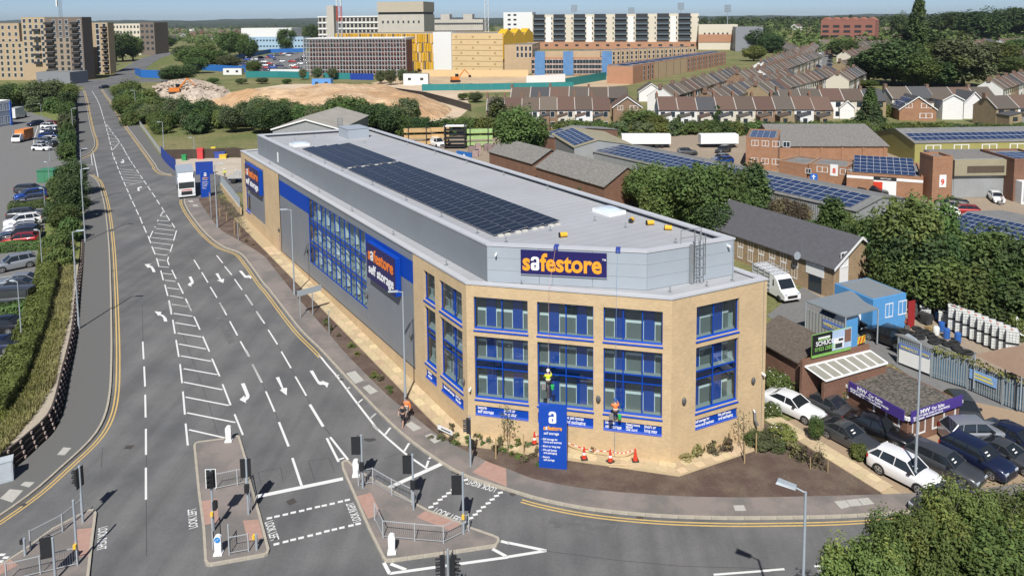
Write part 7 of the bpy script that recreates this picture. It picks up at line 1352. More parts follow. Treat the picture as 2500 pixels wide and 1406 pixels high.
# --- yellow multi-storey car park
t, L, h = block('multi_storey_car_park','multi storey car park with yellow louvre front, white stair tower and cream panel wall',822,1228,170,84,45,E_BEIGE,dy=8); fr_ = L*(1070-822)/(1228-822)
n = 62
for i in range(n):
    x = fr_*i/n
    for j in range(4):
        hz = h/4; ob('louvre', MB().box(x+.08,x+fr_/n*(.55 if (i*7+j*3)%4 else .85),-.5-.25*((i*5+j)%3),-.02,j*hz+.6,(j+1)*hz+.1).mesh('louvre', E_YEL if (i*3+j*5)%7 else E_BRN), t) if (i+j)%9 else None
ob('stair_tower', MB().box(fr_,fr_+L*.105,-1.2,6,0,h+1.2).mesh('stair_tower', E_WHT), t)
xr = fr_+L*.105
for j in range(7): ob('panel_band', MB().box(xr+.1,L+.15,-.25,-.02,j*h/7+.12,(j+1)*h/7-.12).mesh('panel_band', E_BEIGE), t)
for j in range(7):
    for i in range(3): fw_(t, I4, xr+(L-xr)*(i+.25+.25*(j%2))/3, (j+.35)*h/7, 1.3, 1.1, False) if False else ob('vent', MB().box(xr+(L-xr)*(i+.2+.3*(j%2))/3,xr+(L-xr)*(i+.2+.3*(j%2))/3+1.2,-.32,-.26,(j+.35)*h/7,(j+.35)*h/7+1.0).mesh('vent', mat('vent_ochre',(.40,.28,.12),.8)), t)
MRs = sideR(L)
for i in range(3):
    x0 = i*15; ob('yellow_gable', MB().add([(x0,-.4,h*.35),(x0+14.8,-.4,h*.35),(x0+14.8,-.4,h-1),(x0+7.4,-.4,h+2.6),(x0,-.4,h-1),(x0,4,h*.35),(x0+14.8,4,h*.35),(x0+14.8,4,h-1),(x0+7.4,4,h+2.6),(x0,4,h-1)], [(0,1,2,3,4),(4,3,8,9),(3,2,7,8),(0,4,9,5),(1,6,7,2)]).mesh('yellow_gable', E_YEL), t, MRs)
# --- brick town houses and new terraces
def newterrace(name, label, a, b, ty, depth, m, nx, nz, extra=None, roofm=None):
    A_, B_ = gp(*a), gp(*b); h = topz(A_,a[0],ty)-A_.z; L = (B_-A_).length; t = thing(name, label, 'terrace', A_, math.atan2(B_.y-A_.y,B_.x-A_.x)); ob('wall', MB().box(0,L,0,depth,-1,h).mesh('wall', m), t); ob('roof', MB().box(.3,L-.3,.3,depth-.3,h+.003,h+.15).mesh('roof', roofm or E_GRY), t)
    for x0,x1,y0,y1 in ((0,L,0,.25),(0,L,depth-.25,depth)): ob('parapet', MB().box(x0,x1,y0,y1,h+.002,h+.5).mesh('parapet', m), t)
    for i in range(nx): ob('solar_rack', MB().box(L*(i+.2)/nx,L*(i+.8)/nx,depth*.3,depth*.7,h+.5,h+.6).mesh('solar_rack', C_PV), t)
    grid(t, I4, 0, L, nx*2, .4, h-.4, nz, 1.4, 1.9); 
    for i in range(nx): ob('downpipe', MB().box(L*i/nx,L*i/nx+.15,-.15,-.02,0,h).mesh('downpipe', E_DK), t)
    return t, L, h
t, L, h = newterrace('brick_terrace','new orange brick terrace with three blue sheeted stair bays',(1298,184),(1475,184),143,12,E_NB,12,3)
for x in (.05,.44,.97): ob('sheeted_bay', MB().box(L*x,L*x+5,-1.2,-.02,0,h+3.5).mesh('sheeted_bay', mat('blue_debris_net',(.10,.22,.42),.8,.15,.4)), t)
ob('set_back_storey', MB().box(2,L-2,3,11,h,h+3.2).mesh('set_back_storey', E_NB2), t)
t, L, h = newterrace('brick_terrace','long new brick terrace receding right beside the old houses',(1545,204),(1772,158),163,12,E_NB,14,3); ob('buff_bay', MB().box(L*.18,L*.5,-.06,-.015,0,h).mesh('buff_bay', E_NB2), t)
t2, L2, h2 = block('brick_terrace_end','plain orange brick gable end of the long new terrace',1482,1545,204,165,14,E_NB,cat='terrace',dy=2); 
t, L, h = newterrace('brick_terrace','buff new terrace row behind the orange terrace',(1400,165),(1700,150),128,12,E_NB2,14,3)
t, L, h = block('town_house_block','tall buff town house block right of the yellow car park',1232,1300,180,112,40,E_NB2,cat='terrace'); grid(t, sideR(L), 2, 38, 8, 1, h, 5, 1.6, 2.0); grid(t, I4, L*.4, L, 4, h*.55, h, 2, 1.2, 2.4)
# --- stadium apartments
t, L, h = block('stadium_apartments','long white and cream apartment range with dark balcony bays along the stadium',1300,1705,120,38,18,E_CREAM); nb = 8
for i in range(nb):
    x0 = L*i/nb; w_ = L/nb; ob('white_pier', MB().box(x0+w_*.68,x0+w_*.95,-.5,-.02,0,h*.94).mesh('white_pier', E_CREAM if i%2 else E_WHT), t)
    ob('balcony_recess', MB().box(x0+w_*.06,x0+w_*.62,-.3,-.01,h*.24,h+.6).mesh('balcony_recess', E_DK), t)
    for j in range(5): z = h*.26+j*h*.15; ob('balcony', MB().box(x0+w_*.05,x0+w_*.63,-1.6,-.31,z,z+.25).mesh('balcony', E_GRY), t); ob('balcony_rail', MB().box(x0+w_*.05,x0+w_*.63,-1.65,-1.58,z+.25,z+1.3).mesh('balcony_rail', mat('balcony_glass',(.10,.14,.16),.2)), t)
    for k in (.64,.97):
        for j in range(5): fw_(t, I4, x0+w_*k-.6, h*.27+j*h*.15, 1.1, 2.0, False)
ob('brick_base', MB().box(-2,L+4,-3,-.6,h*.0,h*.2).mesh('brick_base', E_NB), t)
for i in range(16): fw_(t, Matrix.Translation((0,-3.05,0)), L*(i+.3)/16, h*.08, 3.0, 1.8, False)
t, L, h = block('stadium_apartments','stepped cream and brick end of the stadium apartments',1705,1800,122,62,18,E_CREAM); grid(t, I4, L*.1, L*.8, 6, h*.35, h*.75, 2, 1.5, 1.6, False); ob('brick_band', MB().box(0,L,-.4,-.02,h*.3,h*.62).mesh('brick_band', E_NB), t)
t, L, h = block('stadium_apartments','white block at the left end of the stadium range',1230,1300,118,32,18,E_WHT); grid(t, I4, L*.1, L*.5, 2, h*.2, h, 6, 3, 1.8, False)
block('stadium_stand','low dark roofed stadium stand right of the apartments',1795,1862,126,68,30,E_GRY)
def flood(x, by, ty, label):
    b = gp(x,by); h = topz(b,x,ty)-b.z; t = thing('floodlight', label, 'floodlight', b); ob('mast', MB().tube((0,0,0),(0,0,h-8),.5,.35,6).mesh('mast', S_POLE), t); mb = MB()
    for i in range(5):
        for j in range(5): mb.box(-3.2+i*1.4,-2.2+i*1.4,-.3,.3,h-8+j*1.6,h-7+j*1.6)
    for i in range(5): mb.box(-2.8+i*1.4,-2.6+i*1.4,.3,.5,h-8,h)
    q = ob('lamp_rack', mb.mesh('lamp_rack', E_GRY), t); q['kind'] = 'stuff'
for x, ty, lb in ((1402,12,'stadium floodlight rack, leftmost of four'),(1541,18,'stadium floodlight rack, second from the left'),(1661,7,'large stadium floodlight rack above the white piers'),(1775,12,'stadium floodlight rack standing alone right of the range')): flood(x, 108, ty, lb)
t, L, h = block('red_apartments','red brick apartment block with zigzag roof and dark balconies',2003,2135,110,50,16,E_REDB,par=0); n = 6
for i in range(n): x0 = L*i/n; ob('roof_peak', MB().add([(x0,-.1,h),(x0+L/n,-.1,h),(x0+L/n*.5,-.1,h+2.6),(x0,15.9,h),(x0+L/n,15.9,h),(x0+L/n*.5,15.9,h+2.6)],[(0,1,2),(0,2,5,3),(1,4,5,2)]).mesh('roof_peak', E_REDB), t); 
for j in range(3):
    for i in range(5): ob('balcony_bay', MB().box(L*(i+.15)/5,L*(i+.75)/5,-.15,-.01,h*.3+j*h*.2,h*.3+j*h*.2+2.2).mesh('balcony_bay', E_DK), t)
# --- hoardings, cabins, containers on the building sites
def hline(pts, hgt, m, label, step=6): hoarding([gp(*q) for q in pts], hgt, m, label, 'hoarding', step, name='site_hoarding', group='site hoardings')
hline([(600,190),(680,190),(755,192)], 3.2, E_TEAL, 'teal hoarding below the hospital car park'); hline([(790,194),(855,194)], 3, E_TEAL, 'teal hoarding below the scaffolded block'); hline([(855,195),(912,196)], 3, HB, 'navy hoarding right of the teal hoarding'); hline([(330,184),(345,190),(395,192)], 4, E_BH, 'bright blue hoarding at the foot of the embankment')
hline([(460,170),(600,178)], 3.5, E_BH, 'blue hoarding behind the rubble heap'); hline([(560,150),(660,130),(745,128)], 3.5, E_BH, 'blue hoarding below the clinic'); hline([(1030,222),(1200,220),(1400,216)], 2.6, E_TEAL, 'long teal hoarding before the old terrace'); hline([(1380,212),(1480,195)], 3.5, E_TEAL, 'teal hoarding rising to the brick gable end'); hline([(1285,205),(1380,200)], 3.5, E_WHT, 'white hoarding below the orange terrace'); hline([(1030,187),(1150,188),(1290,188)], 3.4, E_BEIGE, 'beige hoarding below the car park building')
hline([(960,228),(1040,240),(1105,258),(1150,272)], 2.2, S_DK, 'black fence curving down to the old houses')
def cabin(x0, x1, by, ty, m, label, dp=3): 
    t, L, h = block('site_cabin', label, x0, x1, by, ty, dp, m, cat='cabin', par=0); grid(t, I4, 0, L, max(1,int(L/4)), .3, h, max(1,int(h/2.6)), 1.4, 1.1, False)
cabin(762,808,216,193,mat('container_blue',(.10,.28,.62),.6,.1),'two stacked light blue site containers'); cabin(660,735,189,170,E_WHT,'row of white site cabins behind the teal hoarding'); cabin(985,1045,208,181,E_WHT,'white and red stacked site cabins'); cabin(545,590,183,168,E_WHT,'white cabin behind the blue hoarding')
# timber racks in the builders yard
for x, y, c, lb in ((1020,356,(.5,.33,.15),'left timber rack stacked with yellow planks'),(1065,354,(.55,.36,.16),'right timber rack stacked with yellow planks'),(1170,358,(.35,.5,.2),'rack with lime green wrapped stock')):
    b = gp(x,y); t = thing('timber_rack', lb, 'rack', b, .1); 
    for xx in (-2,2): ob('upright', MB().box(xx-.1,xx+.1,-.8,.8,0,4.2).mesh('upright', V_TRIM), t)
    for j in range(3): ob('plank_stack', MB().box(-3,3,-.7,.7,.3+j*1.4,1.1+j*1.4).mesh('plank_stack', mat('planks_%d' % x, c, .8, .15, 2)), t)
b = gp(1112,362); t = thing('steel_rack', 'tall dark rack of bar stock in the builders yard', 'rack', b)
for xx in (-2.2,2.2): ob('upright', MB().box(xx-.12,xx+.12,-1,1,0,5.5).mesh('upright', V_TRIM), t)
for j in range(6): ob('shelf', MB().box(-2.4,2.4,-1,1,.4+j*.9,.6+j*.9).mesh('shelf', V_TRIM if j < 5 else S_WHT), t)
rr = random.Random(21); PK = mat('shrink_wrapped_pallet',(.30,.22,.21),.6,.25,2,rnd=.25)
for i in range(16):
    b = gp(1150+rr.uniform(0,75), 368+rr.uniform(-6,16)); t = tag(ob('brick_pallet', MB().box(-.6,.6,-.55,.55,.12,1.2).box(-.6,.6,-.55,-.4,0,.12).box(-.6,.6,.4,.55,0,.12).mesh('brick_pallet', PK), None, TR(b,.2)), 'wrapped pallet of bricks in the builders yard', 'pallet', 'brick pallets')
a, b = gp(1115,398), gp(1152,404); t = thing('yard_sign', 'blue yard sign with white house symbol behind the storage roof', 'sign', a, math.atan2((b-a).y,(b-a).x)); L = (b-a).length; h = topz(a,1115,368)-a.z; bd_ = ob('panel', MB().box(0,L,0,.1,h-2.6,h).mesh('panel', E_BH), t); ob('house_symbol', MB().add([(L*.3,-.02,h-1.2),(L*.5,-.02,h-.4),(L*.7,-.02,h-1.2),(L*.62,-.02,h-1.2),(L*.5,-.02,h-.75),(L*.38,-.02,h-1.2)],[(0,5,4,1),(1,4,3,2)]).mesh('house_symbol', S_WHT), bd_)
for x in (.2,L-.2): ob('post', MB().box(x-.06,x+.06,.1,.2,0,h-2.6).mesh('post', S_POLE), t)
car_px('van','white',1085,362,1048,352,'white van in the builders yard behind the storage roof', full=False)
# ================================================================ terraced houses
RM = [mat('brown_tiles_%d' % i, c, .9, .16, 1.2, rnd=.12, s2=5) for i, c in enumerate(((.105,.078,.06),(.125,.08,.06),(.095,.08,.066),(.135,.11,.085),(.068,.069,.074),(.112,.068,.052)))]
HWM = [mat('house_white',(.70,.69,.66),.85,.05), mat('house_white2',(.74,.73,.71),.85,.05), mat('house_brick',(.26,.17,.11),.9,.12,1,kind='brick'), mat('house_cream',(.60,.55,.45),.85,.05), mat('house_yellow_brick',(.33,.25,.15),.9,.12,1,kind='brick')]
CHM = mat('chimney_brick',(.19,.12,.085),.9,.15); POT = mat('chimney_pot',(.36,.14,.06),.8)
HW, HD, HE, HR = 4.7, 8.0, 5.1, 7.9
HWALL = MB().add([(0,0,-.5),(HW,0,-.5),(HW,HD,-.5),(0,HD,-.5),(0,0,HE),(HW,0,HE),(HW,HD,HE),(0,HD,HE),(0,HD/2,HR),(HW,HD/2,HR)], [(0,1,5,4),(1,2,6,9,5),(2,3,7,6),(3,0,4,8,7)]).mesh('wall', HWM[0])
def hroof(y0, y1, za, zb): return MB().add([(0.06,y0,za),(HW-.06,y0,za),(HW-.06,y1,zb),(.06,y1,zb),(0.06,y0,za+.12),(HW-.06,y0,za+.12),(HW-.06,y1,zb+.12),(.06,y1,zb+.12)], [(4,5,6,7),(0,1,5,4),(1,2,6,5),(2,3,7,6),(3,0,4,7),(3,2,1,0)]).mesh('roof', RM[0])
HRF = hroof(-.3,HD/2,HE-.2,HR); HRB = MB().add([(HW-.06,HD/2,HR+.0),(.06,HD/2,HR),(.06,HD+.3,HE-.2),(HW-.06,HD+.3,HE-.2),(HW-.06,HD/2,HR+.12),(.06,HD/2,HR+.12),(.06,HD+.3,HE-.08),(HW-.06,HD+.3,HE-.08)], [(4,5,6,7)[::1],(3,2,6,7)]).mesh('roof', RM[0])
HCH = MB().box(-.3,.3,HD/2-.55,HD/2+.55,HR-.6,HR+1.0).mesh('chimney', CHM); HPT = MB().lathe([(.13,0),(.11,.45)],7).mesh('chimney_pot', POT); HPW = MB().box(-.12,.12,-.3,HD/2,0,.0).mesh('party_wall', E_CONC)
PWM = MB().add([(-.09,-.3,HE-.1),(.09,-.3,HE-.1),(.09,HD/2,HR+.1),(-.09,HD/2,HR+.1),(-.09,-.3,HE+.08),(.09,-.3,HE+.08),(.09,HD/2,HR+.26),(-.09,HD/2,HR+.26)], [(4,5,6,7),(0,1,5,4),(1,2,6,5),(3,0,4,7)]).mesh('party_wall', mat('party_mortar',(.40,.375,.34),.9,.15))
EXW, EXD = 2.5, 4.2
EXT = MB().add([(0,-EXD,-.5),(EXW,-EXD,-.5),(EXW,0,-.5),(0,0,-.5),(0,-EXD,3.6),(EXW,-EXD,4.3),(EXW,0,4.3),(0,0,3.6)], [(0,1,5,4),(1,2,6,5),(3,0,4,7)]).mesh('rear_extension', HWM[0]); EXR = MB().add([(-.12,-EXD-.15,3.58),(EXW+.1,-EXD-.15,4.32),(EXW+.1,0,4.32),(-.12,0,3.58),(-.12,-EXD-.15,3.7),(EXW+.1,-EXD-.15,4.44),(EXW+.1,0,4.44),(-.12,0,3.7)], [(4,5,6,7),(0,1,5,4),(3,0,4,7),(1,2,6,5)]).mesh('extension_roof', RM[4])
DOR = MB().box(.6,HW-.6,.35,3.6,HE+.3,HR-.05).mesh('dormer', E_GRY)
rh = random.Random(17); hcount = [0]
def house(M, par, street, ext=True, detail=2, dormer=False, chim=True, wm=None, rm=None):
    i = hcount[0]; hcount[0] += 1; t = tag(ob('terraced_house', None, None, M), street, 'house', par); rm = rm or rh.choice(RM); wm = wm or rh.choice(HWM)
    o = ob('wall', HWALL, t); omat(o, wm)
    for me in (HRF, HRB): o = ob('roof', me, t); omat(o, rm)
    ob('party_wall', PWM, t)
    if chim:
        c = ob('chimney', HCH, t)
        if detail > 1:
            for y in (-.3,.3): ob('chimney_pot', HPT, c, Matrix.Translation((0,HD/2+y,HR+1.0)))
    if detail > 0:
        for x, z in ((.5,3.2),(2.9,3.2),(2.9,.6)): fw_(t, I4, x, z, 1.1, 1.35, detail > 1)
    if ext:
        e = ob('rear_extension', EXT, t, Matrix.Translation((.1,0,0))); omat(e, wm); r_ = ob('extension_roof', EXR, t, Matrix.Translation((.1,0,0))); omat(r_, rh.choice(RM))
        if detail > 0: fw_(e, Matrix.Translation((0,-EXD,0)), .7, 2.2, 1.0, 1.1, False); fw_(e, Matrix.Translation((0,-EXD,0)), .7, .4, 1.1, 1.2, False)
    if dormer: d = ob('dormer', DOR, t); fw_(d, Matrix.Translation((0,.34,0)), 1.0, HE+.8, 1.0, 1.1, True); fw_(d, Matrix.Translation((0,.34,0)), 2.6, HE+.8, 1.0, 1.1, True)
    return t
ROWS = []
def row(a, b, label, ext=True, detail=2, dz=None, dorm=(), flip=False, step=HW):
    """row of houses whose ridge runs between two pixels"""
    def rp_(q):
        zb = 1.645
        for i in range(14): p = az(*q,zb+HR); zb = zg(p.x,p.y)
        return p
    A_, B_ = rp_(a), rp_(b); d = B_-A_; L = d.length; step = step if detail > 1 else HW*(1.25 if A_.y < 330 else 2.0); n = max(1,round(L/step)); k = L/n/HW; ang = math.atan2(d.y,d.x); nn = Vector((-d.y,d.x,0)).normalized()
    ROWS.append((label,n))
    for i in range(n):
        p = A_.lerp(B_,(i+.5)/n) - nn*HD/2; zb_ = zg(p.x,p.y); p = A_.lerp(B_,i/n) - nn*HD/2; M = TR((p.x,p.y,zb_),ang,(k,1,rh.uniform(.98,1.02)))
        house(M, label, f'terraced house in the {label}', ext, detail, i in dorm, detail > 1 or i%2 == 0)
row((1190,239),(1487,237),'nearest row left of the red gable',True,2); row((1603,238),(2022,236),'nearest row right of the red gable',True,2,None,(10,11))
row((1250,213),(1532,213),'second terrace row behind the nearest row',False,1); row((1897,218),(2150,217),'second row right of the conifer',False,1); row((2160,214),(2412,212),'second row with chimneys at the right',True,1)
row((1612,212),(1800,163),'first row receding to the street',False,1); row((1722,222),(1925,168),'second row receding to the street',False,1); row((1845,205),(2030,163),'third row receding to the street',False,1); row((1800,178),(1960,135),'row beside the new terrace',False,1); row((1940,138),(1988,104),'row along the left of the street',False,1); row((2035,84),(2190,78),'row facing down the street',True,1,6); row((2415,195),(2560,158),'steep row at the right edge',False,1); row((2308,66),(2440,62),'distant row beyond the big trees',False,0,11,(2,5,8)); row((2425,76),(2530,72),'distant row at the right edge',False,0,9); row((2440,118),(2540,112),'white row among the right trees',False,0,4); row((2060,125),(2110,118),'short row by the round tree',False,1); row((2050,148),(2120,140),'short brick row below the round tree',False,1)
row((1850,168),(1990,126),'row behind the third receding row',False,1); row((1858,148),(1970,112),'row below the wood edge',False,1); row((2045,178),(2095,160),'short row right of the street',False,1); row((2050,105),(2180,98),'row below the red apartments',True,1,3); row((2330,100),(2420,95),'row among the right hand trees',False,0,6); row((2440,95),(2540,90),'upper row at the right edge',False,0,7)
row((1892,84),(1950,80),'white fronted far terrace',False,0,5)
# individual houses
def solo(label, a, b, depth, e, r, wm, rm, off=.5, wins=(), barge=None): return gpx('detached_house', label, a, b, depth, e, r, wm, rm, off, wins, barge)
def gend(label, a, b, ty, ry, depth, wm, rm, solar=False, wins=((.15,.35,3.4,4.7),(.58,.88,3.4,4.7),(.55,.9,.6,2))):
    """house whose gable faces the camera: base a->b, eave row ty, ridge row ry"""
    A_, B_ = gp(*a), gp(*b); L = (B_-A_).length; e, r = topz(A_,a[0],ty)-A_.z, topz(A_,a[0],ry)-A_.z; t = thing('detached_house', label, 'house', A_, math.atan2(B_.y-A_.y,B_.x-A_.x)); D = depth
    ob('wall', MB().add([(0,0,-.5),(L,0,-.5),(L,D,-.5),(0,D,-.5),(0,0,e),(L,0,e),(L,D,e),(0,D,e),(L/2,0,r),(L/2,D,r)], [(0,1,5,8,4),(1,2,6,5),(3,0,4,7),(2,3,7,9,6)]).mesh('wall', wm), t)
    for s in (0,1):
        x0 = -.3 if s == 0 else L+.3; k = (r-e)/(L/2); za = e-.3*k; q = [(x0,-.3,za),(L/2,-.3,r),(L/2,D+.2,r),(x0,D+.2,za)]; q = q if s else q[::-1]; ob('roof', MB().add([(x,y,z+.16) for x,y,z in q]+[(x,y,z+.02) for x,y,z in q], [(3,2,1,0),(0,1,5,4),(1,2,6,5),(2,3,7,6),(3,0,4,7)]).mesh('roof', rm), t)
        ob('barge_board', MB().add([(x0,-.36,za-.1),(L/2,-.36,r-.1),(L/2,-.36,r+.2),(x0,-.36,za+.2)],[(0,1,2,3) if s == 0 else (3,2,1,0)]).mesh('barge_board', C_WHT), t)
    if solar: M = slopeM(Vector((0,D*.85,e+.25)), Vector((0,-1,0)), Vector((L/2,0,r-e))); pvgrid(t, M @ Matrix.Translation((.3,.5,0)), 4, 2, D*.17, 1.9)
    for x0, x1, z0, z1 in wins: win(t, I4, L*x0, L*x1, z0, z1)
    return t
gend('orange brick detached house with dark solar panels on its roof',(2195,294),(2285,296),267,237,11,C_RED,RM[4],True); gend('red brick gable house between the two terrace rows',(1497,300),(1566,300),262,238,9,HWM[2],RM[1]); gend('plain white gable ended house at the start of the receding row',(1560,248),(1620,248),225,205,8,HWM[1],RM[2],False,()); gend('small white gabled house behind the conifer',(2050,290),(2085,290),262,247,9,HWM[1],RM[3],False,((.3,.6,1.5,2.6),)); gend('white rendered house with blank side right of the solar house',(2300,292),(2350,292),245,232,9,HWM[1],RM[3],False,((.3,.6,3,4.2),)); gend('white house with grey dormer right of the blank rendered house',(2352,290),(2400,290),250,226,9,HWM[1],RM[4])
row((2405,233),(2510,231),'roofs at the right edge',True,1)
gend('barn with pale grey gabled roof beyond the far end of the storage building',(668,377),(832,377),316,293,22,C_GRIB,mat('pale_cement_roof',(.32,.30,.26),.95,.15,.4),False,())
# street cars
rr = random.Random(3); cols = ['white','silver','grey','black','navy','blue','red']; SC = 'cars parked along the receding street'
strt = [(2012,168),(2010,150),(2000,130),(2003,110)]
sm = MB(); strip(sm, resample([gp(*q)*1 for q in ((2018,182),(2012,160),(2006,135),(2010,112),(2012,98))], 12), -5, 5, .02); struct('terrace_street', sm.mesh('terrace_street', A_TAR))
for i in range(16):
    f_ = i/15; x = 2008+ (-12 if i%2 else 16) + 4*math.sin(f_*3); y = 170-62*f_; b = gp(x,y); c = cols[rr.randrange(7)]; car(('hatch','suv','estate')[i%3], c, b, R(95), f'{c} car parked along the receding terrace street', group=SC, full=False)
# far hospital car park
SCP = 'cars in the hospital car park'; sheet('hospital_car_park', [gp(560,165),gp(600,140),gp(755,128),gp(755,178),gp(640,178)], -.03, A_TAR)
for i in range(70):
    x, y = rr.uniform(590,752), 133+ (i%9)*5.0; b = gp(x,y); c = cols[rr.randrange(7)]; car(('hatch','suv')[i%2], c, b, R(rr.choice((0,180))+8), f'{c} car parked in the distant hospital car park', group=SCP, full=False)
# far road climbing the embankment
rd = [(215,211,1.66),(255,204,1.66),(288,194,1.75),(306,184,2.0),(332,165,3.0),(353,151,4.0),(374,141,5.0),(397,134,5.8),(432,129,6.4)]; wd_ = 6.2
pts = [Vector(az(x,y,z)) for x,y,z in rd]; lf = offset([Vector((p.x,p.y,0)) for p in pts],wd_); rg = offset([Vector((p.x,p.y,0)) for p in pts],-wd_); mb = MB(); me_ = MB()
for i in range(len(pts)-1):
    a, b = pts[i], pts[i+1]; mb.quad((rg[i].x,rg[i].y,a.z),(rg[i+1].x,rg[i+1].y,b.z),(lf[i+1].x,lf[i+1].y,b.z),(lf[i].x,lf[i].y,a.z))
    for s, e_ in ((1,lf),(-1,rg)):
        o0 = e_[i]+(e_[i]-Vector((a.x,a.y,0))).normalized()*a.z*2; o1 = e_[i+1]+(e_[i+1]-Vector((b.x,b.y,0))).normalized()*b.z*2; q = [(e_[i].x,e_[i].y,a.z-.05),(e_[i+1].x,e_[i+1].y,b.z-.05),(o1.x,o1.y,.5),(o0.x,o0.y,.5)]; me_.quad(*(q[::-1] if s > 0 else q))
struct('climbing_road', mb.mesh('climbing_road', A_ASPH)); struct('road_embankment', me_.mesh('road_embankment', A_VERGE))
sheet('far_junction', [gp(205,212),gp(180,206),gp(190,198),gp(300,190),gp(420,196),gp(420,201),gp(300,202),gp(262,213)], -.02, A_ASPH)
# ================================================================ vegetation
import numpy as np
NR = np.random.default_rng(11)
def leafmat(name, col, rnd=.26, hr=.025, var=.38, sc_=.45, trans=.25):
    if name in MT: return MT[name]
    m = mat(name, col, .65, var, sc_, rnd=rnd, hrnd=hr, spec=.25); n = m.node_tree.nodes; l = m.node_tree.links; b = n['Principled BSDF']; out = n['Material Output']
    tr = n.new('ShaderNodeBsdfTranslucent'); mx = n.new('ShaderNodeMixShader'); mx.inputs[0].default_value = trans; src = b.inputs['Base Color'].links[0].from_socket
    hs = n.new('ShaderNodeHueSaturation'); hs.inputs['Value'].default_value = 1.3; hs.inputs['Hue'].default_value = .49; l.new(src, hs.inputs['Color']); l.new(hs.outputs[0], tr.inputs[0]); l.new(b.outputs[0], mx.inputs[1]); l.new(tr.outputs[0], mx.inputs[2]); l.new(mx.outputs[0], out.inputs[0]); return m
LF = dict(mid=leafmat('leaf_mid',(.105,.155,.046)), dark=leafmat('leaf_dark',(.068,.108,.04)), bright=leafmat('leaf_bright',(.13,.17,.048)), grey=leafmat('leaf_grey',(.125,.155,.075)), brown=leafmat('leaf_brown',(.11,.095,.060)), yellow=leafmat('leaf_yellow',(.19,.21,.055)), conifer=leafmat('leaf_conifer',(.08,.11,.045)), straw=leafmat('leaf_straw',(.27,.25,.11)))
BARK = mat('bark', (.10,.075,.05), .9, .2, 3)
def quads(C, S, N, name, mats, mi=None, asp=1.5, tri=False):
    """leaf cards: centres C, half sizes S, normals N"""
    n = len(C); N = N/np.linalg.norm(N,axis=1,keepdims=True); a = NR.normal(size=(n,3)); a -= (a*N).sum(1,keepdims=True)*N; a /= np.linalg.norm(a,axis=1,keepdims=True); b = np.cross(N,a); S = S[:,None]
    V = np.stack([C-a*S*asp, C-b*S*.75, C+a*S*asp, C+b*S*.75],1).reshape(-1,3); me = bpy.data.meshes.new(name); me.vertices.add(4*n); me.vertices.foreach_set('co', V.astype(np.float32).ravel()); me.loops.add(4*n); me.loops.foreach_set('vertex_index', np.arange(4*n,dtype=np.int32)); me.polygons.add(n); me.polygons.foreach_set('loop_start', np.arange(0,4*n,4,dtype=np.int32)); me.polygons.foreach_set('loop_total', np.full(n,4,dtype=np.int32))
    for m in mats: me.materials.append(m)
    if mi is not None: me.polygons.foreach_set('material_index', mi.astype(np.int32))
    me.update(calc_edges=True); return me
def crown_pts(n, clumps, shape='round', cs=.3, seed=0):
    """points in a unit crown: x,y in -1..1, z 0..1 ; returns centres and outward normals"""
    g = np.random.default_rng(seed)
    u = g.normal(size=(clumps,3)); u /= np.linalg.norm(u,axis=1,keepdims=True); r = g.uniform(.55,1,clumps)**.6; cc = u*r[:,None]
    if shape == 'round': cc = cc*np.array([.78,.78,.40])+np.array([0,0,.55]); cc[:,2] = np.clip(cc[:,2],.12,.98)
    elif shape == 'bush': cc = cc*np.array([.8,.8,.5])+np.array([0,0,.42]); cc[:,2] = np.abs(cc[:,2])
    elif shape == 'tall': cc = cc*np.array([.75,.75,.46])+np.array([0,0,.5])
    elif shape == 'cone': z = g.uniform(0,1,clumps)**1.3; rr_ = (1-z)*.9+.04; th = g.uniform(0,6.28,clumps); q = g.uniform(.45,1,clumps)**.5; cc = np.stack([rr_*q*np.cos(th),rr_*q*np.sin(th),z*.95+.03],1)
    elif shape == 'poplar': z = g.uniform(0,1,clumps); rr_ = np.sin(np.pi*np.clip(z*.9+.08,0,1))**.7; th = g.uniform(0,6.28,clumps); q = g.uniform(.4,1,clumps)**.5; cc = np.stack([rr_*q*np.cos(th)*.8,rr_*q*np.sin(th)*.8,z*.93+.05],1)
    k = g.integers(0,clumps,n); sz = g.uniform(.45,1.45,clumps)*cs; d = g.normal(size=(n,3)); d /= np.linalg.norm(d,axis=1,keepdims=True); rad = g.uniform(.25,1,n)**.5
    P = cc[k]+d*(rad*sz[k])[:,None]*np.array([1,1,.62 if shape != 'poplar' else .25]); P[:,2] = np.maximum(P[:,2],.01)
    N = d*.7+np.array([0,0,.55])+g.normal(size=(n,3))*.45; return P, N, cc
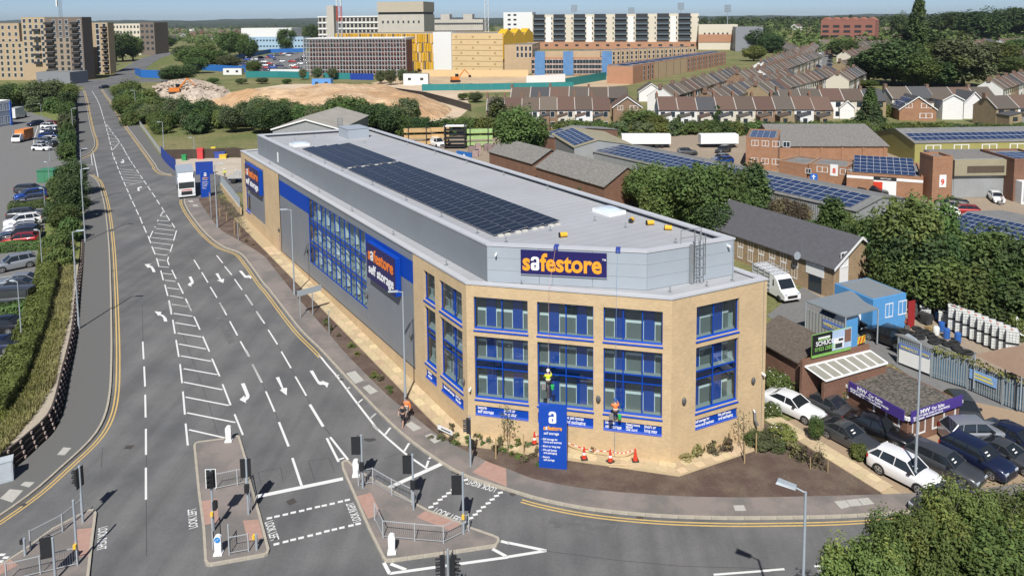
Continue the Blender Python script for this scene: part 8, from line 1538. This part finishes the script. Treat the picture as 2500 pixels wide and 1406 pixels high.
def proto(name, n, clumps, shape, leaf, R0, H0, cs, seed, trunk=True, z0=0.0, white=0):
    P, N, cc = crown_pts(n, clumps, shape, cs, seed); g = np.random.default_rng(seed+99); S = g.uniform(.7,1.3,n)*leaf; C = P*np.array([R0,R0,H0*(1-z0)])+np.array([0,0,H0*z0])
    tkr = .3 if name == 'a' else 1; me = quads(C, S, N, 'crown', [LF['mid'], E_WHT if white else LF['bright']], (g.uniform(0,1,n) < white).astype(np.int32) if white else ((np.sin(C[:,0]*5.1/R0+seed)+np.sin(C[:,1]*4.3/R0+2*seed)+np.sin(C[:,2]*9/H0+seed)+g.normal(size=n)*.9) > 1.5).astype(np.int32)); tk = None
    if trunk:
        mb = MB(); th = H0*(z0+(1-z0)*.45); mb.tube((0,0,-.3),(0,0,th*.6),.03*H0*tkr,.024*H0*tkr,7); mb.tube((0,0,th*.6),(.02*H0,0,th*1.5),.024*H0*tkr,.010*H0*tkr,6)
        for i in range(6 if tkr == 1 else 14): c = cc[(i*7)%len(cc)]*np.array([R0,R0,H0*(1-z0)])+np.array([0,0,H0*z0]); mb.tube((0,0,th*(.55+.1*(i%7))),tuple(c*.9),.012*H0*tkr,.004*H0*tkr,5)
        tk = mb.mesh('trunk', BARK)
    return me, tk, R0, H0
PT = {}
for i in range(3): PT['tree%d'%i] = proto('t', 8500, 62, 'round', .145, 3.5, 8.0, .30, 20+i, True, .10)
for i in range(2): PT['big%d'%i] = proto('b', 13000, 90, 'round', .27, 7, 15, .25, 40+i, True, .06)
for i in range(3): PT['bush%d'%i] = proto('s', 4200, 34, 'bush', .125, 2.2, 3.0, .36, 60+i, True, .0)
for i in range(2): PT['near%d'%i] = proto('n', 30000, 95, 'round', .078, 3.6, 7.0, .25, 80+i, True, .06)
PT['tall0'] = proto('l', 5200, 80, 'tall', .2, 2.4, 9.0, .30, 90, True, .05); PT['cone0'] = proto('c', 7000, 240, 'cone', .20, 3.2, 10, .16, 95, True, .04); PT['poplar0'] = proto('p', 9000, 200, 'poplar', .3, 3.5, 26, .22, 97, True, .03)
PT['flower0'] = proto('f', 5200, 60, 'bush', .13, 2.2, 2.6, .36, 101, False, 0, .035)
PT['sapling0'] = proto('a', 120, 30, 'tall', .045, .7, 3.0, .35, 110, True, .35); PT['shrub0'] = proto('h', 240, 14, 'bush', .06, .42, .55, .45, 120, False); PT['shrub1'] = proto('h', 200, 10, 'bush', .06, .38, .7, .5, 121, False)
tr = random.Random(5); tcount = {}
def plant(kind, pos, width_m, h_m, leaf, label, group=None, cat=None, name=None):
    me, tk, R0, H0 = PT[kind]; nm = name or {'b':'bush','c':'conifer_tree','p':'poplar_tree','f':'flowering_bush','s':'shrub'}.get(kind[0] if kind[:3] != 'big' else 'x', 'tree'); 
    if kind[:4] == 'bush': nm = 'bush'
    sx = width_m/2/R0; t = tag(ob(nm, None, None, TR(pos, tr.uniform(0,6.28), (sx,sx*tr.uniform(.9,1.1),h_m/H0))), label, cat or ('bush' if nm in ('bush','flowering_bush','shrub') else 'tree'), group)
    c = ob('crown', me, t); omat(c, LF[leaf])
    if kind[0] != 'f': omat(c, LF[dict(mid='bright',dark='mid',bright='yellow',grey='bright',brown='straw',conifer='mid').get(leaf,leaf)], 1)
    if tk: ob('trunk', tk, t)
    return t
def tpx(x, by, ty, wpx, kind, leaf, label, group=None, z=None, **k):
    b = gp(x,by) if z is None else az(x,by,z); d = ray(x,by); dist = (b-Vector((0,0,H))).length; h = max(.5, topz(b,x,ty)-b.z); w_ = wpx*dist/math.hypot(F,0)*1.0/ (1.0); return plant(kind, b, w_, h, leaf, label, group, **k)
# --- bottom right foreground trees
for i, (x,by,ty,w_,lf,k) in enumerate(((2340,1500,1195,190,'bright','near0'),(2475,1470,1200,170,'mid','near1'),(2165,1540,1255,130,'mid','near1'),(2250,1560,1255,190,'bright','near0'),(2395,1580,1290,260,'bright','near1'),(2480,1640,1330,300,'mid','near0'),(2110,1640,1335,200,'bright','near0'))):
    tpx(x,by,ty,w_,k,lf,['tallest leafy tree in the bottom right foreground','leafy tree at the right edge of the foreground','leafy tree at the left of the foreground clump','low leafy tree in the middle of the foreground clump','broad leafy tree behind the bare twigs','dark leafy tree in the bottom right corner','lowest leafy tree at the bottom edge left of the clump'][i],'foreground trees')
b = gp(2345,1500); tw = MB(); tg = random.Random(2)
for i in range(12):
    a = Vector((tg.uniform(-.5,.5),tg.uniform(-.5,.5),0)); p = Vector((0,0,0)); d = Vector((tg.uniform(-.35,.35),tg.uniform(-.3,.3),1)).normalized()
    for k in range(5): q = p+d*1.35+Vector((tg.uniform(-.2,.2),tg.uniform(-.2,.2),0)); tw.tube(p,q,.035*(1-k*.17),.035*(1-(k+1)*.17),4); p = q; d = (d+Vector((tg.uniform(-.2,.2),tg.uniform(-.2,.2),0))).normalized()
tag(ob('bare_branches', tw.mesh('bare_branches', mat('pale_twig',(.28,.25,.2),.9)), None, TR(b)), 'pale bare twigs sticking out of the foreground trees', 'branches')
# --- left car park trees and hedges
for x,by,ty,w_,k,lf,lb in ((180,480,390,62,'tree0','dark','dark tree at the car park entrance corner'),(163,515,425,62,'tree1','dark','dark tree second from the car park entrance'),(186,540,435,62,'tree2','dark','dark tree overhanging the left footway'),(158,575,500,60,'tree0','mid','green tree between hedge and footway'),(172,590,530,52,'bush0','mid','round bush at the end of the tree belt by the crib wall'),(140,620,565,55,'bush1','mid','bush beside the packed car bays'),(146,650,600,52,'bush2','mid','nearest bush of the left belt above the crib wall'),(134,540,490,45,'bush0','dark','dark bush beside the thin lamp column'),(140,475,430,40,'bush1','mid','bush behind the green kiosk'),(150,440,405,40,'bush1','dark','bush between kiosk and entrance tree')):
    tpx(x,by,ty,w_,k,lf,lb,'left car park trees',PLAT)
for i,(x,by,ty,w_) in enumerate(((20,258,205,70),(48,262,206,70),(80,262,202,75),(112,266,196,80),(148,262,200,80),(168,280,222,40),(166,305,250,36),(164,330,275,36),(165,352,300,36),(167,375,320,34),(140,275,236,50),(95,272,235,50),(160,392,352,36),(172,240,205,34))):
    tpx(x,by,ty,w_,('tree%d'%(i%3) if i < 7 else 'bush%d'%(i%3)),('mid','dark','mid','grey')[i%4],'tree in the belt left of the far road','trees left of the far road',PLAT)
def hedge(pts, wd, hgt, leaf, label, name='hedge', per=160, ls=.09, white=0, z=None, group=None):
    C = []; N = []; 
    for a, b in zip(pts, pts[1:]):
        L = (b-a).length; n = int(L*per*max(.6,hgt)*max(.6,wd)); t_ = NR.uniform(0,1,n); d = (b-a)/L; nn = Vector((-d.y,d.x,0)); u = NR.uniform(-1,1,n); v = NR.uniform(0,1,n)
        m_ = NR.integers(0,3,n); u = np.where(m_ == 0, np.sign(u)*NR.uniform(.85,1.05,n), u); v = np.where(m_ == 1, NR.uniform(.88,1.06,n), v)
        bz = a.z+(b.z-a.z)*t_; P = np.stack([a.x+(b.x-a.x)*t_+nn.x*u*wd/2, a.y+(b.y-a.y)*t_+nn.y*u*wd/2, bz+v*hgt],1); wob = .12*np.sin(P[:,0]*1.7)+.1*np.sin(P[:,1]*2.3+1); P[:,2] += wob*hgt*v; C.append(P); N.append(np.stack([nn.x*u,nn.y*u,v*.9+.1],1)+NR.normal(size=(n,3))*.5)
    C = np.concatenate(C); N = np.concatenate(N); n = len(C); o = np.array(pts[0]); me = quads(C-o, NR.uniform(.7,1.3,n)*ls, N, name, [LF[leaf], E_WHT], (NR.uniform(0,1,n) < white).astype(np.int32)); return tag(ob(name, me, None, TR(pts[0])), label, 'hedge', group)
PL = lambda q: [gl(*p) for p in q]
hedge(PL([(122,600),(118,644),(113,701),(98,745),(84,800),(54,868),(20,953),(-30,1024)]), 2.0, 1.15, 'bright', 'long green hedge between the car park and the grassy bank', per=300, ls=.085)
hedge(PL([(120,505),(70,509),(22,513)]), 1.6, 1.0, 'mid', 'clipped hedge across the bays by the dark grey estate', per=220); hedge(PL([(104,606),(50,611),(-30,618)]), 1.7, 1.1, 'mid', 'clipped hedge across the bays beside the silver crossover', per=220); hedge(PL([(72,762),(20,768),(-60,775)]), 1.7, 1.0, 'mid', 'clipped hedge in front of the grey van', per=220)
hedge(PL([(172,395),(172,360),(172,300),(174,250)]), 1.8, 1.8, 'mid', 'tall rough hedge along the parapet of the far footway', per=60, ls=.18)
# long grass on the bank
def grass(pts, n, h0, h1, name, label, leaf, spread):
    C = []; S = []; L = [(b-a).length for a, b in zip(pts, pts[1:])]; tot = sum(L); V = []; Fc = []
    k = NR.choice(len(L), n, p=np.array(L)/tot); t_ = NR.uniform(0,1,n); A_ = np.array([p[:] for p in pts]); d = A_[k+1]-A_[k]; nn = np.stack([-d[:,1],d[:,0],0*d[:,0]],1); nn /= np.linalg.norm(nn,axis=1,keepdims=True); P = A_[k]+d*t_[:,None]+nn*NR.uniform(spread[0],spread[1],n)[:,None]; hh = NR.uniform(h0,h1,n)
    C = P+np.stack([0*hh,0*hh,hh/2],1); ax = NR.uniform(0,6.28,n); w_ = .05; lean = NR.normal(size=(n,2))*.25; c, s = np.cos(ax)*w_, np.sin(ax)*w_
    V = np.stack([P+np.stack([c,s,0*c],1), P-np.stack([c,s,0*c],1), P+np.stack([lean[:,0]*hh-c*.4,lean[:,1]*hh-s*.4,hh],1), P+np.stack([lean[:,0]*hh+c*.4,lean[:,1]*hh+s*.4,hh],1)],1).reshape(-1,3); me = bpy.data.meshes.new(name); me.vertices.add(4*n); me.vertices.foreach_set('co',V.astype(np.float32).ravel()); me.loops.add(4*n); me.loops.foreach_set('vertex_index',np.arange(4*n,dtype=np.int32)); me.polygons.add(n); me.polygons.foreach_set('loop_start',np.arange(0,4*n,4,dtype=np.int32)); me.polygons.foreach_set('loop_total',np.full(n,4,dtype=np.int32)); me.materials.append(LF[leaf]); me.update(calc_edges=True); o = ob(name, me); o['kind'] = 'stuff'; o['label'] = label; o['category'] = 'grass'
vl = PL([(163,590),(159,630),(153,701),(142,783),(119,854),(102,939),(57,1010),(0,1076),(-50,1130)])
grass(vl, 20000, .15, .5, 'long_grass', 'long dry grass on the bank above the crib wall', 'straw', (-.9,.9)); grass(vl[3:], 16000, .15, .45, 'green_grass', 'bright green grass on the bank nearest the hedge', 'yellow', (-1.6,.2))
# --- scrub right of the far road and the belt behind the site
SB = 'scrub between the far road and the dirt mound'
sg = random.Random(31)
for i in range(46):
    f_ = i/46; x = 300+sg.uniform(0,1)*190; y0 = 232+(x-300)*.30+sg.uniform(-6,60)*(1 if x < 420 else .5)
    if 405 < x < 480 and y0 > 300: continue
    tpx(x, y0+10, y0-22-sg.uniform(0,16), sg.uniform(38,62), ('tree%d' % (i%3)) if i%3 == 0 else ('bush%d' % (i%3)), ('mid','grey','mid','dark','bright')[i%5], 'green bush in the scrub beside the far road', SB)
for i in range(52):
    x = 440+i*11.2+sg.uniform(-8,8); y0 = 305+8*math.sin(i*.7)+(x-440)*.018; big = sg.random() < .3
    tpx(x, y0+sg.uniform(-8,12), y0-(58 if big else 40)-sg.uniform(0,16), sg.uniform(48,80) if big else sg.uniform(40,60), ('tree%d'%(i%3)) if big or i%2 else ('bush%d'%(i%3)), ('grey','mid','grey','dark','mid','grey')[i%6], 'leafy tree in the belt between the site and the dirt mound', 'tree belt behind the storage building')
for x,by,ty,w_,k,lf,lb in ((640,325,262,80,'tree1','dark','dark round tree beyond the left end of the barn'),(850,318,236,110,'tree0','mid','tallest tree of the belt behind the roof housing'),(905,325,252,100,'tree2','dark','dark tree right of the tallest belt tree'),(955,330,262,90,'tree1','dark','dark tree at the right end of the belt'),(775,322,270,70,'tree2','grey','grey green tree just right of the barn'),(1265,395,262,125,'tree0','mid','big green tree at the builders yard corner'),(1300,390,285,90,'tree1','mid','green tree right of the big yard tree'),(1215,330,242,60,'tall0','grey','slim grey green tree by the terrace end'),(1035,335,285,70,'tree2','dark','dark tree behind the timber racks'),(1090,330,290,70,'bush0','mid','bush behind the steel rack'),(1140,330,285,80,'tree1','mid','tree behind the brick pallets'),(1185,335,285,70,'bush1','bright','bright bush left of the big yard tree'),(1000,332,290,70,'bush2','mid','bush at the left end of the timber racks')):
    tpx(x,by,ty,w_,k,lf,lb,'yard and belt trees')
# --- railway hedge in front of the terraces
for i in range(74):
    x = 1375+i*15.6+sg.uniform(-5,5); tpx(x, 326+sg.uniform(-6,6)+(x>2150)*4, 303-sg.uniform(0,9)+(x>2150)*4, sg.uniform(40,64), 'bush%d'%(i%3), ('mid','grey','mid','bright')[i%4], 'bush in the green strip between yards and terraces', 'bushes below the terraces')
for x,by,ty,w_,k,lf,lb in ((1560,322,268,100,'tree0','mid','rounded tree in front of the red gable house'),(1600,325,280,70,'tree1','bright','bright tree in front of the terrace gap'),(1665,318,278,50,'tree2','mid','small tree before the white terrace backs'),(1750,316,261,56,'cone0','conifer','small conifer before the white terrace backs'),(2122,310,217,78,'cone0','conifer','tall conifer beside the solar roofed house'),(2455,300,262,50,'tree1','bright','garden tree right of the white houses'),(2492,305,258,50,'tree2','mid','garden tree at the right edge of the terraces'),(2170,285,255,40,'bush1','bright','yellow green bush by the solar roofed house'),(1870,330,302,60,'bush0','mid','bush behind the trailer'),(1400,325,292,60,'bush1','mid','bush behind the left solar shed')):
    tpx(x,by,ty,w_,k,lf,lb,'garden trees by the terraces')
# --- tree belt between the storage building and the sheds
for i,(x,by,ty,w_,k,lf) in enumerate(((1582,520,400,110,'tree0','mid'),(1640,560,402,130,'tree1','mid'),(1705,585,395,150,'tree2','mid'),(1765,560,400,120,'tree0','mid'),(1838,545,405,95,'tall0','dark'),(1555,500,425,80,'tree2','bright'),(1800,575,450,100,'tree1','mid'),(1680,560,450,120,'tree0','dark'),(1610,560,450,110,'tree2','mid'),(1745,600,490,110,'tree1','dark'),(1855,590,520,70,'bush0','bright'),(1485,475,408,70,'bush1','brown'),(1512,485,425,55,'bush2','brown'),(1925,585,535,60,'bush0','mid'),(1985,600,540,80,'tree2','mid'),(2055,590,512,66,'tree1','mid'),(1905,570,480,60,'tree0','brown'),(1948,570,490,70,'tree1','brown'),(2030,610,490,85,'tall0','mid'),(2078,640,545,62,'tree2','dark'),(2120,660,525,95,'tree0','mid'),(2165,690,545,105,'tree1','dark'),(2205,720,478,160,'tree2','mid'),(2262,690,482,140,'tree0','mid'),(2150,700,560,130,'tree2','mid'),(2225,740,560,170,'tree1','dark'),(2300,745,575,130,'tree0','dark'),(2340,720,575,130,'tree2','mid'),(2400,750,560,140,'tree1','mid'),(2462,770,565,170,'tree0','dark'),(2270,760,620,160,'tree1','mid'),(2340,775,640,170,'tree0','mid'),(2420,790,660,170,'tree2','dark'),(2490,800,640,160,'tree1','mid'),(2190,745,620,130,'tree0','mid'),(1430,480,445,50,'bush0','mid'),(1395,440,400,45,'bush1','mid'),(1345,410,375,45,'bush2','bright'),(1800,510,440,90,'tree0','bright'))):
    tpx(x,by,ty,w_,k,lf,'leafy tree in the belt by the long shed' if x < 1900 else 'leafy tree in the belt above the tyre yard','tree belt by the long shed' if x < 1900 else 'trees above the tyre yard')
# --- bushes round the car sales forecourt and yard hedge
for i,(x,by,ty,w_) in enumerate(((1885,960,905,50),(1915,962,910,60),(1955,965,908,80),(2000,975,918,75),(2035,985,932,60),(1885,1015,985,40))): tpx(x,by,ty,w_,'flower0','bright','bush with small white flowers behind the old white saloon','flowering bushes beside the forecourt')
hedge([gp(*zp('k',*q)) for q in ((1380,300),(1600,375),(1850,480),(2050,570),(2300,690))], 1.4, 1.7, 'bright', 'climbing hedge with white flowers along the back of the tyre yard', 'flowering_hedge', 150, .12, .05)
hedge([p+Vector((0,0,2.25)) for p in FP[1:]], .5, .5, 'yellow', 'ivy trained along the top of the palisade fence', 'ivy', 130, .08)
for x,by,ty,w_,k,lf,lb in ((1992,1080,1015,34,'tree1','mid','small dark leaved tree in the strip beside the coupe'),(2098,1120,1085,40,'bush0','bright','small bush in the gravel beside the coupe'),(1872,1090,1060,80,'bush1','grey','low green bush at the corner of the path'),(1835,1078,1055,40,'bush2','mid','low bush by the right hand brick corner'),(1910,1075,1040,60,'flower0','yellow','yellow flowering plant beside the path'),(1850,375,345,40,'bush0','bright','upper round clipped bush by the brick block'),(1850,398,372,42,'bush1','bright','lower round clipped bush by the brick block')): tpx(x,by,ty,w_,k,lf,lb,'small plants on the right')
for i,(x,by,ty,w_,k,lf) in enumerate(((1665,1112,1090,50,'shrub1','straw'),(1700,1110,1080,42,'shrub0','straw'),(1735,1104,1078,40,'shrub1','brown'),(1775,1100,1072,34,'shrub0','brown'),(1935,1112,1078,34,'shrub1','straw'),(1960,1125,1090,30,'shrub0','brown'),(2000,1145,1100,34,'shrub1','brown'),(1905,1100,1080,34,'shrub0','grey'),(1445,1104,1084,22,'shrub1','brown'))): tpx(x,by,ty,w_,k,lf,'dry brown shrub in the mulch by the right hand corner','dry shrubs',name='shrub',cat='shrub')
# --- bed planting
bd = random.Random(12); li = 0
for i in range(95):
    f_ = i/95; v = 47+f_*55; u = 23.0-bd.uniform(.2,2.2); p = UV(u,v); p.z = zg(p.x,p.y)+.08
    q = min(FR2, key=lambda r_: (r_-Vector((p.x,p.y,0))).length); 
    if (Vector((p.x,p.y,0))-q).dot(PD) < .3: continue
    plant('shrub%d'%(i%2), p, bd.uniform(.35,.75), bd.uniform(.2,.5), ('grey','mid','bright','yellow','brown')[bd.randrange(5)], 'small young shrub in the mulch bed along the building', 'young shrubs in the bed', 'shrub', 'shrub')
for i in range(34):
    f_ = i/34; a = gp(1060,1070).lerp(gp(1330,1140),f_)+Vector((bd.uniform(-.5,.5),bd.uniform(-.2,1.6),0)); a.z = zg(a.x,a.y)+.08; plant('shrub%d'%(i%2), a, bd.uniform(.3,.7), bd.uniform(.2,.45), ('grey','mid','bright','brown')[bd.randrange(4)], 'small young shrub in the mulch bed before the front wall', 'young shrubs in the front bed', 'shrub', 'shrub')
STK = MB().tube((0,0,0),(0,0,1.35),.045,.04,6).mesh('stake', mat('tan_stake',(.42,.30,.15),.85))
def sapling(x, by, ty, label, n=3, leaf='grey'):
    b = gp(x,by); h = topz(b,x,ty)-b.z; t = plant('sapling0', b, 1.6*h/3.2, h, leaf, label, 'staked saplings', 'tree', 'sapling')
    for k in range(n): ob('stake', STK, t, Matrix.Translation((.9*math.cos(k*2.1),.9*math.sin(k*2.1),0)))
for x,by,ty,lb in ((1240,1105,990,'staked bare sapling before the left front windows'),(1815,1112,1002,'staked sapling before the right brick corner'),(1908,1085,1030,'staked sapling at the bend of the path'),(2000,1145,1075,'staked sapling beside the path by the coupe')): sapling(x,by,ty,lb)
for i,(x,y) in enumerate(((537,505),(545,520),(553,532),(563,545),(572,556),(585,570),(530,492),(592,582))): sapling(x,y,y-52,'staked sapling in the bed near the far totem sign',1,'grey')
# --- big trees at the upper right and around the far streets
for x,by,ty,w_,k,lf,lb in ((2180,208,100,170,'big0','dark','large dark tree left of the poplar'),(2120,205,130,120,'big1','dark','large dark tree at the left of the big clump'),(2245,195,70,150,'big1','dark','large dark tree below the poplar'),(2236,200,-8,44,'poplar0','dark','tall dark poplar rising above the skyline'),(2290,205,105,120,'big0','mid','mid green tree in the big clump'),(2350,212,92,150,'big1','grey','broad olive tree at the right of the big clump'),(2230,212,130,120,'big0','mid','lower tree in the middle of the big clump'),(2300,212,140,110,'big1','dark','lower tree right of the middle of the clump'),(2430,160,105,110,'big0','bright','light green tree right of the olive tree'),(2060,140,98,75,'big1','mid','round tree at the street corner'),(1850,125,70,90,'big0','dark','dark tree by the stadium stand'),(1880,130,85,70,'big1','dark','dark tree left of the street terraces'),(1840,150,112,60,'big0','bright','light tree behind the new terrace'),(2060,215,190,70,'tree0','dark','dark bush at the foot of the big clump'),(2110,215,195,60,'tree1','bright','light bush at the foot of the big clump'),(2470,185,140,90,'big1','mid','tree above the steep roof row'),(2500,150,95,110,'big0','mid','tree at the right edge below the skyline'),(2200,100,35,60,'big1','dark','rounded cedar left of the poplar top'),(2330,92,30,110,'big0','dark','skyline tree right of the poplar'),(2400,80,25,110,'big1','dark','skyline tree second from the right edge'),(2470,75,20,130,'big0','dark','skyline tree at the right edge')):
    tpx(x,by,ty,w_,k,lf,lb,'large trees at the upper right')
FT = 'trees among the far buildings'
for i,(x,by,ty,w_,lf) in enumerate(((300,150,78,60,'dark'),(285,152,84,50,'dark'),(325,148,88,50,'mid'),(400,120,88,60,'mid'),(560,142,76,60,'mid'),(585,135,80,55,'mid'),(500,158,108,60,'mid'),(470,165,118,70,'mid'),(530,162,122,70,'mid'),(440,200,160,85,'dark'),(415,200,172,50,'mid'),(480,180,140,60,'mid'),(560,170,135,60,'grey'),(620,182,148,40,'mid'),(740,195,168,22,'grey'),(775,195,165,26,'grey'),(812,195,166,24,'grey'),(930,205,172,30,'grey'),(955,208,170,30,'grey'),(985,205,168,28,'grey'),(1010,205,172,24,'grey'),(605,145,95,50,'mid'),(760,120,60,40,'dark'),(735,118,72,40,'mid'),(455,150,112,60,'dark'),(250,160,110,40,'dark'),(985,100,52,36,'conifer'),(1010,100,55,36,'conifer'),(640,205,190,30,'grey'),(700,206,193,24,'mid'),(520,205,190,28,'mid'),(590,206,192,30,'grey'),(1130,245,228,30,'mid'),(1160,250,225,40,'grey'),(650,120,75,50,'mid'),(700,122,70,50,'mid'))):
    tpx(x,by,ty,w_,('cone0' if lf == 'conifer' else 'tree%d'%(i%3)),lf,'tree standing among the far buildings and sites',FT)
# --- far woods and hills
def woods(name, label, boxes, n, leaf, seed):
    g = np.random.default_rng(seed); C = []; S = []; N = []
    for x0,x1,y0,y1,k,h0,h1 in boxes:
        for i in range(k):
            x, y = g.uniform(x0,x1), g.uniform(y0,y1); b = gp(x,y); h = g.uniform(h0,h1); r = h*g.uniform(.45,.8); m_ = 46
            d = g.normal(size=(m_,3)); d /= np.linalg.norm(d,axis=1,keepdims=True); d[:,2] = np.abs(d[:,2]*1.0); P = np.array([b.x,b.y,b.z-1])+d*np.array([r,r,h])*g.uniform(.75,1,(m_,1)); C.append(P); S.append(np.full(m_,r*.24)*g.uniform(.7,1.2,m_)); N.append(d+g.normal(size=(m_,3))*.35)
    me = quads(np.concatenate(C), np.concatenate(S), np.concatenate(N), name, [LF[leaf]], None, 1.2); o = ob(name, me); o['kind'] = 'stuff'; o['label'] = label; o['category'] = 'wood'
woods('far_wood','wooded belt along the whole horizon',[(-100,2600,53,60,900,12,20),(-100,2600,56,66,900,9,16),(-100,2600,62,76,500,8,14)],0,'dark',1)
woods('mid_wood','mixed trees among the distant suburbs',[(270,780,66,112,330,7,12),(1820,2600,60,98,560,7,13),(1880,2130,95,140,70,4,7),(2300,2600,75,150,110,5,9),(560,620,95,130,30,6,9),(1040,1240,62,80,60,7,12)],0,'mid',2)
rr = random.Random(8); DH = 'distant house roofs'
for i in range(40):
    x = rr.choice((rr.uniform(330,600),rr.uniform(1880,2500),rr.uniform(380,760))); y = rr.uniform(76,104) if x < 800 else rr.uniform(66,92); b = gp(x,y); house(TR((b.x,b.y,b.z-.4),rr.uniform(-.6,.6),(2.2,1.3,1.15)), DH, 'distant pale house roof among the suburb trees', False, 0, False, False, rh.choice((HWM[2],HWM[0],E_REDB)))
mb = MB(); g = random.Random(4)
for k, (D, hh, n) in enumerate(((3500,18,160),(5200,42,170),(7600,66,180))):
    pr_ = []
    for i in range(n+1): x = -D*.95+D*1.9*i/n; pr_.append((x, D+g.uniform(-60,60), hh*(.66+.10*math.sin(i*.16+k*2)+.08*math.sin(i*.47+k)+.10*g.random())))
    for a, b in zip(pr_, pr_[1:]): mb.add([(a[0],a[1]-500,0),(b[0],b[1]-500,0),(b[0],b[1],b[2]),(a[0],a[1],a[2]),(b[0],b[1]+900,0),(a[0],a[1]+900,0)], [(0,1,2,3),(3,2,4,5)], 0, True)
struct('hills', mb.mesh('hills', mat('wooded_hills',(.032,.048,.022),.95,.45,.012,bump=1,bscale=.03,bd=8,s2=.03)))

# ================================================================ air and names
hz = MB().box(-9600,9600,-600,9700,-3,96).mesh('haze', None); hz.materials.clear(); hm = bpy.data.materials.new('haze_air'); hm.use_nodes = True; hn = hm.node_tree.nodes; hn.clear(); ho = hn.new('ShaderNodeOutputMaterial'); hv = hn.new('ShaderNodeVolumePrincipled'); hv.inputs['Density'].default_value = HAZE; hv.inputs['Color'].default_value = (.78,.87,1,1); hv.inputs['Anisotropy'].default_value = .2; hm.node_tree.links.new(hv.outputs[0], ho.inputs['Volume']); hz.materials.append(hm)
ho_ = ob('haze', hz); ho_['kind'] = 'stuff'; ho_['label'] = 'thin bluish air over the whole scene'; ho_['category'] = 'haze'
def px_x(p): d = Vector(p)-Vector((0,0,H)); return PX+F*d.dot(rt)/max(.1,d.dot(fw))
same = {}
for o in COL.objects:
    if o.parent is None and 'label' in o and 'kind' not in o: same.setdefault(o['label'], []).append(o)
for lb, os_ in same.items():
    if len(os_) < 2: continue
    os_.sort(key=lambda o: px_x(WM[o.name].translation))
    for i, o in enumerate(os_):
        n_ = i+1; o['label'] = lb+', '+('leftmost' if i == 0 else 'rightmost' if i == len(os_)-1 else f"{n_}{'th' if 10 <= n_%100 <= 20 else {1:'st',2:'nd',3:'rd'}.get(n_%10,'th')} from the left")
